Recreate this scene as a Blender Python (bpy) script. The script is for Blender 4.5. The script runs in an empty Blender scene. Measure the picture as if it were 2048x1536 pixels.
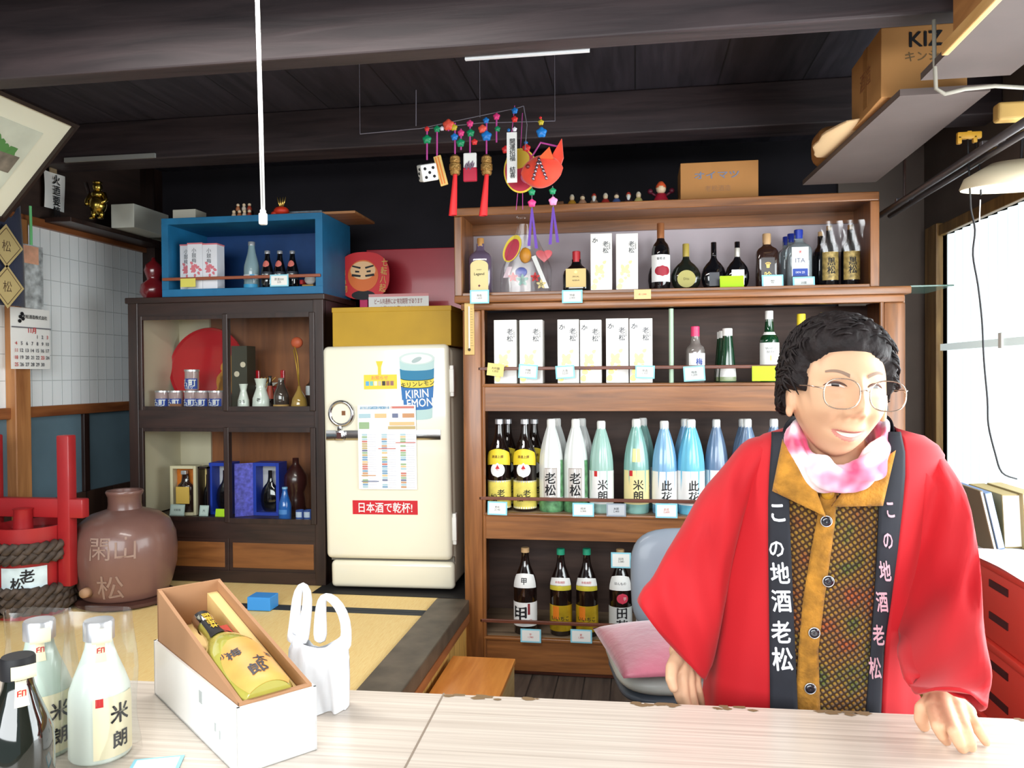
import bpy, bmesh, math, random
from mathutils import Vector, Matrix, noise
PI = math.pi
random.seed(7)
SC = bpy.context.scene
COL = SC.collection

# ---------------------------------------------------------------- camera model
F, PSI, TH, RHO, CH = 1593.0, math.radians(8.85), math.radians(0.75), math.radians(0.42), 1.27
_d = Vector((-math.sin(PSI) * math.cos(TH), math.cos(PSI) * math.cos(TH), -math.sin(TH)))
_r0 = _d.cross(Vector((0, 0, 1))).normalized()
_u0 = _r0.cross(_d)
_r = math.cos(RHO) * _r0 - math.sin(RHO) * _u0
_u = math.sin(RHO) * _r0 + math.cos(RHO) * _u0
EYE = Vector((0, 0, CH))
def ray(px, py):
    return _d * F + _r * (px - 1024) - _u * (py - 768)
def P(px, py, Y):
    v = ray(px, py)
    return EYE + v * (Y / v.y)
def Pz(px, py, z):
    v = ray(px, py)
    return EYE + v * ((z - CH) / v.z)
def Px(px, py, X):
    v = ray(px, py)
    return EYE + v * (X / v.x)
def XW(px0, px1, py, Y):
    return P(px0, py, Y).x, P(px1, py, Y).x
def ZZ(py, Y, px=1272):
    return P(px, py, Y).z
cam = bpy.data.objects.new('camera', bpy.data.cameras.new('camera'))
COL.objects.link(cam)
cam.data.sensor_width = 36.0
cam.data.lens = F / 2048 * 36
cam.data.clip_start = 0.02
cam.matrix_world = Matrix(((_r.x, _u.x, -_d.x, 0), (_r.y, _u.y, -_d.y, 0), (_r.z, _u.z, -_d.z, CH), (0, 0, 0, 1)))
SC.camera = cam

# ---------------------------------------------------------------- materials
def S(r, g, b):
    f = lambda c: (c / 255 / 12.92) if c / 255 <= 0.04045 else ((c / 255 + 0.055) / 1.055) ** 2.4
    return (f(r), f(g), f(b), 1)
_M = {}
def mat(name, col, rough=0.5, metal=0.0, trans=0.0, coat=0.0, emit=None, estr=0.0, sheen=0.0, spec=0.5, noise_s=0, noise_a=0.0, bump=0.0, bump_s=80, ior=1.45, alpha=1.0, sss=0):
    if name in _M: return _M[name]
    m = bpy.data.materials.new(name); m.use_nodes = True; _M[name] = m
    nt = m.node_tree; b = nt.nodes['Principled BSDF']
    b.inputs['Base Color'].default_value = col
    b.inputs['Roughness'].default_value = rough
    b.inputs['Metallic'].default_value = metal
    b.inputs['Transmission Weight'].default_value = trans
    b.inputs['Coat Weight'].default_value = coat
    b.inputs['Coat Roughness'].default_value = 0.06
    b.inputs['Sheen Weight'].default_value = sheen
    b.inputs['Specular IOR Level'].default_value = spec
    b.inputs['IOR'].default_value = ior
    b.inputs['Alpha'].default_value = alpha
    if sss:
        b.inputs['Subsurface Weight'].default_value = sss
        b.inputs['Subsurface Radius'].default_value = (0.012, 0.005, 0.003)
    if emit:
        b.inputs['Emission Color'].default_value = emit
        b.inputs['Emission Strength'].default_value = estr
    if noise_a or bump:
        tc = nt.nodes.new('ShaderNodeTexCoord')
    if noise_a:
        n = nt.nodes.new('ShaderNodeTexNoise'); n.inputs['Scale'].default_value = noise_s; n.inputs['Detail'].default_value = 6
        nt.links.new(tc.outputs['Object'], n.inputs['Vector'])
        r = nt.nodes.new('ShaderNodeValToRGB')
        r.color_ramp.elements[0].position = 0.3; r.color_ramp.elements[1].position = 0.7
        r.color_ramp.elements[0].color = tuple(c * (1 - noise_a) for c in col[:3]) + (1,)
        r.color_ramp.elements[1].color = tuple(min(1, c * (1 + noise_a)) for c in col[:3]) + (1,)
        nt.links.new(n.outputs['Fac'], r.inputs['Fac']); nt.links.new(r.outputs['Color'], b.inputs['Base Color'])
    if bump:
        n2 = nt.nodes.new('ShaderNodeTexNoise'); n2.inputs['Scale'].default_value = bump_s; n2.inputs['Detail'].default_value = 4
        nt.links.new(tc.outputs['Object'], n2.inputs['Vector'])
        bp = nt.nodes.new('ShaderNodeBump'); bp.inputs['Strength'].default_value = bump; bp.inputs['Distance'].default_value = 0.01
        nt.links.new(n2.outputs['Fac'], bp.inputs['Height']); nt.links.new(bp.outputs['Normal'], b.inputs['Normal'])
    return m
def wood(name, c1, c2, stretch=(1, 12, 12), scale=4.0, rough=0.45, coat=0.0, bump=0.15, plank=None):
    """grain runs along the axis with the smallest stretch; plank=(axis, width, groove) cuts joints between boards."""
    if name in _M: return _M[name]
    m = bpy.data.materials.new(name); m.use_nodes = True; _M[name] = m
    nt = m.node_tree; b = nt.nodes['Principled BSDF']
    b.inputs['Roughness'].default_value = rough; b.inputs['Coat Weight'].default_value = coat
    b.inputs['Coat Roughness'].default_value = 0.15
    tc = nt.nodes.new('ShaderNodeTexCoord'); mp = nt.nodes.new('ShaderNodeMapping')
    mp.inputs['Scale'].default_value = stretch
    nt.links.new(tc.outputs['Object'], mp.inputs['Vector'])
    n = nt.nodes.new('ShaderNodeTexNoise'); n.inputs['Scale'].default_value = scale; n.inputs['Detail'].default_value = 8; n.inputs['Distortion'].default_value = 0.6
    nt.links.new(mp.outputs['Vector'], n.inputs['Vector'])
    r = nt.nodes.new('ShaderNodeValToRGB')
    r.color_ramp.elements[0].position = 0.32; r.color_ramp.elements[1].position = 0.68
    r.color_ramp.elements[0].color = c1; r.color_ramp.elements[1].color = c2
    nt.links.new(n.outputs['Fac'], r.inputs['Fac'])
    out = r.outputs['Color']
    if plank:
        ax, w, g = plank
        sp = nt.nodes.new('ShaderNodeSeparateXYZ'); nt.links.new(tc.outputs['Object'], sp.inputs['Vector'])
        dv = nt.nodes.new('ShaderNodeMath'); dv.operation = 'DIVIDE'; dv.inputs[1].default_value = w
        nt.links.new(sp.outputs['XYZ'[ax]], dv.inputs[0])
        fr = nt.nodes.new('ShaderNodeMath'); fr.operation = 'FRACT'; nt.links.new(dv.outputs[0], fr.inputs[0])
        lt = nt.nodes.new('ShaderNodeMath'); lt.operation = 'LESS_THAN'; lt.inputs[1].default_value = g / w
        nt.links.new(fr.outputs[0], lt.inputs[0])
        fl = nt.nodes.new('ShaderNodeMath'); fl.operation = 'FLOOR'; nt.links.new(dv.outputs[0], fl.inputs[0])
        wn = nt.nodes.new('ShaderNodeTexWhiteNoise'); wn.noise_dimensions = '1D'; nt.links.new(fl.outputs[0], wn.inputs['W'])
        hs = nt.nodes.new('ShaderNodeHueSaturation'); nt.links.new(out, hs.inputs['Color'])
        ma = nt.nodes.new('ShaderNodeMath'); ma.operation = 'MULTIPLY_ADD'; ma.inputs[1].default_value = 0.5; ma.inputs[2].default_value = 0.75
        nt.links.new(wn.outputs['Value'], ma.inputs[0]); nt.links.new(ma.outputs[0], hs.inputs['Value'])
        mx = nt.nodes.new('ShaderNodeMix'); mx.data_type = 'RGBA'
        nt.links.new(lt.outputs[0], mx.inputs[0]); nt.links.new(hs.outputs['Color'], mx.inputs[6])
        mx.inputs[7].default_value = tuple(c * 0.3 for c in c1[:3]) + (1,)
        out = mx.outputs[2]
    nt.links.new(out, b.inputs['Base Color'])
    if bump:
        bp = nt.nodes.new('ShaderNodeBump'); bp.inputs['Strength'].default_value = bump; bp.inputs['Distance'].default_value = 0.005
        nt.links.new(n.outputs['Fac'], bp.inputs['Height']); nt.links.new(bp.outputs['Normal'], b.inputs['Normal'])
    return m
def film(name, col=(1, 1, 1, 1), fac=0.12, rough=0.08):
    """thin clear sheet: mostly see-through, with a glossy face"""
    if name in _M: return _M[name]
    m = bpy.data.materials.new(name); m.use_nodes = True; _M[name] = m
    nt = m.node_tree; nt.nodes.remove(nt.nodes['Principled BSDF'])
    t = nt.nodes.new('ShaderNodeBsdfTransparent'); t.inputs['Color'].default_value = col
    g = nt.nodes.new('ShaderNodeBsdfGlossy'); g.inputs['Roughness'].default_value = rough
    lw = nt.nodes.new('ShaderNodeLayerWeight'); lw.inputs['Blend'].default_value = 0.3
    ma = nt.nodes.new('ShaderNodeMath'); ma.operation = 'MULTIPLY_ADD'; ma.inputs[1].default_value = 0.25; ma.inputs[2].default_value = fac
    ma.use_clamp = True
    nt.links.new(lw.outputs['Fresnel'], ma.inputs[0])
    x = nt.nodes.new('ShaderNodeMixShader'); nt.links.new(ma.outputs[0], x.inputs['Fac'])
    nt.links.new(t.outputs[0], x.inputs[1]); nt.links.new(g.outputs[0], x.inputs[2])
    nt.links.new(x.outputs[0], nt.nodes['Material Output'].inputs['Surface'])
    return m

# ---------------------------------------------------------------- mesh building
class MB:
    def __init__(s): s.bm = bmesh.new(); s.mi = 0
    def m(s, i): s.mi = i; return s
    def _tag(s, fs):
        for f in fs: f.material_index = s.mi
    def poly(s, pts):
        f = s.bm.faces.new([s.bm.verts.new(p) for p in pts]); f.material_index = s.mi; return s
    def box(s, x0, x1, y0, y1, z0, z1, bev=0.0, seg=2, mtx=None):
        r = bmesh.ops.create_cube(s.bm, size=1.0)
        vs = r['verts']
        for v in vs:
            v.co = Vector(((x0 + x1) / 2 + v.co.x * (x1 - x0), (y0 + y1) / 2 + v.co.y * (y1 - y0), (z0 + z1) / 2 + v.co.z * (z1 - z0)))
        es = list({e for v in vs for e in v.link_edges})
        fs = list({f for v in vs for f in v.link_faces}); s._tag(fs)
        if bev:
            lim = min(abs(x1 - x0), abs(y1 - y0), abs(z1 - z0)) * 0.45
            q = bmesh.ops.bevel(s.bm, geom=es, offset=min(bev, lim), segments=seg, affect='EDGES', profile=0.5)
            s._tag(q['faces']); vs = list({v for f in q['faces'] for v in f.verts} | {v for v in vs if v.is_valid})
        if mtx is not None:
            for v in vs: v.co = mtx @ v.co
        return s
    def grid(s, fn, nu, nv, cu=False, cv=False):
        """fn(u,v) for u,v in 0..1 -> point"""
        V = [[s.bm.verts.new(fn(i / (nu if cu else nu), j / nv)) for j in range(nv + (0 if cv else 1))] for i in range(nu + (0 if cu else 1))]
        for i in range(nu):
            for j in range(nv):
                a = V[i][j]; b = V[(i + 1) % len(V)][j]; c = V[(i + 1) % len(V)][(j + 1) % len(V[0])]; d = V[i][(j + 1) % len(V[0])]
                try:
                    f = s.bm.faces.new((a, b, c, d)); f.material_index = s.mi
                except ValueError: pass
        return s
    def lathe(s, prof, n=28, cx=0, cy=0, cz=0, sx=1, sy=1, fold=None, cap=True, mtx=None):
        rings = []
        for k, (r, z) in enumerate(prof):
            ring = []
            for i in range(n):
                a = 2 * PI * i / n
                rr = r if not fold else fold(r, z, a)
                p = Vector((cx + rr * math.sin(a) * sx, cy - rr * math.cos(a) * sy, cz + z))
                ring.append(s.bm.verts.new(mtx @ p if mtx is not None else p))
            rings.append(ring)
        for k in range(len(rings) - 1):
            for i in range(n):
                f = s.bm.faces.new((rings[k][i], rings[k][(i + 1) % n], rings[k + 1][(i + 1) % n], rings[k + 1][i])); f.material_index = s.mi
        if cap:
            for ring, rev in ((rings[0], True), (rings[-1], False)):
                f = s.bm.faces.new(list(reversed(ring)) if rev else ring); f.material_index = s.mi
        return s
    def loft(s, rings, closed=True, cap=True):
        R = [[s.bm.verts.new(p) for p in ring] for ring in rings]
        n = len(R[0])
        for k in range(len(R) - 1):
            for i in range(n if closed else n - 1):
                f = s.bm.faces.new((R[k][i], R[k][(i + 1) % n], R[k + 1][(i + 1) % n], R[k + 1][i])); f.material_index = s.mi
        if cap and closed:
            for ring in (list(reversed(R[0])), R[-1]):
                f = s.bm.faces.new(ring); f.material_index = s.mi
        return s
    def tube(s, pts, r, n=8, cap=True):
        pts = [Vector(p) for p in pts]
        rs = r if isinstance(r, (list, tuple)) else [r] * len(pts)
        rings = []; side = None
        for k, p in enumerate(pts):
            t = (pts[min(k + 1, len(pts) - 1)] - pts[max(k - 1, 0)]).normalized()
            if side is None:
                side = t.cross(Vector((0, 0, 1)) if abs(t.z) < 0.9 else Vector((1, 0, 0))).normalized()
            else:
                side = (side - t * side.dot(t)).normalized()
            up = t.cross(side)
            rings.append([p + (side * math.cos(2 * PI * i / n) + up * math.sin(2 * PI * i / n)) * rs[k] for i in range(n)])
        return s.loft(rings, True, cap)
    def ball(s, c, r, sx=1, sy=1, sz=1, n=16, mtx=None):
        q = bmesh.ops.create_uvsphere(s.bm, u_segments=n, v_segments=max(6, n // 2), radius=r)
        for v in q['verts']:
            p = Vector((v.co.x * sx, v.co.y * sy, v.co.z * sz))
            if mtx is not None: p = mtx @ p
            v.co = p + Vector(c)
        s._tag({f for v in q['verts'] for f in v.link_faces})
        return s
    def prism(s, pts, y0, y1):
        """outline in x,z extruded from y0 to y1"""
        a = [s.bm.verts.new((x, y0, z)) for x, z in pts]; b = [s.bm.verts.new((x, y1, z)) for x, z in pts]
        n = len(pts); fs = [s.bm.faces.new(a), s.bm.faces.new(list(reversed(b)))]
        for i in range(n):
            fs.append(s.bm.faces.new((a[i], b[i], b[(i + 1) % n], a[(i + 1) % n])))
        s._tag(fs); return s
    def geo(s, vf, fn=lambda p: p):
        vs = [s.bm.verts.new(fn(p)) for p in vf[0]]
        for q in vf[1]:
            try:
                f = s.bm.faces.new([vs[i] for i in q]); f.material_index = s.mi
            except ValueError: pass
        return s
    def curl(s, w, h, z0, R, a0=0.0, n=12, sy=1.0, th=0.0):
        """patch wrapped on an upright cylinder"""
        def fn(u, v):
            a = a0 + (u - 0.5) * w / R
            return (R * math.sin(a), -R * math.cos(a) * sy, z0 + v * h)
        return s.grid(fn, n, 2)
    def build(s, name, mats, parent=None, smooth=False, angle=None):
        bm = s.bm
        bmesh.ops.recalc_face_normals(bm, faces=bm.faces)
        me = bpy.data.meshes.new(name); bm.to_mesh(me); bm.free()
        if not isinstance(mats, (list, tuple)): mats = [mats]
        for m_ in mats: me.materials.append(m_)
        if smooth:
            for p in me.polygons: p.use_smooth = True
            if angle is not None:
                me.set_sharp_from_angle(angle=math.radians(angle))
        o = bpy.data.objects.new(name, me); COL.objects.link(o)
        if parent is not None: o.parent = parent
        return o
def thing(name, label, cat, loc=(0, 0, 0), rz=0.0, group=None, rot=None):
    o = bpy.data.objects.new(name, None); COL.objects.link(o)
    o.empty_display_size = 0.05
    o.location = loc; o.rotation_euler = rot if rot else (0, 0, rz)
    o['label'] = label; o['category'] = cat
    if group: o['group'] = group
    return o
def tag(o, label, cat, group=None, kind=None):
    o['label'] = label; o['category'] = cat
    if group: o['group'] = group
    if kind: o['kind'] = kind
    return o
def struct(o, label=None):
    o['kind'] = 'structure'
    if label: o['label'] = label
    return o
def dup(root, loc, label=None, rz=None, group=None, swap=None):
    r = root.copy(); COL.objects.link(r); r.location = loc
    if rz is not None: r.rotation_euler = (0, 0, rz)
    if label: r['label'] = label
    if group: r['group'] = group
    for ch in list(root.children):
        c = ch.copy(); COL.objects.link(c); c.parent = r
        for g in list(ch.children):
            d = g.copy(); COL.objects.link(d); d.parent = c
    return r
_T = {}
def text_geo(s, size=1.0, bold=0.0, spacing=1.0, line=1.0):
    """flat lettering centred on the origin, in x,y; height of a character is about size"""
    key = (s, bold, spacing, line)
    if key not in _T:
        cu = bpy.data.curves.new('lettering', 'FONT'); cu.body = s; cu.size = 1.0; cu.align_x = 'CENTER'; cu.align_y = 'CENTER'
        cu.offset = 0; cu.space_character = spacing; cu.space_line = line; cu.resolution_u = 2
        o = bpy.data.objects.new('lettering', cu); COL.objects.link(o)
        dg = bpy.context.evaluated_depsgraph_get(); ev = o.evaluated_get(dg)
        me = ev.to_mesh()
        vs = [v.co.copy() for v in me.vertices]; fs = [tuple(p.vertices) for p in me.polygons]
        ev.to_mesh_clear(); bpy.data.objects.remove(o); bpy.data.curves.remove(cu)
        if vs:
            cx = (min(v.x for v in vs) + max(v.x for v in vs)) / 2; cy = (min(v.y for v in vs) + max(v.y for v in vs)) / 2
            for v in vs: v.x -= cx; v.y -= cy
        if bold > 0:
            b_ = min(bold, .03) * .7; base, bf = vs, fs; vs, fs = [], []
            for q_, (dx, dy) in enumerate(((-b_, 0), (b_, 0), (0, -b_), (0, b_))):
                o_ = len(vs); vs += [v + Vector((dx, dy, .003 * q_)) for v in base]; fs += [tuple(i + o_ for i in f) for f in bf]
        _T[key] = (vs, fs)
    vs, fs = _T[key]
    return [v * size for v in vs], fs
def vert(s): return '\n'.join(s)
def flat(x, y, z, sx=1.0, sz=1.0, rot=0.0):
    """lettering placed on an upright face looking to -y"""
    c, s_ = math.cos(rot), math.sin(rot)
    return lambda p: Vector((x + (p.x * c - p.y * s_) * sx, y - p.z, z + (p.x * s_ + p.y * c) * sz))
def wrap(R, z, a0=0.0, sx=1.0, sz=1.0, sy=1.0):
    return lambda p: Vector(((R + p.z) * math.sin(a0 + p.x * sx / R), -(R + p.z) * math.cos(a0 + p.x * sx / R) * sy, z + p.y * sz))
def letter(s, size, fn, m_, parent, name='lettering', bold=0.0, spacing=1.0, line=1.0):
    return MB().geo(text_geo(s, size, bold, spacing, line), fn).build(name, m_, parent)
def mod_sub(o, lv=1):
    md = o.modifiers.new('sub', 'SUBSURF'); md.levels = lv; md.render_levels = lv; return o
# ---------------------------------------------------------------- shared materials
DARKWOOD = wood('dark_stained_wood', S(32, 19, 16), S(54, 34, 28), (1, 10, 10), 3.0, 0.4, 0.1)
DARKWOODV = wood('dark_stained_wood_upright', S(30, 18, 15), S(50, 31, 25), (10, 10, 1), 3.0, 0.4, 0.1)
SHELFWOOD = wood('shelf_wood', S(110, 67, 34), S(152, 97, 52), (1, 14, 14), 3.0, 0.38, 0.25)
SHELFWOODV = wood('shelf_wood_upright', S(110, 66, 33), S(152, 96, 51), (14, 14, 1), 3.0, 0.38, 0.25)
RAILWOOD = wood('rail_wood', S(84, 44, 30), S(116, 62, 42), (1, 10, 10), 5.0, 0.4)
CEILWOOD = wood('dark_ceiling_boards', S(34, 31, 38), S(56, 51, 60), (9, 0.8, 9), 3.0, 0.55, 0, 0.2, plank=(0, 0.33, 0.006))  # dark grey boards with plank joints
BEAMWOOD = wood('dark_beam_wood', S(42, 34, 37), S(66, 54, 56), (0.8, 9, 9), 3.0, 0.55, 0, 0.3)  # dark grey-brown grain for the beams
WALLDARK = mat('dark_plaster', S(34, 30, 36), 0.85, noise_s=3, noise_a=0.25)  # dark grey plaster, slightly mottled
WALLGREY = mat('brown_grey_plaster', S(112, 100, 92), 0.85, noise_s=4, noise_a=0.12)
TRIM = wood('amber_trim_wood', S(112, 62, 34), S(156, 96, 54), (9, 1, 9), 3.0, 0.4)
TRIMV = wood('amber_post_wood', S(140, 88, 50), S(184, 128, 78), (9, 9, 0.8), 3.0, 0.4)
PAPERWALL = mat('white_paper', S(226, 232, 232), 0.8)
BLUEGREY = mat('blue_grey_panel', S(92, 116, 128), 0.7, noise_s=5, noise_a=0.1)
TATAMI = wood('straw_tatami', S(242, 202, 128), S(252, 224, 156), (40, 2, 2), 12, 0.7, 0, 0.2)
WHITE = mat('white_paint', S(238, 238, 234), 0.45)
PAPER = mat('paper_white', S(236, 236, 232), 0.7)
BLACK = mat('black_ink', S(22, 22, 26), 0.6)
INKBLUE = mat('blue_ink', S(44, 74, 160), 0.6)
RED = mat('red_ink', S(196, 38, 40), 0.55)
GOLD = mat('gold_foil', S(214, 178, 96), 0.28, 0.85)
BRASS = mat('brass', S(176, 142, 60), 0.25, 1.0)
CHROME = mat('chrome', S(210, 210, 212), 0.15, 1.0)
CARD = mat('brown_cardboard', S(176, 126, 72), 0.8, noise_s=6, noise_a=0.06)
CARDLIGHT = mat('pale_cardboard', S(206, 164, 110), 0.8)
CYANB = mat('pale_blue_border', S(142, 208, 226), 0.6)

# ---------------------------------------------------------------- the room
XL, XR, YB, YF = -2.75, 1.40, 4.20, -1.30
ZC = P(1272, 182, 3.35).z
def sbox(name, x0, x1, y0, y1, z0, z1, m_, bev=0.0, parent=None):
    o = MB().box(x0, x1, y0, y1, z0, z1, bev).build(name, m_, parent)
    if parent is None: struct(o)
    return o
FLOORW = wood('grey_floor_planks', S(72, 62, 56), S(104, 90, 80), (12, 1, 12), 3.0, 0.6, 0, 0.25, plank=(0, 0.11, 0.006))
sbox('floor', XL - .1, XR + .1, YF, YB + .1, -0.08, 0.0, FLOORW)
sbox('ceiling', XL - .1, XR + .1, YF, YB + .1, ZC, ZC + 0.06, CEILWOOD)
sbox('wall_back', XL - .1, XR + .1, YB, YB + .1, 0, ZC, WALLDARK)
# left wall: dark board above, paper screen, blue grey panel, dark base
zt = lambda py: Px(150, py, XL).z
wl = sbox('wall_left', XL - .1, XL, YF, YB, 0, ZC, wood('wall_board', S(44, 32, 28), S(64, 47, 40), (9, 1, 9), 2.0, 0.6))
z_top0, z_top1 = zt(470), zt(456)
sbox('trim_1', XL, XL + .035, YF, YB, zt(474), zt(458), TRIM, 0.004)
sbox('trim_2', XL, XL + .035, YF, YB, zt(828), zt(808), TRIM, 0.004)
yp0, yp1 = Px(6, 700, XL).y, Px(37, 700, XL).y
sbox('trim_3', XL, XL + .06, yp0, yp1, 0.3, zt(470), TRIMV, 0.004)
yq = Px(164, 900, XL).y
sbox('trim_4', XL, XL + .03, yq - .02, yq + .02, zt(985), zt(826), DARKWOODV, 0.003)
sbox('baseboard_left', XL, XL + .03, 1.5, YB, 0.3, zt(985), wood('base_boards', S(46, 30, 25), S(72, 50, 40), (9, 9, 1), 3, 0.5, plank=(1, .2, .006)))
def shoji(name, y0, y1):
    z0, z1 = zt(808), zt(474)
    g = MB().box(XL + .004, XL + .01, y0, y1, z0, z1).build(name, mat('screen_paper', S(238, 243, 245), 0.85))
    struct(g)
    k = MB(); n = max(2, round((y1 - y0) / 0.066))
    for i in range(n + 1):
        y = y0 + (y1 - y0) * i / n; k.box(XL + .0095, XL + .0108, y - .0018, y + .0018, z0, z1)
    for j in range(1, 7):
        z = z0 + (z1 - z0) * j / 7; k.box(XL + .0095, XL + .0106, y0, y1, z - .0016, z + .0016)
    k.build('lattice_shade_lines', mat('lattice_shadow', S(186, 193, 195), 0.85), g)  # grey lines put the shade of bars behind the paper into colour
shoji('door_1', yp1, YB - .02)
shoji('door_2', 1.6, yp0)
pan = MB().box(XL + .002, XL + .012, 1.6, YB, zt(985), zt(828)).build('trim_5', BLUEGREY); struct(pan)
# corner post on the back wall beside the blue crate
sbox('trim_6', P(286, 500, 4.16).x, P(318, 500, 4.16).x, 4.12, YB, 0.3, ZC, DARKWOODV)
# ceiling beams
zb1 = P(1272, 68, 2.05).z; yb1 = Pz(1272, 92, zb1).y
sbox('trim_7', XL, XR, 2.05, yb1, zb1, ZC, BEAMWOOD, 0.006)
zb2 = P(1272, 266, 3.33).z; yb2 = Pz(1272, 288, zb2).y
sbox('trim_8', XL, XR, 3.33, yb2, zb2, ZC, BEAMWOOD, 0.006)
sbox('trim_9', XL, XR, 0.75, 0.95, zb1 + .02, ZC, BEAMWOOD, 0.006)
# right wall with a big fluted glazed opening
zw1 = Px(1890, 470, XR).z; yw1 = Px(1886, 600, XR).y; yw0, zw0 = 0.7, 0.45
rw = MB()
rw.box(XR, XR + .1, YF, yw0, 0, ZC).box(XR, XR + .1, yw1, YB, 0, ZC).box(XR, XR + .1, yw0, yw1, zw1, ZC).box(XR, XR + .1, yw0, yw1, 0, zw0)
struct(rw.build('wall_right', WALLGREY))
rb = MB().box(1.0, XR, YB - .02, YB, 0, ZC).build('trim_10', WALLGREY); struct(rb)
FRAMEW = wood('window_frame_wood', S(120, 86, 44), S(166, 128, 72), (9, 9, 1), 3, 0.4)
wf = MB()
wf.box(XR - .03, XR + .02, yw1, yw1 + .07, 0, zw1 + .06, .004).box(XR - .025, XR + .02, yw1 + .08, yw1 + .16, 0, zw1 + .06, .004)
wf.box(XR - .02, XR + .02, yw0, yw1, zw1, zw1 + .05, .004)
WIN = wf.build('window_1', FRAMEW); struct(WIN)
# fluted pane: daylight outside glows through it
gm = bpy.data.materials.new('fluted_pane'); gm.use_nodes = True
nt = gm.node_tree; b = nt.nodes['Principled BSDF']
b.inputs['Base Color'].default_value = S(225, 236, 238); b.inputs['Roughness'].default_value = 0.35
b.inputs['Emission Color'].default_value = (0.86, 0.97, 1.0, 1); b.inputs['Emission Strength'].default_value = 1.35
tc = nt.nodes.new('ShaderNodeTexCoord'); wv = nt.nodes.new('ShaderNodeTexWave'); wv.bands_direction = 'Y'; wv.inputs['Scale'].default_value = 2 * PI / .085 / 20
nt.links.new(tc.outputs['Object'], wv.inputs['Vector']); rr = nt.nodes.new('ShaderNodeValToRGB'); rr.color_ramp.elements[0].color = (.34, .45, .47, 1); rr.color_ramp.elements[1].color = (.80, .92, .95, 1); rr.color_ramp.elements[1].position = .6
nt.links.new(wv.outputs['Fac'], rr.inputs['Fac']); nt.links.new(rr.outputs['Color'], b.inputs['Emission Color'])
pn = MB()
nfl = int((yw1 - yw0) / 0.085)
def flute(u, v):
    y = yw0 + (yw1 - yw0) * u
    return (XR + .012 + .008 * math.cos(u * nfl * 2 * PI), y, zw0 + (zw1 - zw0) * v)
pn.grid(flute, nfl * 6, 1)
pn.build('pane', gm, WIN, True)
zr = Px(1960, 690, XR).z
MB().box(XR - .012, XR + .004, yw0, yw1, zr - .012, zr + .018).build('mid_rail', mat('rail_painted_glow', S(196, 206, 200), 0.5, emit=(.8, .92, .92, 1), estr=.55), WIN)  # light from behind is put into the rail's own glow
MB().box(XR - .02, XR - .008, yw1 - .64, yw1 - .61, zr - .02, zr + .04, .003).build('latch', WHITE, WIN)
# ---------------------------------------------------------------- raised tatami platform
ZT = 0.30
XP = -0.715
pl = MB().box(XL, XP, 1.5, YB, 0.0, ZT - .01)
PLAT = struct(pl.build('floor_platform', wood('pine_side_boards', S(206, 148, 68), S(236, 190, 108), (9, 9, 1), 3, 0.45, plank=(1, .09, .004))))
EDGEW = mat('worn_black_lacquer', S(84, 74, 62), 0.5, noise_s=9, noise_a=0.45)
be = MB().box(XP - .13, XP + .012, 1.5, 3.30, ZT - .045, ZT + .014, .004).build('edge_board', EDGEW, PLAT)
MB().box(XP + .0, XP + .014, 1.5, 3.30, ZT - .08, ZT - .045).build('edge_lip', wood('edge_lip_wood', S(120, 70, 40), S(160, 100, 60), (9, 1, 9), 3), PLAT)
def tatami(label, x0, x1, y0, y1):
    t = thing('tatami_mat', label, 'tatami mat', ((x0 + x1) / 2, (y0 + y1) / 2, ZT - .01), group='tatami mats on the raised floor')
    hx, hy = (x1 - x0) / 2, (y1 - y0) / 2
    MB().box(-hx, hx, -hy, hy, 0, .012, .003).build('straw_surface', TATAMI, t)
    for s in (-1, 1):
        MB().box(-hx, hx, s * hy - .016 - s * .016, s * hy + .016 - s * .016, .0005, .0138).build('cloth_edging', mat('navy_edging', S(44, 50, 56), 0.7), t)
yh = Pz(700, 1222, ZT).y
tatami('straw tatami mat with navy edging nearest the counter', XL + .05, XP - .135, 1.52, yh)
tatami('straw tatami mat with navy edging under the fridge and cabinet', XL + .05, XP - .135, yh + .004, YB - .15)
# ---------------------------------------------------------------- daylight, plus an added counter fill
def area(name, loc, rot, sx, sy, e, col=(1, 1, 1)):
    l = bpy.data.lights.new(name, 'AREA'); l.shape = 'RECTANGLE'; l.size = sx; l.size_y = sy; l.energy = e; l.color = col
    o = bpy.data.objects.new(name, l); COL.objects.link(o); o.location = loc; o.rotation_euler = rot; return o
area('shopfront_daylight', (-0.7, -2.6, 2.2), (PI / 2 - .26, 0, 0), 4.6, 2.2, 335, (0.95, 0.985, 1.0))
area('window_daylight', (XR - .04, (yw0 + 2.9) / 2, 1.15), (0, PI / 2, 0), 1.3, 2.0, 70, (0.92, 0.98, 1.0))
area('added_counter_fill', (-1.0, 1.55, 2.25), (0, 0, 0), 1.2, .3, 30, (1, .97, .92))  # added fill from above the frame, brightens counter and tatami
cl_ = thing('added_fill_fixture', 'long white unseen fixture added to brighten the counter', 'lamp', (-1.0, 1.55, 2.262))
MB().box(-.62, .62, -.16, .16, .0, .05, .008).build('fill_housing', WHITE, cl_)  # unseen fixture added to carry the fill light
for s in (-.4, .4): MB().tube([(s, 0, .05), (s, 0, ZC - 2.262)], .004, 6).build('hanger_rod', BLACK, cl_)
w = bpy.data.worlds.new('world'); SC.world = w; w.use_nodes = True
w.node_tree.nodes['Background'].inputs[0].default_value = (0.8, 0.92, 1.0, 1); w.node_tree.nodes['Background'].inputs[1].default_value = 0.45
SC.view_settings.view_transform = 'Standard'; SC.view_settings.look = 'None'; SC.view_settings.exposure = 0.0; SC.view_settings.gamma = 1.0
SC.view_settings.use_curve_mapping = False
SC.cycles.use_denoising = True
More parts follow.
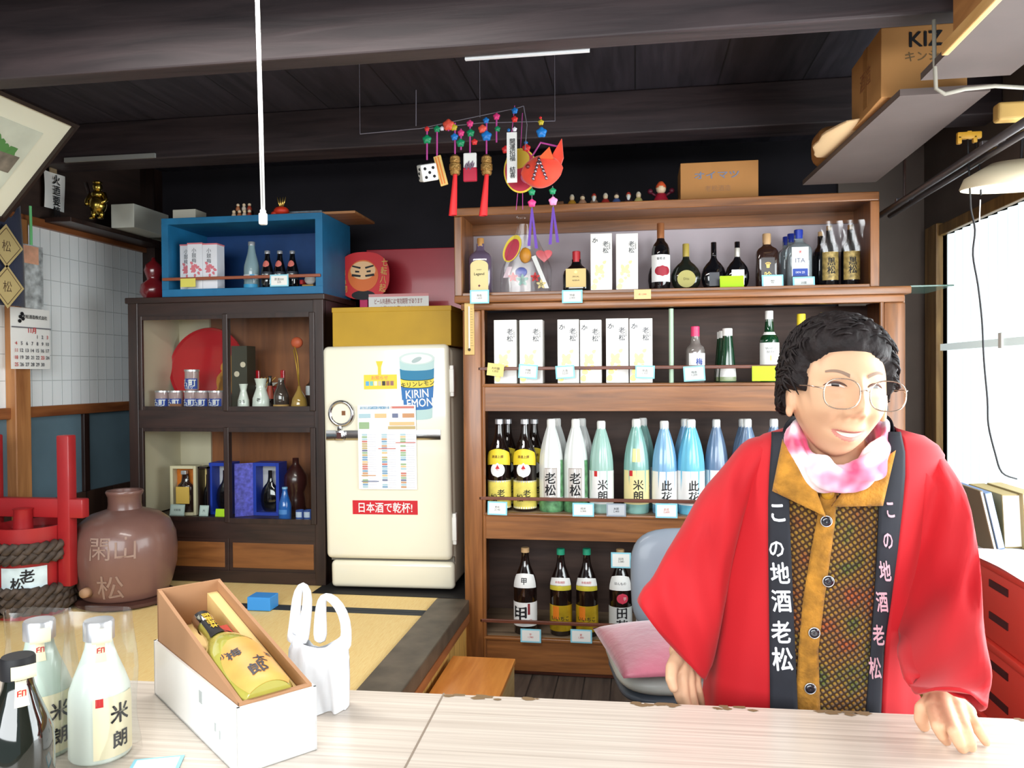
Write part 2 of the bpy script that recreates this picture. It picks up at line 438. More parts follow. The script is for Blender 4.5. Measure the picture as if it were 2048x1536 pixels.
SC.cycles.max_bounces = 8; SC.cycles.transparent_max_bounces = 16; SC.cycles.caustics_reflective = False; SC.cycles.caustics_refractive = False
SC.cycles.sample_clamp_indirect = 4.0

# ---------------------------------------------------------------- counter
zc = 0.72
yc0 = Pz(270, 1360, zc); yc1 = Pz(2048, 1437, zc)
ang = math.atan2(yc1.y - yc0.y, yc1.x - yc0.x)
ct = thing('counter', 'pale wood grain laminate shop counter with a worn brown back edge', 'counter', (0, yc0.y + (0 - yc0.x) * math.tan(ang), 0), ang)
COUNTER = ct
LAM = wood('pale_laminate', S(190, 178, 166), S(221, 211, 199), (0.8, 64, 10), 2.4, 0.3, 0.15, 0.0)
MB().box(-2.1, 1.15, -.62, 0, zc - .03, zc, .003).build('worktop', LAM, ct)
MB().box(-2.05, 1.1, -.60, -.57, 0.0, zc - .03).build('front_panel', wood('counter_front', S(120, 92, 66), S(160, 126, 92), (1, 9, 9), 3), ct)
MB().box(-2.05, 1.1, -.57, -.03, 0.38, 0.40).build('inner_shelf', DARKWOOD, ct)
sm = MB(); sx = P(885, 1415, 1.32).x
sm.box(sx - .0015, sx + .0015, -.62, 0, zc + .0002, zc + .0006)
sm.build('joint', mat('joint_line', S(140, 126, 112), 0.7), ct)
rnd = random.Random(3)
BARE = mat('bared_brown', S(128, 104, 74), 0.7)
for cx_, n_ in ((-.31, 5), (-.25, 6), (-.18, 3), (.0, 4), (.05, 5), (.13, 7), (.17, 4), (.3, 4), (.34, 6), (.37, 3), (.6, 3)):
    wr = MB()
    for k in range(n_):
        x = cx_ + rnd.uniform(-.018, .018); y = -.002 - abs(rnd.gauss(0, .008)); r = rnd.uniform(.003, .009)
        wr.poly([(x + r * 1.6 * math.cos(a) * rnd.uniform(.6, 1.2), min(-.0005, y + r * math.sin(a) * rnd.uniform(.6, 1.2)), zc + .0004 + .0001 * k) for a in [i * 2 * PI / 9 for i in range(9)]])
    wr.build('worn_stain', BARE, ct)
def on_counter(px, py): return Pz(px, py, zc)

# ---------------------------------------------------------------- right display cabinet (lower)
Y0 = 3.30
x0, x1 = P(928, 900, Y0).x, P(1810, 900, Y0).x
zled = ZZ(600, Y0); DEP = 0.42
cb = thing('display_cabinet', 'large brown open shelf cabinet holding rows of tall sake bottles', 'cabinet', ((x0 + x1) / 2, Y0, 0))
CX, hw = (x0 + x1) / 2, (x1 - x0) / 2
pw = P(965, 900, Y0).x - x0
for s, nm in ((-1, 'side'), (1, 'side')):
    a = s * hw; b_ = s * (hw - .03)
    MB().box(min(a, b_), max(a, b_), .0, DEP, 0, zled - .005).build('side_panel', SHELFWOODV, cb)
    c_ = s * (hw - pw)
    post = MB().box(min(a, c_), max(a, c_), -.012, .02, 0.0, zled - .03, .008)
    post.tube([(s * (hw - pw - .006), -.004, 0.02), (s * (hw - pw - .006), -.004, zled - .03)], .008)
    post.build('front_post', SHELFWOODV, cb, True, 40)
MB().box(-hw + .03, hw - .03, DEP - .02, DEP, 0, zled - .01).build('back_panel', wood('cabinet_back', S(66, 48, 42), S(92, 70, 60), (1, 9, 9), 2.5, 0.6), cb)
ztop = MB().box(-hw - .03, hw + .015, -.035, DEP, ZZ(600, Y0), ZZ(585, Y0), .006)
ztop.box(-hw - .005, hw - .005, -.018, .03, ZZ(615, Y0), ZZ(600, Y0), .006)
ztop.build('top_board', SHELFWOOD, cb, True, 40)
SHZ = [ZZ(766, Y0), ZZ(1030, Y0), ZZ(1284, Y0)]
for zt_, zb_ in zip(SHZ, [ZZ(822, Y0), ZZ(1084, Y0), ZZ(1352, Y0)]):
    MB().box(-hw + .03, hw - .03, .006, DEP - .02, zt_ - .02, zt_, .002).build('shelf', wood('shelf_top_wood', S(120, 100, 80), S(150, 128, 104), (1, 9, 9), 3, 0.5), cb)
    fb = MB().box(-hw + pw, hw - pw, -.004, .02, zb_, zt_ - .012).box(-hw + pw, hw - pw, -.012, .03, zt_ - .014, zt_ - .0003, .004)
    fb.build('fascia_board', SHELFWOOD, cb, True, 40)
for yy in (735, 1001, 1252):
    z = ZZ(yy, Y0)
    MB().box(-hw + pw - .014, hw - pw + .014, -.012, .0, z - .007, z + .007, .002).build('bottle_rail', RAILWOOD, cb)
MB().box(-hw, hw, .02, .05, 0, ZZ(1346, Y0)).build('plinth', RAILWOOD, cb)
gx = P(1343, 690, Y0).x - CX
MB().tube([(gx, .02, SHZ[0]), (gx, .02, ZZ(618, Y0))], .0095, 12).build('glass_edge_strip', mat('pale_green_strip', S(170, 196, 170), 0.3), cb)
CAB2 = cb
# thermometer on the left post
tp = P(939, 648, Y0 - .013)
th = thing('thermometer', 'small tan wall thermometer on the left post of the shelf cabinet', 'thermometer', (tp.x, Y0 - .0125, tp.z - .012))
MB().box(-.021, .021, -.006, 0, -.118, .118, .002).build('board', mat('thermo_board', S(206, 176, 110), 0.6), th)
MB().tube([(0, -.009, -.09), (0, -.009, .085)], .003, 8).build('glass_tube', WHITE, th)
MB().ball((0, -.009, -.096), .006).build('bulb', mat('dark_bulb', S(60, 50, 44), 0.3), th)
k = MB()
for i in range(15): k.box(.006, .014 if i % 5 else .018, -.0066, -.006, -.08 + i * .011, -.079 + i * .011)
k.build('scale_mark', BLACK, th)
# glass sheet lying on the ledge, poking past the right end
gp = P(1790, 577, Y0 + .1)
gl = MB().box(-.12, .17, -.05, .25, 0, .006, .001).build('glass_sheet', mat('green_glass', S(150, 190, 176), 0.1, trans=0.6))
gl.location = (x1 + .02, Y0 + .08, ZZ(585, Y0) + .0005); tag(gl, 'green edged glass sheet poking out past the right end of the ledge', 'glass sheet')
# ---------------------------------------------------------------- upper display case
cx0, cx1 = P(909, 500, Y0).x, P(1758, 500, Y0).x
zc0, zc1 = ZZ(585, Y0), ZZ(402, Y0)
CD = 0.31
dc = thing('display_case', 'shallow brown upper display case standing on the shelf cabinet', 'display case', ((cx0 + cx1) / 2, Y0, zc0))
CX2, hw2, h2 = (cx0 + cx1) / 2, (cx1 - cx0) / 2, zc1 - zc0
fw = .034
MB().box(-hw2, hw2, 0, CD, h2 - .022, h2, .002).build('top_board', SHELFWOOD, dc)
fr = MB().box(-hw2, hw2, -.008, .012, h2 - .036, h2 - .001, .004).build('front_rail', SHELFWOOD, dc)
MB().box(-hw2, hw2, 0, CD, 0, .014, .002).build('bottom_board', SHELFWOOD, dc)
for s in (-1, 1):
    a, b_ = s * hw2, s * (hw2 - .022)
    MB().box(min(a, b_), max(a, b_), .0, CD, .01, h2 - .01).build('side_panel', SHELFWOODV, dc)
    b_ = s * (hw2 - fw)
    MB().box(min(a, b_), max(a, b_), -.008, .012, 0, h2 - .0365, .004).build('front_stile', SHELFWOODV, dc)
MB().box(-hw2 + .02, hw2 - .02, CD - .012, CD, .01, h2 - .02).build('back_panel', mat('lilac_grey_board', S(186, 176, 182), 0.8), dc)
MB().box(-hw2 + .02, hw2 - .02, CD - .03, CD - .012, h2 - .07, h2 - .022).build('back_rail', SHELFWOOD, dc)
CASEZ = zc0 + .014
# ---------------------------------------------------------------- left glazed cabinet
YL = 3.47
lx0, lx1 = P(262, 900, YL).x, P(651, 900, YL).x
zL1 = ZZ(592, YL, 450); zL0 = ZT + .004
LD = .40
lc = thing('glazed_cabinet', 'dark stained cupboard with four glass doors and brown wood drawers', 'cabinet', ((lx0 + lx1) / 2, YL, zL0))
LCX, lw = (lx0 + lx1) / 2, (lx1 - lx0) / 2
zl = lambda py: ZZ(py, YL, 450) - zL0
BACKORANGE = wood('orange_plywood', S(122, 68, 32), S(156, 94, 50), (9, 9, 1), 2, 0.5)
for s in (-1, 1):
    a, b_ = s * lw, s * (lw - .025)
    MB().box(min(a, b_), max(a, b_), 0.01, LD, 0, zl(596)).build('side_panel', DARKWOODV, lc)
    b_ = s * (lw - .05)
    MB().box(min(a, b_), max(a, b_), -.012, .02, 0, zl(600), .003).build('front_post', DARKWOODV, lc)
MB().box(-lw, lw, LD - .015, LD, 0, zl(596)).build('back_panel', BACKORANGE, lc)
px_l = P(356, 700, YL).x - LCX
sidepanel = MB().box(-lw + .026, -lw + .03, .03, LD - .02, zl(1040), zl(620)).build('lining_board', mat('beige_lining', S(214, 204, 176), 0.8), lc)
bp_ = MB().box(-lw + .03, -lw + .20, LD - .03, LD - .016, zl(1040), zl(620)).build('lining_board', mat('beige_lining', S(214, 204, 176), 0.8), lc)
MB().box(-lw - .01, lw + .01, -.02, LD, zl(604), zl(592), .004).build('top_board', DARKWOOD, lc)
MB().box(-lw + .04, lw - .04, -.006, .02, zl(630), zl(602)).build('upper_rail', DARKWOOD, lc)
MB().box(-lw + .03, lw - .03, .0, LD - .015, zl(838), zl(820), .002).build('middle_shelf', DARKWOOD, lc)
MB().box(-lw + .04, lw - .04, -.008, .018, zl(856), zl(820)).build('middle_rail', DARKWOOD, lc)
MB().box(-lw + .03, lw - .03, .0, LD - .015, zl(1052), zl(1042), .002).build('lower_shelf', DARKWOOD, lc)
MB().box(-lw + .04, lw - .04, -.008, .018, zl(1076), zl(1042)).build('lower_rail', DARKWOOD, lc)
MB().box(-lw + .04, lw - .04, -.008, .02, 0, zl(1140)).build('base_rail', DARKWOOD, lc)
GLASSP = film('cabinet_glass', (0.97, 0.98, 0.97, 1), 0.0, 0.03)
xm = P(455, 800, YL).x - LCX
def glassdoor(a, b_, z0, z1, y):
    fr = MB(); w_ = .026
    fr.box(a, a + w_, y, y + .018, z0, z1, .003).box(b_ - w_, b_, y, y + .018, z0, z1, .003).box(a + w_, b_ - w_, y + .001, y + .017, z1 - .022, z1 - .0005).box(a + w_, b_ - w_, y + .001, y + .017, z0 + .0005, z0 + .022)
    f = fr.build('glass_door', DARKWOODV, lc)
    MB().box(a + w_, b_ - w_, y + .008, y + .011, z0 + .022, z1 - .022).build('glass_pane', GLASSP, f)
for z0, z1 in ((zl(822), zl(628)), (zl(1044), zl(854))):
    glassdoor(-lw + .04, xm + .013, z0, z1, -.004)
    glassdoor(xm - .013, lw - .04, z0, z1, -.02)
for a, b_ in ((-lw + .04, xm), (xm, lw - .04)):
    d = MB().box(a, b_, -.004, .016, zl(1142), zl(1074), .003).build('drawer', DARKWOOD, lc)
    MB().box(a + .02, b_ - .02, -.006, .0, zl(1134), zl(1084), .002).build('drawer_panel', wood('drawer_panel_wood', S(104, 62, 30), S(138, 88, 46), (1, 9, 9), 3, 0.4), d)
ZLU, ZLM = zL0 + zl(820), zL0 + zl(1042)
# ---------------------------------------------------------------- blue crate on the glazed cabinet
YC = 3.47
bx0, bx1 = P(323, 510, YC).x, P(645, 510, YC).x
zq0, zq1 = zL0 + zl(592) + .001, ZZ(432, YC, 450)
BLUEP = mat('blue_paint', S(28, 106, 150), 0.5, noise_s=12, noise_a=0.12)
BLUEI = mat('blue_paint_shaded', S(20, 66, 122), 0.55, noise_s=12, noise_a=0.12)  # darker copy of the blue; shade inside the crate put into colour
cr = thing('blue_crate', 'blue painted wooden box shelf standing on the dark glazed cabinet', 'shelf', ((bx0 + bx1) / 2, YC, zq0))
BCX, bw, bh = (bx0 + bx1) / 2, (bx1 - bx0) / 2, zq1 - zq0
BD = 0.36
MB().box(-bw, bw, 0, BD, bh - .03, bh, .002).build('top_board', BLUEP, cr)
MB().box(-bw, bw, 0, BD, 0, .036, .002).build('bottom_board', BLUEP, cr)
for s in (-1, 1):
    a, b_ = s * bw, s * (bw - .034)
    MB().box(min(a, b_), max(a, b_), 0.001, BD, .034, bh - .028).build('side_board', BLUEP, cr)
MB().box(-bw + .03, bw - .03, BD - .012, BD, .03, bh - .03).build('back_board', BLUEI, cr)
rz_ = ZZ(556, YC, 450) - zq0
MB().box(-bw + .008, bw - .008, -.012, .0, rz_ - .007, rz_ + .007, .002).build('front_rail', wood('crate_rail', S(122, 60, 38), S(150, 82, 52), (1, 9, 9), 3), cr)
CRZ = zq0 + .036
# ---------------------------------------------------------------- bottles, boxes and cards
PROF = {
 'issho': [(.0, 0), (.93, 0), (1, .012), (1, .56), (.97, .60), (.86, .66), (.66, .725), (.46, .79), (.36, .85), (.31, .91), (.30, .955), (.30, .96)],
 'wrap': [(.0, 0), (.95, 0), (1, .015), (1, .48), (.98, .54), (.92, .62), (.78, .72), (.62, .80), (.46, .87), (.36, .91), (.34, .93), (.34, .985), (.28, 1.0), (.0, 1.0)],
 'cone': [(.0, 0), (.95, 0), (1, .02), (1, .12), (.92, .25), (.80, .45), (.68, .65), (.56, .82), (.52, .90), (.52, .91)],
 'wine': [(.0, 0), (.92, 0), (1, .02), (1, .55), (.97, .62), (.80, .68), (.5, .73), (.38, .78), (.36, .9), (.36, .92)],
 'flask': [(.0, 0), (.62, 0), (.74, .03), (.92, .12), (1, .24), (.98, .35), (.85, .46), (.6, .55), (.36, .61), (.24, .67), (.2, .75), (.2, .88)],
 'square': [(.0, 0), (.92, 0), (1, .02), (1, .62), (.96, .67), (.8, .72), (.5, .76), (.36, .79), (.34, .86), (.34, .9)],
 'scotch': [(.0, 0), (.94, 0), (1, .02), (1, .50), (.99, .58), (.88, .63), (.62, .67), (.5, .71), (.46, .78), (.42, .85), (.42, .88)],
 'small': [(.0, 0), (.94, 0), (1, .02), (1, .40), (.92, .5), (.7, .64), (.5, .75), (.4, .84), (.38, .92), (.38, .94)],
 'slim': [(.0, 0), (.94, 0), (1, .015), (1, .42), (.95, .5), (.75, .62), (.52, .76), (.42, .86), (.4, .95), (.4, .96)],
 'jug': [(.0, 0), (.8, 0), (.97, .04), (1, .1), (1, .42), (.92, .52), (.65, .6), (.42, .66), (.34, .72), (.34, .80)],
}
def superr(n):
    return lambda r, z, a: r / max(1e-6, (abs(math.cos(a)) ** n + abs(math.sin(a)) ** n) ** (1 / n))
def folds(k, amp, seed):
    def f(r, z, a):
        t = min(1, max(0, z / .4))
        return r * (1 + amp * (0.25 + t) * (math.sin(k * a + seed) * .6 + math.sin(k * 1.7 * a + seed * 2.1) * .4) * (1 if r > .004 else 0))
    return f
DKGLASS = mat('dark_brown_glass', S(24, 14, 12), 0.06, coat=1.0)
BKGLASS = mat('black_glass', S(12, 12, 16), 0.05, coat=1.0)
GRGLASS = mat('dark_green_glass', S(10, 58, 34), 0.06, coat=1.0)
OLGLASS = mat('olive_black_glass', S(26, 30, 24), 0.06, coat=1.0)
CLGLASS = mat('clear_glass', S(235, 240, 240), 0.03, trans=1.0)
PLGLASS = mat('plum_smoke_glass', S(96, 82, 104), 0.08, coat=1.0)
CREAM = mat('cream_label', S(232, 214, 150), 0.5)
YEL = mat('yellow_label', S(232, 206, 52), 0.5)
OCHRE = mat('ochre_label', S(214, 176, 84), 0.5)
WLAB = mat('white_label', S(238, 238, 236), 0.5)
GREENL = mat('leaf_green', S(70, 134, 74), 0.6)
LIME = mat('lime_card', S(178, 222, 30), 0.6)
TANCAP = mat('tan_cap', S(196, 160, 116), 0.45)
SILV = mat('silver_cap', S(214, 216, 220), 0.3, 0.7)
def radius_at(prof, h, R, z):
    pr = PROF[prof]
    for (r0, z0), (r1, z1) in zip(pr, pr[1:]):
        if z0 * h <= z <= z1 * h and z1 > z0:
            return R * (r0 + (r1 - r0) * (z - z0 * h) / ((z1 - z0) * h))
    return R
def bottle(name, label, loc, h, R, prof, glass, cap=None, labels=(), group=None, cat='bottle', sy=1.0, sq=None, fold=None, rz=0.0, n=32):
    """labels: dicts z0,z1 (share of h), half-width w (share of R), mat, and text [(string, size, material, dx, dz)]"""
    t = thing(name, label, cat, loc, rz, group)
    pr = [(r * R, z * h) for r, z in PROF[prof]]
    f = superr(sq) if sq else fold
    MB().lathe(pr, n, sy=sy, fold=f, cap=False).build('body', glass, t, True, 50)
    if cap:
        cr_, c0, c1, cm = cap
        MB().lathe([(0, c0 * h), (cr_ * R, c0 * h), (cr_ * R, c1 * h - .002), (cr_ * R * .9, c1 * h), (0, c1 * h)], 20, cap=False).build('cap', cm, t, True, 40)
    for L in labels:
        z0, z1 = L['z0'] * h, L['z1'] * h; nm = L.get('name', 'label')
        off = 1.012 if nm != 'red_disc' else 1.03
        if L.get('shape') == 'flat':      # on a flat faced body
            yb = -R * sy * L.get('y', 1.0) - .0008
            w_ = L['w'] * R
            k = MB()
            if L.get('arch'):
                pts = [(-w_, z0), (w_, z0)] + [(w_ * math.cos(a), z1 - w_ * .6 + w_ * .6 * math.sin(a)) for a in [i * PI / 10 for i in range(11)]]
                k.prism(pts, yb - .0006, yb + .003)
            elif L.get('oval'):
                pts = [(w_ * math.cos(a), (z0 + z1) / 2 + (z1 - z0) / 2 * math.sin(a)) for a in [i * 2 * PI / 24 for i in range(24)]]
                k.prism(pts, yb - .0006, yb + .003)
            else: k.box(-w_, w_, yb - .0006, yb + .003, z0, z1)
            lo = k.build(nm, L['mat'], t)
            fn = lambda x, z: flat(x, yb - .0012, z)
        else:
            a0 = L.get('a', 0.0)
            def fn3(u, v, z0=z0, z1=z1, a0=a0, L=L):
                z = z0 + v * (z1 - z0)
                if L.get('scoop'): z += (z1 - z0) * L['scoop'] * math.cos((u - .5) * 2.6) * (1 if v > .4 else .35)
                rr = radius_at(prof, h, R, z) * off + .0006
                if L.get('round'):
                    w_ = L['w'] * math.sqrt(max(0, 1 - (2 * v - 1) ** 2))
                else: w_ = L['w']
                a = a0 + (u - .5) * 2 * w_
                return (rr * math.sin(a), -rr * math.cos(a) * sy, z)
            lo = MB().grid(fn3, 14, 8).build(nm, L['mat'], t, True)
            def fn(x, z, a0=a0):
                rr = radius_at(prof, h, R, z) * off + .0016
                def g(p):
                    r2 = radius_at(prof, h, R, z + p.y) * off + .0016 + p.z
                    return Vector((r2 * math.sin(a0 + (x + p.x) / r2), -r2 * math.cos(a0 + (x + p.x) / r2) * sy, z + p.y))
                return g
        for tx in L.get('text', ()):
            s, sz, m_, dx, dz = tx[:5]
            letter(s, sz, fn(dx * R, (z0 + z1) / 2 + dz * h), m_, lo, 'lettering', tx[5] if len(tx) > 5 else 0.0)
    return t
def hw_at(px0, px1, py, Y):
    a, b_ = XW(px0, px1, py, Y); return (a + b_) / 2, (b_ - a) / 2
def put(px0, px1, pytop, pybase, Y, zshelf):
    """centre x, half width and height from the photograph's extents"""
    x, w_ = hw_at(px0, px1, (pytop + pybase) / 2, Y)
    return Vector((x, Y, zshelf + .0005)), P((px0 + px1) / 2, pytop, Y).z - zshelf, w_
def card(px0, px1, py0, py1, Y, border, face, text, label, tilt=0.0, ink=None, ts=.011, cat='price card', lean=0.0, group=None):
    c = P((px0 + px1) / 2, (py0 + py1) / 2, Y); x, w_ = hw_at(px0, px1, py0, Y)
    h = abs(P(px0, py0, Y).z - P(px0, py1, Y).z) / 2
    t = thing('price_card', label, cat, (c.x, c.y, c.z - h), 0, group, rot=(lean, tilt, 0))
    MB().box(-w_, w_, -.001, .001, 0, 2 * h).build('card', border, t)
    f = MB().box(-w_ + .006, w_ - .006, -.0016, -.0008, .006, 2 * h - .006).build('card_face', face, t)
    if text:
        letter(text, ts, flat(0, -.002, h), ink or BLACK, f, line=.95)
    return t
GIFTW = mat('gift_box_white', S(238, 236, 230), 0.4, coat=0.3)
def leafpts(cx, cz, l, w_, a):
    pts = []
    for i in range(12):
        t_ = i / 12 * 2 * PI; x = l * math.cos(t_); y = w_ * math.sin(t_) * (1 - .35 * math.cos(t_))
        pts.append((cx + x * math.cos(a) - y * math.sin(a), cz + x * math.sin(a) + y * math.cos(a)))
    return pts
SPRIG = [(.1, .42, .1, .035, 1.9), (.42, .42, .1, .04, 1.0), (.62, .5, .08, .03, .7), (.25, .36, .14, .05, .3), (.45, .33, .1, .04, -.5), (.05, .3, .08, .03, 2.2), (.5, .26, .07, .03, -1.2), (.0, .18, .1, .05, 1.6), (.3, .22, .06, .03, -1.4), (-.1, .08, .12, .05, 1.3)]
def giftbox(label, px0, px1, pyt, pyb, Y, z, group, seal=True, mark=True):
    loc, h, w_ = put(px0, px1, pyt, pyb, Y, z)
    t = thing('bottle_box', label, 'box', loc, 0, group)
    d = w_ * 1.7
    MB().box(-w_, w_, 0, d, 0, h, .0015).build('carton', GIFTW, t)
    k = MB()
    for q_, (x, zz, l, lw_, a) in enumerate(SPRIG):
        pts = leafpts(-w_ * .55 + x * w_ * 1.4, zz * h, l * h * .45, lw_ * h * .9, a)
        pts = [(min(w_ - .001, max(-w_ + .001, px)), pz) for px, pz in pts]
        k.poly([(px, -.0006 - .00006 * q_, pz) for px, pz in pts])
    k.build('gold_sprig', GOLD, t)
    k = MB().geo(text_geo(vert('老松'), h * .105, .012, 1, 1.05), flat(w_ * .42, -.001, h * .76))
    k.geo(text_geo(vert('古酒造場'), h * .03), flat(w_ * .78, -.001, h * .78))
    if mark: k.geo(text_geo('か', h * .1, .02), flat(-w_ * .55, -.001, h * .88, 1, 1, -.3))
    k.build('lettering', mat('dark_grey_ink', S(74, 78, 84), 0.6), t)
    if seal: MB().box(-w_ * .78, -w_ * .45, -.0008, 0, h * .07, h * .11).build('seal', mat('pink_seal', S(216, 140, 130), 0.6), t)
    return t
# ---- second shelf: white boxes
Yb = 3.335
gb = [((988, 1033), 640, 'white gold sprig bottle box at left end behind the yellow price card'),
      ((1039, 1085), 640, 'white gold sprig bottle box second from the left post'),
      ((1115, 1158), 639, 'white gold sprig bottle box with bright gold leaves, left of the middle pair'),
      ((1160, 1203), 640, 'white gold sprig bottle box, right of the middle touching pair'),
      ((1212, 1257), 637, 'white gold sprig bottle box, left of the pair nearest the green strip'),
      ((1259, 1305), 637, 'white gold sprig bottle box right beside the pale green strip')]
for i, ((a, b_), yt, lb) in enumerate(gb):
    giftbox(lb, a, b_, yt, 766, Yb, SHZ[0], 'gold sprig bottle boxes on the second shelf', mark=i > 1)
for (a, b_), lb in (((1181, 1224), 'white bottle box in the upper case beside the red capped bottle'), ((1232, 1276), 'white bottle box in the upper case beside the tall wine bottle')):
    giftbox(lb, a, b_, 467, 583, 3.36, CASEZ, 'gold sprig bottle boxes in the upper case', mark=a < 1200)
# ---- second shelf: bottles
l, h, w_ = put(1371, 1410, 653, 766, 3.38, SHZ[0])
bottle('liqueur_bottle', 'clear bottle with a pink cap and white label', l, h, w_, 'scotch', mat('smoke_clear_glass', S(120, 112, 108), 0.06, coat=1.0), (.45, .82, 1.0, mat('pink_cap', S(224, 62, 110), 0.35)),
       [dict(z0=.24, z1=.52, w=1.0, mat=WLAB, a=.25, text=[('梅', .03, INKBLUE, .1, -.01, .03)])])
for (a, b_, yt, Y, lb) in ((1437, 1473, 657, 3.37, 'tall cone shaped green bottle with white cap, the front one'), (1430, 1464, 662, 3.45, 'green cone bottle half hidden behind its white capped twin'), (1428, 1455, 664, 3.53, 'hindmost green cone bottle, only its left edge showing')):
    l, h, w_ = put(a, b_, yt, 766, Y, SHZ[0])
    bottle('green_bottle', lb, l, h, w_, 'cone', GRGLASS, (.56, .86, 1.0, WHITE), [dict(z0=.02, z1=.26, w=1.1, mat=WLAB), dict(z0=.02, z1=.1, w=1.1, mat=mat('pale_green_band', S(180, 208, 120), .5), name='label_band')], 'green cone bottles on the second shelf')
l, h, w_ = put(1519, 1558, 622, 766, 3.38, SHZ[0])
bottle('whisky_bottle', 'green whisky bottle with a white screw cap and big white label', l, h, w_, 'scotch', GRGLASS, (.42, .83, 1.0, WHITE),
       [dict(z0=.24, z1=.55, w=1.35, mat=WLAB, text=[('WHITE\nBEAR', .014, mat('grey_ink', S(120, 124, 120), .6), 0, .05), ('▮', .02, GOLD, 0, -.06)]), dict(z0=.66, z1=.70, w=1.4, mat=WLAB, name='neck_label')])
for (a, b_, yt, Y, lb) in ((1583, 1622, 628, 3.40, 'yellow capped brown bottle just left of the womans hair'), (1630, 1668, 625, 3.42, 'yellow capped brown bottle mostly hidden behind the womans hair')):
    l, h, w_ = put(a, b_, yt, 766, Y, SHZ[0])
    bottle('brown_bottle', lb, l, h, w_, 'scotch', DKGLASS, (.45, .83, 1.0, YEL), [dict(z0=.2, z1=.5, w=1.3, mat=OCHRE)], 'yellow capped brown bottles')
# ---- third shelf: tall sake bottles
def hang(zf): return ('蝶', .012, RED, 0, 0)
def darksake(lb, cxp, Y, yt=838):
    l, h, w_ = put(cxp - 23, cxp + 23, yt, 1027 - (Y - 3.37) * 20, Y, SHZ[1])
    return bottle('sake_bottle', lb, l, h, w_, 'issho', DKGLASS, (.36, .945, 1.0, SILV),
      [dict(z0=.03, z1=.33, w=1.5, mat=mat('olive_yellow_label', S(222, 206, 96), .5, noise_s=18, noise_a=.22), a=-.05, text=[('老', .034, BLACK, .35, .02, .02), ('松', .034, BLACK, -.3, -.03, .02)]),
       dict(z0=.315, z1=.335, w=1.5, mat=SILV, name='label_edge'), dict(z0=.03, z1=.05, w=1.5, mat=WLAB, name='label_edge'),
       dict(z0=.37, z1=.53, w=.62, mat=WLAB, round=True, name='crest_sticker', text=[('▲', .022, RED, 0, .035), ('松', .012, RED, 0, .01)]),
       dict(z0=.49, z1=.62, w=1.25, mat=YEL, scoop=.45, name='shoulder_label', text=[('清酒上撰', .013, mat('brown_ink', S(110, 70, 24), .6), 0, .04, .02)])], 'dark sake bottles with yellow shoulder labels')
darksake('dark tall sake bottle with yellow labels at left end, front row', 999, 3.37)
darksake('dark tall sake bottle with yellow labels, second in the front row', 1050, 3.37)
darksake('dark sake bottle standing behind the leftmost yellow labelled one', 1016, 3.50, 838)
darksake('dark sake bottle standing behind the second yellow labelled one', 1069, 3.50, 838)
def wrapmat(nm, c, r=.22): return mat(nm, c, r, coat=0.5, spec=.6)
WHW = wrapmat('white_film_wrap', S(224, 228, 226)); GRW = wrapmat('pale_green_film_wrap', S(160, 196, 186)); TQW = wrapmat('sea_green_film_wrap', S(136, 184, 176))
BLW = wrapmat('pale_blue_film_wrap', S(128, 176, 214)); SKW = wrapmat('sky_blue_film_wrap', S(112, 194, 224)); DBW = wrapmat('slate_blue_film_wrap', S(106, 130, 160))
def wrapped(lb, cxp, Y, m_, lm, chars, seed, grp, yt=838, half=24, band=None, extra=()):
    l, h, w_ = put(cxp - half, cxp + half, yt, 1031 - (Y - 3.37) * 20, Y, SHZ[1])
    labs = [dict(z0=.10, z1=.46, w=1.45, mat=lm, text=[(vert(chars), .046, BLACK, .15, -.03, .02)])] if lm else []
    labs += list(extra)
    t = bottle('wrapped_sake_bottle', lb, l, h, w_, 'wrap', m_, None, labs, grp, fold=folds(9, .045, seed), n=72)
    MB().lathe([(0, .905 * h), (.355 * w_, .905 * h), (.36 * w_, .985 * h), (.3 * w_, h * 1.002), (0, h * 1.002)], 18, cap=False).build('cap', WHITE, t, True, 40)
    return t
leafs = [dict(z0=.0, z1=.12, w=1.4, mat=mat('leafy_print', S(92, 142, 98), .4, noise_s=45, noise_a=.5), name='leaf_print'), dict(z0=.16, z1=.56, w=.28, a=1.15, mat=mat('leafy_print', S(92, 142, 98), .4), name='leaf_print')]
FRM = mat('thin_brown_frame', S(120, 92, 70), .6)
def whwrap(lb, cxp, Y, seed, yt=838):
    return wrapped(lb, cxp, Y, WHW, None, '', seed, 'white wrapped sake bottles', yt, 24, None,
        leafs + [dict(z0=.135, z1=.475, w=.56, mat=FRM, name='label_frame'), dict(z0=.14, z1=.47, w=.53, mat=WLAB, text=[(vert('老松'), .05, BLACK, .0, .0, .03)])])
whwrap('white film wrapped sake bottle with leaf print next to the dark bottles', 1103, 3.37, .4)
whwrap('white film wrapped sake bottle with leaf print next to the pale green one', 1152, 3.37, 1.7)
whwrap('white wrapped bottle standing behind the first leaf print bottle', 1114, 3.50, 2.2, 837)
whwrap('white wrapped bottle standing behind the second leaf print bottle', 1164, 3.50, .9, 837)
RT = dict(z0=.40, z1=.46, w=.14, a=-.45, mat=RED, name='red_corner')
wrapped('pale green wrapped sake bottle with white label and red corner', 1203, 3.37, GRW, WLAB, '米朗', 3.1, 'coloured wrapped sake bottles', 842, 24, None, [RT])
wrapped('sea green wrapped sake bottle with cream label and yellow diamond sticker', 1273, 3.37, TQW, mat('cream_yellow_label', S(236, 222, 160), .45), '米朗', 1.1, 'coloured wrapped sake bottles', 838, 25, None,
        [RT, dict(z0=.55, z1=.69, w=.34, mat=mat('pale_yellow_sticker', S(238, 226, 150), .5), name='diamond_sticker')])
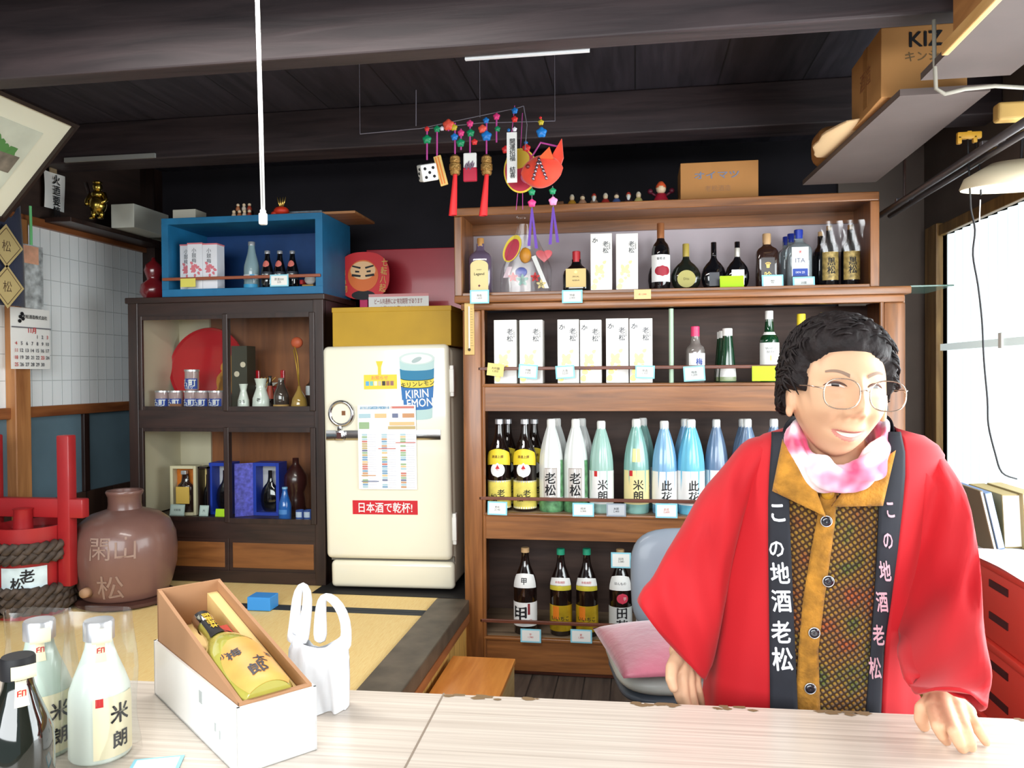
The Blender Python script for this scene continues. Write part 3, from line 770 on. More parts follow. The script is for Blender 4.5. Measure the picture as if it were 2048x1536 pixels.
wrapped('sea green wrapped bottle standing behind the yellow diamond one', 1286, 3.50, TQW, WLAB, '米', 2.4, 'coloured wrapped sake bottles', 836)
wrapped('pale blue wrapped sake bottle with white label, left of the pair', 1329, 3.37, BLW, WLAB, '此花', .2, 'coloured wrapped sake bottles', 842, 25)
wrapped('sky blue wrapped sake bottle with white label, nearest the red sleeve', 1382, 3.37, SKW, WLAB, '此花', 2.9, 'coloured wrapped sake bottles', 839, 27)
wrapped('blue wrapped bottle standing behind the sky blue one', 1371, 3.50, BLW, WLAB, '此', .8, 'coloured wrapped sake bottles', 838, 25)
wrapped('slate blue wrapped sake bottle partly behind the red sleeve', 1433, 3.42, DBW, WLAB, '此花', 1.9, 'coloured wrapped sake bottles', 839, 23)
wrapped('slate blue wrapped bottle, only its top above the red shoulder', 1495, 3.38, DBW, WLAB, '此', 2.6, 'coloured wrapped sake bottles', 838, 24)
wrapped('slate blue wrapped bottle standing behind the one topping the red shoulder', 1486, 3.50, DBW, WLAB, '此', .5, 'coloured wrapped sake bottles', 838, 24)
wrapped('slate blue wrapped bottle, its white cap beside the mustard collar', 1548, 3.40, DBW, WLAB, '此', 1.4, 'coloured wrapped sake bottles', 838, 24)
# ---- bottom shelf
zb = SHZ[2]
Yk = 3.37
l, h, w_ = put(1028, 1074, 1095, 1284, Yk, zb)
bottle('shochu_bottle', 'dark shochu bottle with a white label and a huge black character', l, h, w_, 'issho', DKGLASS, (.36, .945, 1.0, TANCAP),
  [dict(z0=.1, z1=.38, w=1.45, mat=WLAB, text=[('甲', .075, BLACK, -.35, .0, .05), ('○', .016, RED, .6, -.07)]),
   dict(z0=.54, z1=.68, w=1.2, mat=WLAB, scoop=.25, name='shoulder_label', text=[('甲', .03, BLACK, 0, .02, .02)]),
   dict(z0=.24, z1=.37, w=.10, a=.42, mat=mat('maroon_ink', S(130, 30, 36), .6), name='maroon_stroke')])
def goldb(lb, cxp):
    l, h, w_ = put(cxp - 22, cxp + 22, 1097, 1284, Yk, zb)
    return bottle('gold_label_bottle', lb, l, h, w_, 'issho', DKGLASS, (.37, .93, 1.0, mat('jade_cap', S(40, 150, 116), .4)),
      [dict(z0=.06, z1=.36, w=1.45, mat=mat('gold_green_label', S(214, 178, 44), .3, .5, noise_s=14, noise_a=.3), text=[('いいちこ', .021, BLACK, .0, .0, .02)]),
       dict(z0=.2, z1=.35, w=.3, a=-.4, mat=mat('orange_mark', S(222, 122, 30), .45), name='orange_mark'),
       dict(z0=.53, z1=.58, w=1.2, mat=mat('yellow_gold_label', S(222, 208, 70), .35, .3), scoop=.3, name='shoulder_label'),
       dict(z0=.58, z1=.66, w=1.2, mat=WLAB, scoop=.25, name='shoulder_label', text=[('本格焼酎', .011, RED, 0, .01)])], 'gold label bottles with jade caps')
goldb('jade capped bottle with gold label, left of the two', 1122)
goldb('jade capped bottle with gold label, right of the two', 1174)
def tanaka(lb, cxp):
    l, h, w_ = put(cxp - 23, cxp + 23, 1098, 1284, Yk, zb)
    return bottle('shochu_bottle', lb, l, h, w_, 'issho', DKGLASS, (.36, .945, 1.0, TANCAP),
      [dict(z0=.08, z1=.36, w=1.45, mat=mat('grey_white_label', S(206, 208, 206), .5), text=[(vert('田苑'), .052, BLACK, .15, -.0, .04)]),
       dict(z0=.40, z1=.52, w=.5, mat=mat('cherry_sticker', S(206, 60, 84), .45), round=True, a=.2, name='round_sticker', text=[('芋', .016, WHITE, .2, 0)]),
       dict(z0=.54, z1=.68, w=1.2, mat=WLAB, scoop=.25, name='shoulder_label', text=[('ほんもの', .013, BLACK, 0, .02)])], 'dark bottles with round cherry stickers')
tanaka('dark shochu bottle with a pink round sticker and price card on its neck', 1241)
tanaka('dark shochu bottle mostly hidden behind the chair and pink cushion', 1295)
# ---- upper case bottles
Yu = 3.41
l, h, w_ = put(939, 984, 477, 583, Yu, CASEZ)
bottle('whisky_bottle', 'smoky square whisky bottle with an arched yellow label', l, h, w_, 'square', PLGLASS, (.3, .86, 1.0, mat('amber_stopper', S(190, 140, 80), .4)),
  [dict(z0=.06, z1=.60, w=.78, mat=CREAM, shape='flat', arch=True, text=[('Legend', .016, BLACK, 0, .02, .02), ('WHISKY', .006, BLACK, 0, .1), ('◆', .012, mat('wine_ink', S(120, 60, 70), .6), 0, -.18)])], sy=.7, sq=6)
l, h, w_ = put(1126, 1180, 503, 583, Yu, CASEZ)
bottle('whisky_bottle', 'squat black bottle with a red cap and cream label', l, h, w_, 'jug', BKGLASS, (.3, .74, 1.0, mat('red_cap', S(190, 44, 52), .35)),
  [dict(z0=.12, z1=.56, w=.74, mat=mat('tan_cream_label', S(226, 196, 128), .5), shape='flat', text=[('SPECIAL', .008, BLACK, 0, .03), ('RESERVE', .008, BLACK, 0, -.06), ('◆', .016, GOLD, 0, .14)])], sy=.62, sq=3.5)
l, h, w_ = put(1303, 1340, 447, 583, Yu - .02, CASEZ)
bottle('wine_bottle', 'tall wine bottle with a white and red label', l, h, w_, 'wine', BKGLASS, (.4, .74, 1.0, mat('copper_foil', S(170, 110, 70), .35, .4)),
  [dict(z0=.12, z1=.52, w=1.35, mat=WLAB, text=[('葡萄酒', .012, BLACK, 0, .14)]), dict(z0=.20, z1=.36, w=.85, a=.15, mat=mat('wine_red_ink', S(160, 30, 50), .5), round=True, name='red_disc')])
l, h, w_ = put(1296, 1342, 480, 580, 3.53, CASEZ)
bottle('wine_bottle', 'round dark bottle standing behind the tall wine bottle', l, h, w_, 'flask', BKGLASS, (.22, .8, 1.0, BKGLASS), [], sy=.6)
fl = [(1342, 1402, 488, 'round flat black bottle with an olive oval label', OLGLASS, mat('olive_foil', S(170, 150, 70), .4), dict(z0=.05, z1=.42, w=.62, mat=mat('olive_label', S(176, 168, 96), .5), shape='flat', y=.97, oval=True, text=[('Dita', .014, mat('dark_olive_ink', S(90, 84, 40), .6), 0, 0)])),
      (1402, 1453, 485, 'round black bottle with black neck behind the lime card', BKGLASS, BKGLASS, dict(z0=.08, z1=.36, w=.4, mat=mat('smoke_label', S(50, 52, 62), .3), shape='flat', y=.97)),
      (1450, 1499, 484, 'round black bottle with pale neck band and silver label', BKGLASS, BKGLASS, dict(z0=.08, z1=.40, w=.52, mat=SILV, shape='flat', y=.97, text=[('VSOP', .016, BLACK, 0, .03)]))]
for k_, (a, b_, yt, lb, gm_, cm_, L) in enumerate(fl):
    l, h, w_ = put(a, b_, yt, 581, Yu + (.02 if k_ == 1 else 0) - (.0 if k_ < 2 else .0), CASEZ)
    t = bottle('brandy_bottle', lb, l, h, w_ * .98, 'flask', gm_, (.23, .72, 1.0, cm_), [L], 'round brandy bottles in the upper case', sy=.5)
    if k_ == 2: MB().lathe([(.215 * w_, h * .68), (.235 * w_, h * .7), (.235 * w_, h * .86), (.215 * w_, h * .88)], 18, cap=False).build('neck_band', mat('pale_foil', S(190, 186, 178), .35, .3), t, True)
l, h, w_ = put(1511, 1556, 468, 580, Yu, CASEZ)
bottle('whisky_bottle', 'square dark brown bottle with a tan stopper and gold emblem', l, h, w_, 'square', mat('deep_brown_glass', S(44, 28, 24), .06, coat=1.0), (.38, .80, 1.0, TANCAP),
  [dict(z0=.08, z1=.55, w=.6, mat=mat('smoked_window', S(70, 66, 66), .2), shape='flat', text=[('♛', .03, GOLD, 0, .1), ('吟', .03, GOLD, 0, -.08)])], sy=.7, sq=6)
for k_, (a, b_, yt, Y, lb) in enumerate(((1572, 1622, 460, 3.39, 'clear square bottle with blue cap and white label, the front one'), (1560, 1606, 468, 3.46, 'clear blue capped bottle second in its row'), (1552, 1594, 474, 3.53, 'clear blue capped bottle hindmost in its row'))):
    l, h, w_ = put(a, b_, yt, 580, Y, CASEZ)
    bottle('clear_bottle', lb, l, h, w_, 'square', mat('water_clear_glass', S(186, 200, 206), .04, trans=.7), (.36, .84, 1.0, mat('blue_cap', S(30, 52, 150), .35)),
      [dict(z0=.18, z1=.68, w=.66, mat=WLAB, shape='flat', text=[('ITA', .026, mat('slate_ink', S(70, 80, 110), .6), 0, .02), ('❀', .018, RED, 0, .17)]),
       dict(z0=.18, z1=.31, w=.6, mat=INKBLUE, shape='flat', y=1.01, name='label_band', text=[('IXN 25', .012, WHITE, 0, 0)])] if k_ == 0 else [], 'clear blue capped bottles', sy=.7, sq=6)
for k_, (a, b_, yt, Y, lb) in enumerate(((1640, 1677, 452, 3.40, 'black bottle with gold brush label, left of the two front ones'), (1682, 1720, 450, 3.40, 'black bottle with gold brush label nearest the case end'), (1624, 1658, 464, 3.49, 'black bottle with a tan cap behind the gold labelled ones'))):
    l, h, w_ = put(a, b_, yt, 580, Y, CASEZ)
    t = bottle('black_bottle', lb, l, h, w_, 'wine', BKGLASS, (.3, .86, 1.0, GOLD if k_ < 2 else TANCAP), [dict(z0=.1, z1=.56, w=1.0, mat=mat('dull_gold_label', S(150, 128, 74), .4, .3, noise_s=60, noise_a=.6), text=[(vert('黒松'), .034, BLACK, 0, 0, .05)])] if k_ < 2 else [], 'black gold labelled bottles')
    if k_ < 2:
        fp = MB().grid(lambda u, v: ((u - .5) * w_ * 2.2 * (1 + .1 * math.sin(v * 9)), -w_ * 1.15 + .004 * math.sin(u * 13 + v * 5), h * (.55 + v * .5)), 8, 8)
        fp.build('clear_wrap', film('crinkled_film', (1, 1, 1, 1), .10, .2), t, True)
# ---- price cards
Yc = Y0 - .016
A = CYANB
card(940, 978, 580, 607, Y0 - .0365, A, PAPER, '角瓶\n1,650', 'blue bordered price card under the smoky whisky bottle')
card(1124, 1165, 580, 606, Y0 - .0365, A, PAPER, '特級\n2,000', 'blue bordered price card under the squat black bottle')
card(1268, 1302, 579, 598, Y0 - .0365, mat('tan_card', S(222, 196, 140), .6), mat('tan_card', S(222, 196, 140), .6), '赤 1,500', 'tan price card on the ledge below the wine bottle', ink=RED, ts=.009)
card(1440, 1488, 551, 577, Y0 + .035, LIME, LIME, None, 'lime price card leaning on the round black bottles', lean=-.15)
card(1524, 1567, 549, 577, Y0 + .03, A, PAPER, '焼酎\n900', 'pale price card leaning on the square brown bottle', lean=-.15, ts=.008)
card(1586, 1630, 553, 577, Y0 + .025, A, mat('greyish_card', S(206, 210, 208), .6), '25度', 'pale price card leaning on the clear blue capped bottle', lean=-.15)
card(973, 1006, 727, 752, Yc - .002, mat('straw_card', S(226, 208, 130), .6), mat('straw_card', S(226, 208, 130), .6), '大吟醸\n1,050', 'straw coloured price card on the rail, first box', .12, ts=.012)
card(1036, 1074, 729, 757, Yc - .002, A, PAPER, '吟醸\n2,050', 'blue bordered price card on the rail, second box', .08)
card(1112, 1150, 731, 757, Yc - .002, A, PAPER, '古酒\n3,220', 'blue bordered price card on the rail, left of the middle pair', -.06)
card(1270, 1309, 731, 757, Yc - .002, A, PAPER, '原酒\n1,350', 'blue bordered price card on the rail beside the green strip', .03)
card(1368, 1411, 732, 762, Yc - .002, A, mat('greyish_card', S(206, 210, 208), .6), '梅酒\n1,200', 'blue bordered price card on the rail under the pink capped bottle', -.06)
card(1504, 1551, 732, 762, Yc - .002, LIME, LIME, None, 'lime price card on the rail under the white capped whisky')
card(975, 1014, 1003, 1030, Yc - .002, A, PAPER, '老松\n2,140', 'blue bordered price card under the leftmost dark sake bottle', .02)
card(1145, 1188, 1006, 1033, Yc - .002, A, PAPER, '純米\n2,300', 'bright price card under the second leaf print bottle')
card(1213, 1252, 1007, 1033, Yc - .002, mat('grey_card', S(150, 160, 172), .6), mat('grey_card_face', S(190, 194, 200), .6), '米朗\n2,400', 'grey blue price card under the gap beside the pale green bottle')
card(1311, 1355, 1007, 1036, Yc - .002, A, PAPER, '此花\n2,600', 'blue bordered price card under the pale blue wrapped bottle', ink=RED)
card(1041, 1082, 1258, 1285, Yc - .002, A, PAPER, '芋\n1,980', 'blue bordered price card under the huge black character bottle', ink=RED)
card(1141, 1184, 1259, 1286, Yc - .002, A, PAPER, '麦\n1,880', 'blue bordered price card between the two gold label bottles', ink=RED)
card(1222, 1262, 1105, 1136, Yk - .055, A, PAPER, '田苑\n2,080', 'blue bordered price card hung on a dark bottle neck')
# ---- bagged festival charms in the upper case
c = P(1052, 583, 3.40)
bg = thing('bagged_charm', 'clear plastic bag of red, gold and blue festival charms', 'ornament bag', (c.x, 3.40, CASEZ))
def bl(px, py, Y=3.40): v = P(px, py, Y); return (v.x - c.x, v.y - 3.40, v.z - CASEZ)
def bagfn(u, v):
    z = .005 + v * .30; w0 = .105 * (1 - max(0, v - .35) / .65 * .8) * (1.15 if v > .92 else 1)
    a = u * 2 * PI
    return (w0 * math.sin(a) * (1 + .08 * math.sin(7 * a + v * 6)), -.05 * math.cos(a) * (1 - .6 * v) * (1 + .1 * math.sin(5 * a)), z)
MB().grid(bagfn, 40, 16, cu=True).build('plastic_bag', film('bag_film', (1, 1, 1, 1), .05, .15), bg, True)
ov = MB(); x, y, z = bl(1024, 497)
def ell(mb, x, y, z, rx, rz_, rot, th, n=24):
    pts = [(rx * math.cos(i * 2 * PI / n), rz_ * math.sin(i * 2 * PI / n)) for i in range(n)]
    pts = [(x + a * math.cos(rot) - b_ * math.sin(rot), z + a * math.sin(rot) + b_ * math.cos(rot)) for a, b_ in pts]
    return mb.prism(pts, y - th, y + th)
f1 = ell(MB(), x, .004, z, .034, .062, -.45, .003).build('oval_fan', YEL, bg)
ell(MB(), x, .0, z - .006, .026, .05, -.45, .002).build('red_centre', mat('crimson', S(186, 26, 60), .5), f1)
x, y, z = bl(1050, 510); MB().ball((x, .01, z), .026, 1, .7, 1.3).build('gold_charm', mat('orange_gold', S(222, 150, 40), .4), bg, True)
x, y, z = bl(1088, 510)
hp = [(.032 * math.sin(t_) ** 3 * 1.1, .026 * (math.cos(t_) - .35 * math.cos(2 * t_) - .12 * math.cos(3 * t_))) for t_ in [i * 2 * PI / 28 for i in range(28)]]
MB().prism([(x + a, z + b_) for a, b_ in hp], .0, .016).build('red_heart', mat('crimson_gloss', S(200, 24, 44), .25, coat=.6), bg)
x, y, z = bl(1043, 545); MB().ball((x, -.01, z), .022, 1.2, .6, 1).build('blue_ball', mat('blue_gloss', S(40, 70, 170), .3), bg, True)
for k_, (px, py, sc, cm_) in enumerate(((1047, 562, 1, mat('teal_leaf', S(20, 130, 116), .4)), (1072, 556, .8, RED), (1028, 556, .8, mat('crimson', S(186, 26, 60), .5)), (1084, 570, .8, mat('pale_gold_paper', S(220, 200, 130), .4)))):
    x, y, z = bl(px, py); s_ = MB()
    for q in range(5):
        s_.poly([(x + a, -.03, z + b_) for a, b_ in leafpts(.014 * sc * math.cos(q * 1.257 + 1.57), .014 * sc * math.sin(q * 1.257 + 1.57), .013 * sc, .007 * sc, q * 1.257 + 1.57)])
    s_.build('paper_flower', cm_, bg)
x0_, y_, z0_ = bl(1068, 515); x1_, y_, z1_ = bl(1095, 578)
MB().poly([(x0_ - .008, -.024, z0_), (x0_ + .01, -.024, z0_ + .006), (x1_ + .01, -.03, z1_), (x1_ - .008, -.03, z1_)]).build('paper_strip', PAPER, bg)
x0_, y_, z0_ = bl(1022, 535); x1_, y_, z1_ = bl(1014, 557)
MB().poly([(x0_ - .012, -.026, z0_), (x0_ + .01, -.026, z0_), (x1_ + .01, -.03, z1_), (x1_ - .012, -.03, z1_)]).build('paper_tag', mat('pinkish_paper', S(220, 196, 204), .6), bg)
x, y, z = bl(1043, 436); MB().ball((x, 0, z), .018, 1.4, .7, .8, 10).build('tied_top', film('bag_film', (1, 1, 1, 1), .05, .15), bg, True)
# ---------------------------------------------------------------- refrigerator
YFR = 3.40
fx0, fx1 = P(650, 900, YFR).x, P(908, 900, YFR).x
FZ = ZT + .005
fr = thing('refrigerator', 'old cream white round cornered refrigerator with a chrome latch', 'refrigerator', ((fx0 + fx1) / 2, YFR, FZ), rot=(0, -.010, 0))
fwid = (fx1 - fx0) / 2
zf = lambda py: ZZ(py, YFR, 780) - FZ
FX = lambda px, py=900: P(px, py, YFR).x - (fx0 + fx1) / 2
CREAMW = mat('cream_enamel', S(238, 234, 214), 0.22, coat=0.6, noise_s=2.2, noise_a=.03)
MB().box(-fwid + .012, fwid - .01, .05, .50, .012, zf(694), .03, 4).build('casing', CREAMW, fr, True, 40)
MB().box(-fwid, fwid - .012, 0, .055, zf(1120), zf(690), .045, 5).build('door', CREAMW, fr, True, 50)
MB().box(-fwid + .02, fwid - .004, .004, .05, .012, zf(1124), .02, 4).build('kick_panel', CREAMW, fr, True, 40)
MB().box(-fwid + .012, fwid - .01, .04, .052, zf(1126), zf(1116)).build('door_gasket', mat('grey_gasket', S(120, 116, 106), .7), fr)
for s in (-1, 1): MB().lathe([(0, 0), (.016, 0), (.016, .014), (0, .014)], 12, s * (fwid - .06), .08, 0, cap=False).build('foot', BLACK, fr)
for py in (765, 1060):
    h_ = MB().box(fwid - .014, fwid + .006, .02, .05, zf(py + 22), zf(py - 25), .004)
    h_.box(fwid - .012, fwid + .004, .024, .06, zf(py + 30), zf(py - 32), .003)
    h_.build('hinge', WHITE, fr, True, 40)
b1 = FX(885); b0 = FX(656)
MB().box(b0, b1, -.006, .004, zf(880), zf(860), .002).build('chrome_band', CHROME, fr, True, 40)
hx = FX(688)
la = MB().box(hx - .03, hx + .012, -.02, -.002, zf(880), zf(860), .003)
la.box(hx - .018, hx + .002, -.016, -.002, zf(862), zf(848), .003).build('latch', CHROME, fr, True, 40)
MB().box(hx - .018, hx + .002, -.0212, -.0195, zf(876), zf(864)).build('maker_badge', mat('maroon_badge', S(70, 30, 28), .4), fr)
zr_ = zf(826)
ring = MB()
ring.grid(lambda u, v: (hx + (.052 + .009 * math.cos(2 * PI * v)) * math.cos(2 * PI * u), -.008 + .010 * math.sin(2 * PI * v), zr_ + (.052 + .009 * math.cos(2 * PI * v)) * math.sin(2 * PI * u)), 40, 10, True, True)
dial = ring.build('dial_ring', CHROME, fr, True)
ell(MB(), hx, -.006, zr_, .045, .045, 0, .004, 32).build('dial_face', CREAMW, dial)
MB().box(hx + .003, hx + .02, -.0112, -.009, zr_ - .008, zr_ + .012).build('dial_emblem', mat('brown_emblem', S(120, 74, 40), .5), dial)
# printed stickers on the door
def stk(name, px0, px1, py0, py1, m_, parent=fr, y=-.0016, bev=0):
    return MB().box(FX(px0, py0), FX(px1, py0), y, .002, zf(py1), zf(py0), bev).build(name, m_, parent)
rs = stk('red_sticker', 707, 837, 1001, 1029, mat('red_sticker', S(200, 30, 44), .4))
letter('日本酒で乾杯!', .044, flat((FX(707) + FX(837)) / 2, -.0024, zf(1015), .93, 1.1), WHITE, rs, bold=.02)
ys = stk('yellow_sticker', 732, 798, 749, 778, mat('yellow_sticker', S(240, 204, 60), .45))
k = MB()
for i, c_ in enumerate(((90, 170, 220), (120, 190, 190), (230, 226, 200), (200, 190, 160), (60, 60, 60), (170, 120, 90), (150, 110, 110))):
    MB().box(FX(737 + i * 8.2), FX(743.5 + i * 8.2), -.0022, -.001, zf(771), zf(762)).build('colour_swatch', mat('swatch_%d' % i, S(*c_), .6), ys)
letter('お知らせ', .02, flat(FX(765), -.0024, zf(755)), mat('pink_ink', S(226, 110, 110), .6), ys)
MB().prism([(FX(762), zf(749)), (FX(768), zf(749)), (FX(768), zf(734)), (FX(772), zf(722)), (FX(758), zf(722)), (FX(762), zf(734))], -.0022, .002).build('yellow_emblem', mat('yellow_sticker', S(240, 204, 60), .45), fr)
# drink can picture
cx_, cw = FX(838), FX(874) - FX(838)
def canp(v0, v1, w0, w1):
    n = 14; top = []; bot = []
    for i in range(n + 1):
        t_ = -1 + 2 * i / n; dip = (1 - t_ * t_) ** .5
        top.append((cx_ + .004 + t_ * w0, zf(v0) - dip * .010)); bot.append((cx_ + .004 + t_ * w1, zf(v1) - dip * .010))
    return bot + list(reversed(top))
cd = MB().prism(canp(718, 836, cw * .98, cw * .80), -.0016, .002).build('drink_can_picture', mat('can_silver_green', S(176, 206, 204), .4), fr)
for v0, v1, a_, b_, m_ in ((738, 758, .96, .93, mat('can_teal', S(28, 120, 160), .45)), (757, 773, .93, .91, mat('can_yellow', S(226, 206, 70), .45)), (772, 816, .91, .83, mat('can_blue', S(40, 110, 176), .45))):
    MB().prism(canp(v0, v1, cw * a_, cw * b_), -.0022, -.001).build('can_band', m_, cd)
ell(MB(), cx_ + .004, -.0018, zf(718), cw * 1.0, .028, 0, .0008, 32).build('can_top', mat('can_top_grey', S(196, 212, 208), .35), cd)
ell(MB(), cx_ + .004, -.0026, zf(719), cw * .86, .021, 0, .0005, 32).build('can_rim', mat('can_rim_light', S(220, 230, 226), .35), cd)
ell(MB(), cx_ + .004, -.0034, zf(721), cw * .3, .010, .4, .0005, 20).build('pull_tab', mat('can_tab_grey', S(160, 178, 178), .35), cd)
letter('キリンレモン', .026, flat(cx_ + .006, -.0028, zf(765) - .008, 1, 1, .08), BLACK, cd, bold=.01)
letter('KIRIN\nLEMON', .045, flat(cx_ + .004, -.0028, zf(794) - .008, .95, 1.15, .06), WHITE, cd, bold=.02, line=.78)
# price list sheet taped to the door
po = thing('price_list_sheet', 'white price list with columns of tiny coloured pictures taped to the fridge door', 'poster', ((FX(719) + FX(835)) / 2 + fr.location.x, YFR - .0085, FZ + zf(978)), rot=(0, -.010, 0))
pwid, ph = (FX(835) - FX(719)) / 2, zf(810) - zf(978)
MB().grid(lambda u, v: ((u - .5) * 2 * pwid, -.0012 - .003 * math.sin(v * 7 + u * 2) ** 2 * v * 0.5, v * ph), 8, 14).build('sheet', mat('poster_paper', S(244, 244, 246), .5), po, True)
rnd = random.Random(5)
cols = [(120, 160, 190), (200, 150, 110), (150, 180, 140), (190, 170, 120), (110, 120, 150), (170, 200, 210), (200, 120, 110), (226, 190, 140)]
k = MB(); mats_ = [mat('thumb_%d' % i, S(*c_), .6) for i, c_ in enumerate(cols)]
for ci, fx_ in enumerate((-.86, -.18, .46)):
    for r in range(24):
        if rnd.random() < .12: continue
        k.m(rnd.randrange(len(cols))).box(fx_ * pwid, fx_ * pwid + .024, -.0052, -.0048, ph * (.02 + r * .027), ph * (.02 + r * .027) + ph * .019)
k.build('thumbnail_column', mats_, po)
for i, (a, b_, z0, z1, m_) in enumerate(((-.9, .1, .955, .985, 0), (.15, .95, .96, .985, 6), (-.95, -.55, .85, .9, 5), (-.4, .0, .85, .9, 7), (.2, .4, .85, .9, 4), (.55, .95, .85, .9, 1), (-.95, -.6, .72, .8, 2), (0.05, .98, .715, .75, 3), (.1, .95, .76, .8, 7), (-.9, -.4, .16, .17, 1), (-.9, -.3, .09, .1, 4), (.3, .98, .55, .56, 6), (-.3, .3, .48, .49, 6))):
    MB().box(a * pwid, b_ * pwid, -.0053, -.0049, z0 * ph, z1 * ph).build('heading_bar', mats_[m_], po)

k = MB()
for fx_ in (-.52, .16, .8):
    for r in range(24): k.box(fx_ * pwid - .02, fx_ * pwid + .02, -.0052, -.0049, ph * (.026 + r * .027), ph * (.026 + r * .027) + .002)
k.build('fine_print', mat('faint_print', S(206, 208, 220), .6), po)
letter('全国地ビール・洋酒', .018, flat(-.4 * pwid, -.0056, .97 * ph), WHITE, po)
# black mat under the fridge
bm_ = MB().box(-.34, .36, -.06, .5, 0, .003).build('black_mat', mat('black_rubber', S(28, 26, 26), .7)); bm_.location = ((fx0 + fx1) / 2, YFR, ZT + .0025); tag(bm_, 'black rubber mat under the old refrigerator', 'mat')
# yellow carton on the fridge
yx0, yx1 = P(663, 650, 3.42).x, P(901, 650, 3.42).x
zfr = FZ + zf(694)
yb = thing('yellow_carton', 'long mustard yellow carton lying on top of the refrigerator', 'box', ((yx0 + yx1) / 2, 3.43, zfr + .005))
yw, yhh = (yx1 - yx0) / 2, ZZ(616, 3.42, 780) - zfr
YCARD = mat('mustard_card', S(178, 140, 28), .6, noise_s=5, noise_a=.1)
MB().box(-yw, yw, 0, .30, 0, yhh, .003).build('carton', YCARD, yb)
MB().box(-yw - .002, yw + .002, -.002, .302, yhh - .02, yhh + .002, .002).build('lid', YCARD, yb)
# red panel behind the fridge
rx0, rx1 = P(735, 560, 3.97).x, P(925, 560, 3.97).x
rp = MB().box(rx0, rx1, -.015, .015, 0, P(800, 500, 3.97).z - ZT, .003).build('lacquer_board', mat('red_lacquer_board', S(176, 26, 44), .35, coat=.2, noise_s=3, noise_a=.15))
rp.location = (0, 3.97, ZT + .003); tag(rp, 'tall red lacquered board standing behind the refrigerator', 'board')
# round red fan with a face, standing behind the yellow carton
FY = 3.76
c = P(727, 552, FY)
fn_ = thing('round_fan', 'red round paper fan with a moustached face beside the blue crate', 'fan', (c.x, FY, zfr + .001))
cz = c.z - zfr; rr = (P(780, 552, FY).x - P(676, 552, FY).x) / 2; rv = (P(727, 505, FY).z - P(727, 600, FY).z) / 2
n = 40
sup = [(rr * math.copysign(abs(math.cos(a)) ** .8, math.cos(a)), cz + rv * math.copysign(abs(math.sin(a)) ** .8, math.sin(a))) for a in [i * 2 * PI / n for i in range(n)]]
MB().prism(sup, -.004, .004).build('fan_disc', mat('fan_red', S(206, 34, 40), .5), fn_)
MB().box(-.02, .02, -.003, .003, 0, cz - rv * .8, .002).build('handle', mat('magenta_handle', S(190, 30, 90), .5), fn_)
ell(MB(), 0, -.005, cz + .0, rr * .58, rv * .66, 0, .0015, 32).build('orange_robe', mat('fan_orange', S(222, 110, 44), .5), fn_)
ell(MB(), 0, -.0068, cz + rv * .22, rr * .48, rv * .38, 0, .001, 32).build('face_panel', mat('face_cream', S(236, 190, 140), .5), fn_)
k = MB()
for s in (-1, 1):
    k.poly([(s * x, -.0082, cz + z * rv) for x, z in ((rr * .08, .36), (rr * .4, .44), (rr * .42, .38), (rr * .1, .28))])
    k.poly([(s * x, -.0082, cz + z * rv) for x, z in ((rr * .08, .02), (rr * .42, .08), (rr * .44, -.02), (rr * .1, -.06))])
    k.poly([(s * x, -.0082, cz + z * rv) for x, z in ((rr * .14, .2), (rr * .3, .22), (rr * .3, .14), (rr * .14, .13))])
k.build('face_brushwork', BLACK, fn_)
for s, tx in ((-1, '高崎名物'), (1, '七転八起')):
    letter(vert(tx), rv * .36, flat(s * rr * .78, -.005, cz, .8, 1, -s * .12), mat('gold_ink', S(206, 170, 80), .5), fn_, bold=.01)
ell(MB(), 0, -.0052, cz - rv * .82, rr * .45, rv * .2, 0, .001).build('black_base', BLACK, fn_)
# paper notice behind the yellow carton
sp = P(798, 620, 3.60); sx0, sx1 = XW(738, 858, 605, 3.75)
sg = thing('paper_notice', 'white notice strip with brown writing standing behind the yellow carton', 'notice', ((sx0 + sx1) / 2, 3.745, zfr + .0))
sh = P(798, 593, 3.745).z - zfr
sw = (sx1 - sx0) / 2
MB().box(-sw, sw, -.001, .001, 0, sh).build('sheet', PAPER, sg)
letter('ビール共通券には“有効期限”があります', .0235, flat(0, -.0018, sh - .022, .58, 1.25), mat('brown_red_ink', S(140, 56, 50), .6), sg, bold=.012)
letter('お早めにお使いください', .024, flat(0, -.0018, sh - .055, .7, 1), mat('brown_red_ink', S(140, 56, 50), .6), sg)
MB().box(-sw, sw, .0012, .002, sh, sh + .014).build('top_fold', mat('pink_paper_edge', S(220, 150, 150), .6), sg)
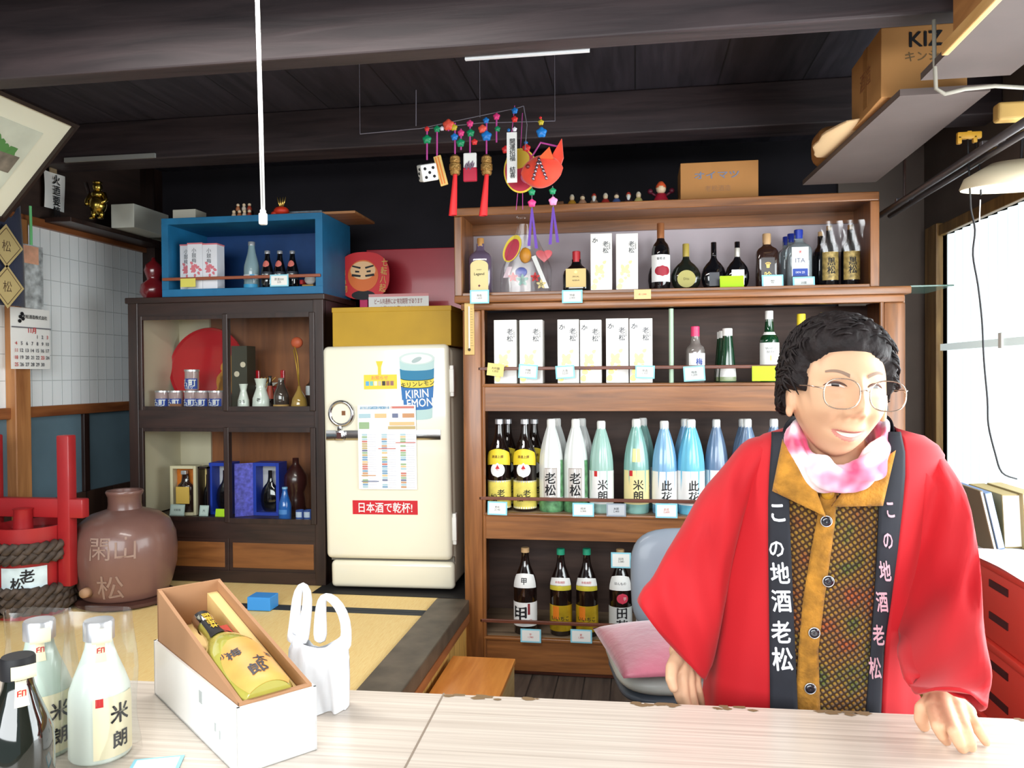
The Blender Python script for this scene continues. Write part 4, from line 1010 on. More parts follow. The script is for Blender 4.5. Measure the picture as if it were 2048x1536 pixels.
# ---------------------------------------------------------------- inside the blue crate
YI = 3.56
WB = mat('pale_box', S(226, 228, 234), .5); PINKP = mat('pink_print', S(214, 120, 130), .6)
def pinkbox(lb, px0, px1, pyt, Y):
    loc, h, w_ = put(px0, px1, pyt, 566, Y, CRZ)
    t = thing('plum_wine_box', lb, 'box', loc, 0, 'pink print boxes in the blue crate')
    MB().box(-w_, w_, 0, w_ * 1.9, 0, h, .001).build('carton', WB, t)
    MB().box(-w_ - .0006, w_ + .0006, -.0006, w_ * 1.9 + .0006, h - .006, h + .0006).build('lid_edge', PINKP, t)
    k = MB(); rnd2 = random.Random(2)
    for i in range(16):
        a = rnd2.uniform(0, 6.28); rr_ = rnd2.uniform(.1, .45) * w_ * 2
        x = min(w_ * .75, max(-w_ * .8, .15 * w_ + rr_ * math.cos(a))); z = h * .46 + rr_ * math.sin(a) * 1.1
        k.poly([(max(-w_ + .001, min(w_ - .001, px)), -.0006 - .00006 * i, pz) for px, pz in leafpts(x, z, .009, .006, a)])
    k.build('plum_blossom_print', PINKP, t)
    letter(vert('小鼓梅'), .024, flat(-.1 * w_, -.001, h * .73), mat('dark_grey_ink', S(74, 78, 84), .6), t)
    return t
pinkbox('white pink print box at the left, half behind its neighbour', 360, 388, 489, 3.522)
pinkbox('white pink print box in the middle of the three', 375, 404.5, 486, 3.49)
pinkbox('white pink print box at the right, showing its side', 405, 434, 487, 3.49)
l, h, w_ = put(489, 518, 484, 566, YI, CRZ)
bottle('clear_sake_bottle', 'clear frosted bottle with a silver cap in the blue crate', l, h, w_, 'slim', mat('frosted_blue_glass', S(132, 158, 164), .25, coat=.6), (.45, .92, 1.0, SILV),
  [dict(z0=.2, z1=.30, w=1.3, mat=mat('pale_grey_label', S(206, 212, 216), .5)), dict(z0=.2, z1=.30, w=.3, a=.5, mat=mat('cyan_label', S(60, 160, 206), .5), name='label_block'), dict(z0=.02, z1=.1, w=1.2, mat=mat('cyan_label', S(60, 160, 206), .5), name='foot_label')])
for cxp, lb in ((535, 'small black bottle with round pink label, left of three'), (560, 'small black bottle with round pink label, middle of three'), (585, 'small black bottle with round pink label, right of three')):
    l, h, w_ = put(cxp - 12, cxp + 12, 502, 566, YI, CRZ)
    bottle('small_black_bottle', lb, l, h, w_, 'small', BKGLASS, (.44, .92, 1.0, SILV), [dict(z0=.56, z1=.74, w=.8, mat=mat('salmon_sticker', S(214, 116, 104), .5), round=True, name='round_sticker'),
      dict(z0=.24, z1=.44, w=1.3, mat=mat('charcoal_label', S(40, 46, 58), .5), text=[('古酒', .018, WHITE, 0, 0)])], 'small black bottles in the blue crate')
c = P(615, 562, YI)
sw_ = thing('sweet_packet', 'small wrapped white sweet on a gold box at the crate end', 'packet', (c.x, YI, CRZ))
MB().box(-.028, .028, 0, .05, 0, .018, .002).build('gold_tray', mat('gold_tray', S(176, 140, 70), .5), sw_)
MB().ball((.005, .02, .042), .026, 1.1, .8, .9, 12).build('white_wrapper', mat('white_wrapper', S(226, 220, 214), .5), sw_, True)
MB().box(-.036, -.02, -.01, .03, .018, .04, .004).build('red_ribbon', RED, sw_)
card(361, 391, 557, 574, YC - .014, mat('plain_yellow_card', S(214, 206, 96), .6), mat('plain_yellow_card', S(214, 206, 96), .6), None, 'plain yellow card on the rail of the blue crate')
card(540, 577, 549, 573, YC - .014, A, PAPER, '原酒300\n225', 'blue bordered price card on the rail of the blue crate', ts=.013)
# ---------------------------------------------------------------- on top of the blue crate
zq = zq1 + .0005
for i, (px, py, cc, lb) in enumerate(((468, 420, (226, 200, 170), 'tiny pale figurine at the left end of the cluster'), (479, 421, (190, 120, 80), 'tiny amber figurine second in the cluster'), (489, 421, (226, 210, 190), 'tiny white figurine third in the cluster'), (499, 421, (170, 70, 50), 'tiny red brown figurine at the right of the cluster'))):
    c = P(px, 432, 3.54)
    f = thing('tiny_figurine', lb + ' on the crate', 'figurine', (c.x, 3.54, zq), 0, 'tiny figurines on the blue crate')
    cm_ = mat('fig_%d' % i, S(*cc), .4)
    MB().lathe([(0, 0), (.011, 0), (.012, .012), (.007, .026), (0, .028)], 14, cap=False).build('body', cm_, f, True)
    MB().ball((0, 0, .032), .0085, n=12).build('head', mat('fig_face', S(232, 206, 170), .45), f, True)
for i, (px, lb) in enumerate(((474, 'upper tiny figurine at the left on the stand'), (486, 'upper tiny figurine at the middle of the stand'), (497, 'upper tiny figurine at the right on the stand'))):
    c = P(px, 412, 3.58)
    f = thing('tiny_figurine', lb, 'figurine', (c.x, 3.59, zq + .045), 0, 'tiny figurines on the blue crate')
    MB().lathe([(0, 0), (.010, 0), (.011, .011), (.006, .024), (0, .026)], 14, cap=False).build('body', mat('fig_%d' % (i + 1), S(200, 160, 120), .4), f, True)
    MB().ball((0, 0, .029), .008, n=12).build('head', mat('fig_face', S(232, 206, 170), .45), f, True)
c = P(486, 425, 3.59)
st = MB().box(-.05, .05, -.012, .012, 0, .0445, .002).build('figurine_stand', DARKWOOD); st.location = (c.x, 3.59, zq); tag(st, 'low dark stand carrying the upper row of tiny figurines', 'stand')
c = P(563, 430, 3.52)
ka = thing('red_helmet_ornament', 'small red ornament with gold prongs on the blue crate', 'ornament', (c.x, 3.52, zq))
MB().ball((0, 0, .022), .036, 1, .9, .62, 16).ball((-.03, -.012, .01), .016, 1, .8, .6, 10).build('red_body', mat('vermilion', S(206, 54, 30), .45), ka, True)
for i, a in enumerate((-.5, -.15, .2, .55)):
    MB().tube([(math.sin(a) * .012, 0, .04), (math.sin(a) * .03, 0, .066), (math.sin(a) * .042, 0, .088)], [.004, .0035, .001], 6).build('gold_prong', GOLD, ka, True)
for (a, b_, yt, lb, m_, dz) in ((357, 402, 423, 'flat pale box on the blue crate, left of the figurines', mat('pale_beige_box', S(196, 192, 176), .7), .25), (585, 652, 426, 'flat grey patterned box on the blue crate, right of the red ornament', mat('grey_pattern_box', S(124, 136, 146), .6, noise_s=60, noise_a=.3), .16)):
    l, h, w_ = put(a, b_, yt, 432, 3.62, zq)
    o = MB().box(-w_, w_, -.05, .05, 0, max(.018, h), .002).build('flat_box', m_); o.location = l; tag(o, lb, 'box')
pk = MB().box(-.20, .20, -.14, .14, 0, .012, .002).build('thin_board', wood('tan_board', S(140, 92, 54), S(176, 124, 78), (1, 9, 9), 3, .5))
c = P(668, 440, 3.72); pk.location = (c.x - .02, 3.66, zq); tag(pk, 'tan wooden board lying across the right end of the blue crate', 'board')
# lacquered gourd beside the crate
c = P(303, 590, 3.62)
gd = thing('lacquered_gourd', 'dark red lacquered double gourd squeezed beside the blue crate', 'gourd', (c.x, 3.64, zL0 + zl(592) + .001))
k = MB().lathe([(0, 0), (.04, .002), (.065, .04), (.06, .08), (.03, .105), (.034, .12), (.045, .15), (.036, .18), (.012, .2), (.008, .215), (0, .217)], 28, cap=False)
k.build('body', mat('dark_red_lacquer', S(110, 22, 28), .25, coat=.6), gd, True)
# ---------------------------------------------------------------- glazed cabinet, upper shelf
YG = 3.60
c = P(420, 835, YG + .17)
tr = thing('red_tray', 'big round red lacquer tray with gold painting leaning in the cabinet', 'tray', (P(408, 760, YG + .14).x, YG + .14, ZLU + .003), rot=(-.16, 0, 0))
R_ = (P(483, 745, YG + .14).x - P(333, 745, YG + .14).x) / 2
ln = MB().lathe([(0, -.006), (R_ * .96, -.006), (R_, .008), (R_ * .985, .012), (R_ * .94, 0), (0, .0)], 56, cap=False, mtx=Matrix.Translation((0, 0, R_)) @ Matrix.Rotation(PI / 2, 4, 'X'))
ln.build('tray_disc', mat('red_lacquer', S(190, 16, 30), .16, coat=.8), tr, True, 40)
k = MB()
for i, (a, r_) in enumerate(((-.1, .42), (-.5, .55), (.35, .5), (-.3, .75), (.1, .75), (-.75, .75), (-.55, .3))):
    k.poly([(R_ * .35 + p_[0], -.0012, R_ * .82 + p_[1]) for p_ in leafpts(R_ * r_ * .55 * math.cos(a * 2.2), R_ * r_ * .75 * math.sin(a * 2.2), .05, .028, a * 3)])
k.build('gold_painting', mat('gold_paint', S(206, 140, 50), .4, .3), tr)
JARG = mat('cup_glass', S(176, 150, 150), .06, coat=1.0)
def cupsake(lb, cxp, pyt, pyb, z, Y):
    l, h, w_ = put(cxp - 13, cxp + 13, pyt, pyb, Y, z)
    t = thing('cup_sake', lb, 'sake cup', l, 0, 'blue label cup sakes')
    MB().lathe([(0, 0), (w_ * .88, 0), (w_ * .95, h * .08), (w_ * .98, h * .9)], 24, cap=False).build('glass', JARG, t, True, 40)
    MB().lathe([(0, h * .9), (w_ * 1.04, h * .9), (w_ * 1.04, h * .985), (w_ * .95, h), (0, h)], 24, cap=False).build('lid', SILV, t, True, 40)
    k = MB().curl(w_ * 2.6, h * .5, h * .06, w_ * 1.0); lo = k.build('label', INKBLUE, t, True)
    letter('古町', h * .38, wrap(w_ * 1.02, h * .36), WHITE, lo, bold=.04)
    letter('しぼり', h * .16, wrap(w_ * 1.02, h * .14), WHITE, lo, bold=.02)
    return t
for cxp, lb in ((325, 'blue label cup sake at the left end of the row'), (352, 'blue label cup sake second in the row behind the tag'), (383, 'blue label cup sake under the stacked one'), (404, 'blue label cup sake touching the one under the stack'), (432, 'blue label cup sake at the right end of the row')):
    cupsake(lb, cxp, 781, 820, ZLU + .0005, YG - .02)
cupsake('blue label cup sake stacked on top of the row', 384, 739, 781, ZLU + .0005 + (P(383, 781, YG - .02).z - ZLU) + .001, YG - .02)
o = MB().box(-.03, .03, -.004, .004, 0, .026, .001).build('small_tag', mat('brown_tag', S(140, 96, 70), .7)); o.location = (P(350, 815, 3.53).x, 3.535, ZLU + .001); tag(o, 'small brown tag standing before the cup sakes', 'tag')
CEL = mat('celadon_white', S(224, 232, 222), .2, coat=.6)
for a, b_, yt, lb, wr in ((476, 498, 768, 'smaller white ceramic sake flask in the glazed cabinet', 'つる'), (506, 538, 757, 'larger white ceramic sake flask with brush marks', '老')):
    l, h, w_ = put(a, b_, yt, 820, YG - .03, ZLU + .0005)
    t = thing('sake_flask', lb, 'sake flask', l, 0, 'white sake flasks in the cabinet')
    MB().lathe([(0, 0), (w_ * .92, 0), (w_, h * .08), (w_ * .95, h * .35), (w_ * .62, h * .62), (w_ * .5, h * .74), (w_ * .68, h * .95), (w_ * .76, h), (w_ * .62, h), (w_ * .42, h * .76), (0, h * .7)], 28, cap=False).build('body', CEL, t, True, 50)
    letter(wr, h * .14, wrap(w_ * .985, h * .3, .15), BLACK, t, 'brush_mark', .02)
# red bucket-shaped set with folded paper
c = P(532, 800, YG + .08)
rb_ = thing('red_bucket_ornament', 'red lacquer horned bucket ornament with a folded paper bow', 'ornament', (c.x, YG + .13, ZLU + .0005))
k = MB().lathe([(0, 0), (.045, 0), (.05, .055), (.048, .06), (0, .06)], 24, cap=False); k.build('bucket', mat('red_lacquer', S(190, 16, 30), .16, coat=.8), rb_, True, 40)
for s in (-1, 1): MB().box(s * .066 - .01, s * .066 + .01, -.008, .008, .04, .185, .003).build('horn', mat('red_lacquer', S(190, 16, 30), .16, coat=.8), rb_)
MB().box(-.085, .085, -.01, .01, .075, .105, .003).build('cross_bar', mat('red_lacquer', S(190, 16, 30), .16, coat=.8), rb_)
MB().poly([(-.06, -.02, .12), (.055, -.03, .125), (-.03, -.03, .07)]).poly([(-.07, -.022, .112), (.0, -.034, .1), (-.045, -.028, .06)]).build('folded_paper', mat('folded_white', S(232, 232, 226), .5), rb_)
k = MB()
for i in range(5): k.tube([(-.05 + i * .012, -.03, .08), (-.045 + i * .014, -.034, .12), (-.03 + i * .018, -.03, .15)], .0022, 5)
k.build('gold_cord', mat('gold_cord', S(206, 160, 60), .4, .4), rb_)
l, h, w_ = put(533, 548, 752, 820, YG + .0, ZLU + .0005)
bottle('small_bottle', 'slim dark bottle with a red label behind the flasks', l, h, w_, 'slim', DKGLASS, (.42, .94, 1, BLACK), [dict(z0=.3, z1=.7, w=1.2, mat=mat('brick_label', S(150, 60, 40), .5))])
l, h, w_ = put(548, 577, 756, 820, YG - .02, ZLU + .0005)
bottle('small_bottle', 'stout smoky bottle with a straw base in the glazed cabinet', l, h, w_, 'small', mat('smoky_glass', S(70, 58, 52), .1, coat=1), (.4, .93, 1, mat('grey_cap', S(130, 120, 110), .4)), [dict(z0=0, z1=.14, w=2.6, mat=mat('straw_base', S(190, 150, 90), .7), name='straw_base')])
l, h, w_ = put(583, 614, 772, 820, YG - .03, ZLU + .0005)
gg = thing('glass_gourd', 'amber gourd shaped glass bottle tied with a long gold cord', 'bottle', l)
k = MB().lathe([(0, 0), (w_ * .9, 0), (w_, h * .15), (w_ * .85, h * .45), (w_ * .3, h * .8), (w_ * .16, h), (0, h)], 28, cap=False); k.build('body', mat('amber_glass', S(176, 140, 70), .1, coat=1), gg, True)
MB().tube([(0, 0, h), (-.006, .01, h * 1.7), (-.016, .02, h * 2.3), (-.03, .02, h * 2.75)], .003, 6).tube([(0, 0, h), (-.012, .0, h * 1.9), (-.03, .01, h * 2.6)], .003, 6).build('gold_cord', mat('gold_cord', S(206, 160, 60), .4, .4), gg, True)
MB().ball((-.022, .03, h * 2.9), .03, 1, .6, .9, 14).build('orange_bow', mat('orange_bow', S(206, 96, 60), .5), gg, True)
l, h, w_ = put(612, 640, 742, 820, YG + .06, ZLU + .0005)
bottle('dark_bottle', 'brown glass bottle at the right end of the upper cabinet shelf', l, h, w_, 'scotch', mat('murky_glass', S(66, 48, 34), .08, coat=1), (.42, .9, 1, mat('grey_cap', S(130, 120, 110), .4)), [dict(z0=.35, z1=.6, w=.8, mat=mat('pale_grey_label', S(206, 212, 216), .5))])
l, h, w_ = put(463, 494, 692, 820, YG + .02, ZLU + .0005)
db = thing('dark_box', 'tall dark green box with white flower print in the cabinet', 'box', l)
MB().box(-w_, w_, 0, .09, 0, h, .001).build('carton', mat('dark_green_card', S(58, 56, 40), .5), db)
for q in ((-.3, .55), (.5, .7)): ell(MB(), q[0] * w_, -.001, q[1] * h, .014, .014, 0, .0006, 10).build('flower_print', mat('pale_flower', S(226, 214, 190), .6), db)
# ---------------------------------------------------------------- glazed cabinet, lower shelf
YH = 3.58
l, h, w_ = put(341, 391, 932, 1034, YH, ZLM + .0005)
fb = thing('framed_bottle_box', 'cream framed presentation box showing a bottle with a yellow label', 'boxed bottle', l, .06)
MB().box(-w_, w_, .05, .06, 0, h).box(-w_, -w_ + .014, 0, .055, 0, h, .002).box(w_ - .014, w_, 0, .055, 0, h, .002).box(-w_ + .0142, w_ - .0142, 0.0005, .055, 0, .014).box(-w_ + .0142, w_ - .0142, 0.0005, .055, h - .014, h).build('box_frame', mat('cream_frame', S(214, 204, 170), .5), fb)
MB().box(-w_ + .014, w_ - .014, .044, .05, .014, h - .014).build('orange_backing', mat('orange_backing', S(200, 110, 24), .5, noise_s=14, noise_a=.5), fb)
MB().lathe([(r * w_ * .62, z * (h - .03)) for r, z in PROF['scotch']], 24, 0, .025, .014, sy=.55, cap=False).build('bottle', mat('deep_brown_glass', S(44, 28, 24), .06, coat=1.0), fb, True, 50)
MB().box(-w_ * .5, w_ * .52, -.006, -.003, h * .24, h * .58).build('yellow_label', OCHRE, fb)
MB().box(-w_ * .2, w_ * .2, .004, .03, h * .82, h * .9, .003).build('bottle_cap', SILV, fb)
l, h, w_ = put(396, 416, 934, 1034, YH + .02, ZLM + .0005)
bb = thing('open_bottle_box', 'narrow dark box with gold lined inside and a bottle', 'boxed bottle', l)
MB().box(-w_, w_, .06, .07, 0, h).box(-w_, -w_ + .006, 0, .06, 0, h).box(w_ - .006, w_, 0, .06, 0, h).box(-w_, w_, 0, .06, 0, .008).box(-w_, w_, 0, .06, h - .008, h).build('box_shell', DARKWOODV, bb)
MB().box(-w_ + .006, w_ - .006, .055, .06, h * .1, h - .008).build('gold_lining', mat('pale_gold_lining', S(232, 206, 140), .4), bb)
MB().lathe([(r * w_ * .75, z * h * .9) for r, z in PROF['flask']], 24, .004, .03, .008, sy=.6, cap=False).build('bottle', BKGLASS, bb, True)
BLUEBOX = mat('royal_blue_card', S(28, 60, 170), .4); GREYIN = mat('silver_lining', S(196, 196, 200), .4)
def bluebox(lb, px0, px1, flap=False):
    l, h, w_ = put(px0, px1, 926, 1037, YH + .04, ZLM + .0005)
    t = thing('blue_bottle_box', lb, 'boxed bottle', l)
    MB().box(-w_, w_, .08, .09, 0, h).box(-w_, -w_ + .016, 0, .08, 0, h, .001).box(w_ - .016, w_, 0, .08, 0, h, .001).box(-w_ + .0162, w_ - .0162, 0.0005, .08, 0, .016).box(-w_ + .0162, w_ - .0162, 0.0005, .08, h - .016, h).build('box_shell', BLUEBOX, t)
    MB().box(-w_ + .016, w_ - .016, .074, .08, .016, h - .016).build('silver_lining', GREYIN, t)
    MB().lathe([(r * w_ * .74, z * (h - .03)) for r, z in PROF['flask']], 28, .004, .038, .016, sy=.5, cap=False).build('bottle', BKGLASS, t, True)
    if flap:
        fl_ = MB().box(-.085, 0, -.001, .002, 0, h).build('open_flap', mat('blue_pattern_card', S(90, 90, 196), .4, noise_s=50, noise_a=.5), t)
        fl_.location = (-w_, 0, 0); fl_.rotation_euler = (0, 0, .62)
    return t
bluebox('royal blue box with a bottle, left of the middle door stile', 418, 462)
bluebox('royal blue box with an opened patterned flap, right of the stile', 506, 558, True)
l, h, w_ = put(558, 582, 974, 1046, 3.52, ZLM + .0005)
bottle('blue_bottle', 'slender blue glazed bottle standing before the dark gourd', l, h, w_, 'slim', mat('cobalt_glaze', S(36, 96, 176), .15, coat=.8), (.44, .94, 1, mat('pale_cobalt', S(120, 170, 210), .3)), [dict(z0=.2, z1=.34, w=.7, mat=mat('faint_blue_label', S(70, 130, 200), .4))])
for cxp, lb in ((600, 'small blue and white cup, left of the two'), (616, 'small blue and white cup, right of the two')):
    l, h, w_ = put(cxp - 8, cxp + 8, 1020, 1046, 3.52, ZLM + .0005)
    t = thing('sake_cup', lb, 'cup', l, 0, 'small blue and white cups')
    MB().lathe([(0, 0), (w_ * .8, 0), (w_, h * .15), (w_, h), (w_ * .86, h), (w_ * .86, h * .1), (0, h * .1)], 24, cap=False).build('body', mat('blue_cup_glaze', S(60, 90, 160), .25, coat=.5), t, True, 40)
    MB().curl(w_ * 1.6, h * .5, h * .35, w_ * 1.015).build('pale_band', mat('pale_cup_band', S(190, 204, 224), .4), t, True)
l, h, w_ = put(570, 614, 916, 1030, 3.66, ZLM + .0005)
t = thing('dark_gourd', 'dark brown hourglass gourd at the back of the lower cabinet shelf', 'gourd', l)
MB().lathe([(0, 0), (w_ * .6, 0), (w_ * .85, h * .12), (w_ * .8, h * .28), (w_ * .7, h * .4), (w_, h * .55), (w_ * .95, h * .7), (w_ * .5, h * .84), (w_ * .28, h * .9), (w_ * .26, h), (0, h)], 28, cap=False).build('body', mat('brown_lacquer', S(56, 24, 22), .3, coat=.5), t, True)
card(339, 368, 1009, 1031, 3.535, mat('grey_green_card', S(176, 196, 190), .6), mat('grey_green_face', S(196, 212, 206), .6), '化粧箱', 'grey green card leaning on the cream framed box', lean=-.2, ts=.012)
card(398, 416, 1011, 1032, 3.535, mat('grey_green_card', S(176, 196, 190), .6), mat('grey_green_face', S(196, 212, 206), .6), '大', 'grey green card leaning on the narrow dark box', lean=-.2, ts=.016)
card(430, 449, 1018, 1037, 3.53, LIME, LIME, None, 'lime card before the left royal blue box', lean=-.2)
# ---------------------------------------------------------------- left wall
# leaning framed picture
fc = P(155, 247, 2.62)
fp = thing('framed_picture', 'big framed landscape picture leaning out from the upper left wall', 'picture', (fc.x, 2.62, fc.z))
# local: +x' runs down the slope towards the wall, y along the wall
lean = math.radians(43)
dn = Vector((-math.sin(lean), 0, -math.cos(lean))); al = Vector((0, -1, 0)); nrm = Vector((math.cos(lean), 0, -math.sin(lean)))
FH, FLn = .46, 1.3
def fpt(a, b_, t_): return al * a + dn * b_ + nrm * t_
def slab(a0, a1, b0, b1, t0, t1):
    k = MB(); q = [fpt(a, b_, t_) for t_ in (t0, t1) for a, b_ in ((a0, b0), (a1, b0), (a1, b1), (a0, b1))]
    v = [k.bm.verts.new(p) for p in q]
    for f in ((0, 1, 2, 3), (7, 6, 5, 4), (0, 4, 5, 1), (1, 5, 6, 2), (2, 6, 7, 3), (3, 7, 4, 0)): k.bm.faces.new([v[i] for i in f])
    return k
FRD = mat('dark_picture_frame', S(40, 28, 24), .4)
for a0, a1, b0, b1 in ((0, FLn, 0, .014), (0, FLn, FH - .014, FH), (0, .014, .014, FH - .014), (FLn - .014, FLn, .014, FH - .014)):
    slab(a0, a1, b0, b1, -.01, .014).build('frame_bar', FRD, fp)
slab(.012, FLn - .012, .012, FH - .012, -.006, .0).build('mount_board', mat('ivory_mount', S(226, 226, 206), .7), fp)
slab(.10, FLn - .1, .085, FH - .085, .0, .002).build('picture_sheet', mat('pale_wash_picture', S(206, 212, 196), .6, noise_s=5, noise_a=.18), fp)
rnd = random.Random(11)
gs = MB()
for i in range(26):
    a = .13 + rnd.random() * .5; b_ = .17 + .03 * math.sin(a * 12) + rnd.uniform(-.012, .012); r = rnd.uniform(.014, .03)
    gs.poly([fpt(a + r * math.cos(t_) * rnd.uniform(.7, 1.1), b_ + r * math.sin(t_) * rnd.uniform(.7, 1.1), .0024 + i * .00005) for t_ in [j * 2 * PI / 8 for j in range(8)]])
gs.build('painted_trees', mat('picture_green', S(86, 138, 76), .7), fp)
slab(.12, .75, .20, .27, .0021, .0035).build('painted_house', mat('picture_grey_brown', S(120, 112, 100), .7, noise_s=20, noise_a=.4), fp)
# paper charm on the dark board
c = P(107, 380, 3.1); cX = XL + .03
a0, a1 = Px(88, 380, cX), Px(129, 385, cX)
pf = thing('paper_charm', 'white paper talisman with black brush drawing on the dark wall board', 'paper', (cX, a0.y, 0))
za, zb_ = Px(90, 340, cX).z, Px(90, 414, cX).z
wd = a1.y - a0.y
MB().grid(lambda u, v: (.004 * math.sin(u * 5 + v * 3), wd * u, zb_ + (za - zb_) * v), 8, 8).build('sheet', PAPER, pf, True)
k = MB().geo(text_geo(vert('火迺要慎'), .05, .02), lambda p: Vector((.007 + p.z, wd * .55 + p.x, (za + zb_) / 2 - .02 + p.y)))
k.build('brush_drawing', BLACK, pf)
MB().box(-.004, .004, wd * .3, wd * .6, za, za + .03).build('hanging_tab', mat('tan_tab', S(150, 130, 100), .7), pf)
# corner shelf with golden figure and boxes
sX = XL + .17
s0, s1 = Px(142, 439, sX), Px(292, 470, sX)
zs = Px(200, 449, sX).z
csh = MB().box(XL, sX, s0.y, YB - .02, zs - .022, zs, .003).build('corner_shelf', DARKWOOD); tag(csh, 'dark wooden shelf board fixed high in the left corner', 'shelf')
g = P(196, 438, 0.5 * (s0.y + s0.y + .12)); gy = s0.y + .09
gx_ = P(196, 430, gy).x
gf = thing('golden_figure', 'golden standing figure with a round belly on the corner shelf', 'figurine', (gx_, gy, zs + .0005))
gh = P(196, 362, gy).z - zs
GLD = mat('polished_gold', S(176, 150, 70), .22, 1.0)
k = MB().ball((0, 0, gh * .38), gh * .22, 1, .9, 1.15, 20).ball((0, 0, gh * .84), gh * .12, 1, 1, 1.15, 16).ball((0, 0, gh * .64), gh * .17, 1.05, .8, .7, 16)
for s in (-1, 1):
    k.tube([(s * gh * .10, 0, gh * .25), (s * gh * .12, -.005, gh * .02)], [gh * .08, gh * .055], 10)
    k.tube([(s * gh * .17, 0, gh * .66), (s * gh * .27, -.01, gh * .48), (s * gh * .2, -.03, gh * .36)], [gh * .07, gh * .06, gh * .045], 10)
    k.ball((s * gh * .12, -.015, gh * .02), gh * .06, 1, 1.5, .5, 10)
k.build('body', GLD, gf, True)
MB().ball((0, 0, gh * .95), gh * .10, 1.2, 1.2, .5, 14).build('cap', GLD, gf, True)
MB().tube([(-gh * .2, .02, gh * .3), (-gh * .42, .02, gh * 1.0)], .008, 8).build('staff', DARKWOOD, gf)
w0, w1 = P(222, 440, s0.y + .30), P(268, 440, s0.y + .30)
wb = MB().box(0, min(.16, w1.x - w0.x), 0, .30, 0, P(240, 408, s0.y + .30).z - zs, .003).build('white_box', mat('off_white_card', S(206, 208, 198), .6)); wb.location = (max(XL + .003, w0.x), s0.y + .30, zs + .0005); tag(wb, 'off white carton on the corner shelf next to the golden figure', 'box')
sbx = MB().box(0, .1, 0, .12, 0, .075, .003).build('small_box', mat('dull_beige_card', S(150, 146, 130), .6)); sbx.location = (sX - .105, s0.y + .64, zs + .0005); tag(sbx, 'small dull beige box at the back of the corner shelf', 'box')
# calendar
cX = XL + .075
def cpt(px, py): v = Px(px, py, cX); return (0, v.y, v.z)
c0 = cpt(20, 620); c1 = cpt(99, 660); zc_t, zc_b = Px(58, 617, cX).z, Px(58, 738, cX).z
cl = thing('calendar', 'wall calendar with red and black numbers hanging on the left post', 'calendar', (cX, c0[1], zc_b))
cw_, chh = c1[1] - c0[1], zc_t - zc_b
MB().grid(lambda u, v: (.006 * math.sin(u * 3), cw_ * u, chh * v), 8, 8).build('month_sheet', PAPER, cl, True)
cfn = lambda y, z: (lambda p: Vector((.0085 + p.z, y + p.x, z + p.y)))
MB().box(.0062, .0082, .0, cw_, chh * .67, chh * .69).build('header_rule', mat('grey_ink2', S(110, 110, 116), .6), cl)
letter('老松酒造株式会社', cw_ * .08, cfn(cw_ * .58, chh * .86), BLACK, cl, bold=.02)
k = MB()
for q in ((.26, .9), (.22, .85), (.2, .78), (.28, .82)): k.ball((.007, cw_ * q[0], chh * q[1]), cw_ * .045, .1, 1, .8, 10)
k.build('printed_emblem', BLACK, cl)
k = MB(); kr = MB()
days = [[None] * 4 + [1, 2, 3]] + [list(range(4 + 7 * i, 11 + 7 * i)) for i in range(3)] + [[25, 26, 27, 28, 29, 30, None]]
for r, row in enumerate(days):
    for q, d_ in enumerate(row):
        if d_ is None: continue
        tgt = kr if q == 0 or d_ in (3, 23) else k
        tgt.geo(text_geo(str(d_), cw_ * .095, .02), cfn(cw_ * (.1 + q * .133), chh * (.535 - r * .115)))
k.build('day_numbers', mat('grey_black_ink', S(70, 72, 84), .6), cl)
kr.build('red_numbers', RED, cl)
kr = MB().geo(text_geo('11月', cw_ * .12, .03), cfn(cw_ * .5, chh * .635)); kr.build('month_title', RED, cl)
pt, pb = Px(70, 492, cX).z - zc_b, chh + .002
up = MB().grid(lambda u, v: (.004 * math.sin(u * 3), cw_ * (.28 + .57 * u), pb + (pt - pb) * v), 6, 6).build('picture_sheet', mat('grey_fox_picture', S(178, 184, 186), .6, noise_s=24, noise_a=.55), cl, True)
MB().grid(lambda u, v: (.0075, cw_ * (.3 + .4 * u), pb + (pt - pb) * (.7 + .28 * v)), 2, 2).build('peach_print', mat('peach_print', S(226, 170, 140), .6, noise_s=20, noise_a=.2), cl)
MB().tube([(0, cw_ * .55, pt), (.004, cw_ * .53, pt + .06), (0, cw_ * .54, Px(60, 412, cX).z - zc_b)], .006, 6).build('green_ribbon', mat('mint_ribbon', S(120, 214, 140), .5), cl)
# navy cloth with gold diamond labels
nX = XL + .14
n1 = Px(47, 600, nX); zn_t, zn_b = Px(30, 425, nX).z, Px(30, 613, nX).z
nv = thing('navy_apron', 'navy work apron with two gold diamond labels hanging at the far left', 'apron', (nX, n1.y, zn_b))
nh = zn_t - zn_b
def nfn(u, v):
    y = -.55 * u * (1 if v < .75 else 1) - (.03 * (v - .0)); z = nh * v
    if v > .94: z += .03 * math.cos(u * 40) * (v - .94) / .06
    return (.012 * math.sin(u * 16 + v * 2) + .004, y, z)
MB().tube([(0, -.12, nh + .01), (-.02, -.14, nh + .08), (-.135, -.14, nh + .10)], .003, 6).build('hanging_cord', mat('navy_cord', S(40, 46, 70), .8), nv)
nb = MB().grid(nfn, 40, 14).build('cloth', mat('navy_cotton', S(38, 44, 66), .9, sheen=.3, bump=.2, bump_s=200), nv, True)
so = nb.modifiers.new('thick', 'SOLIDIFY'); so.thickness = .004
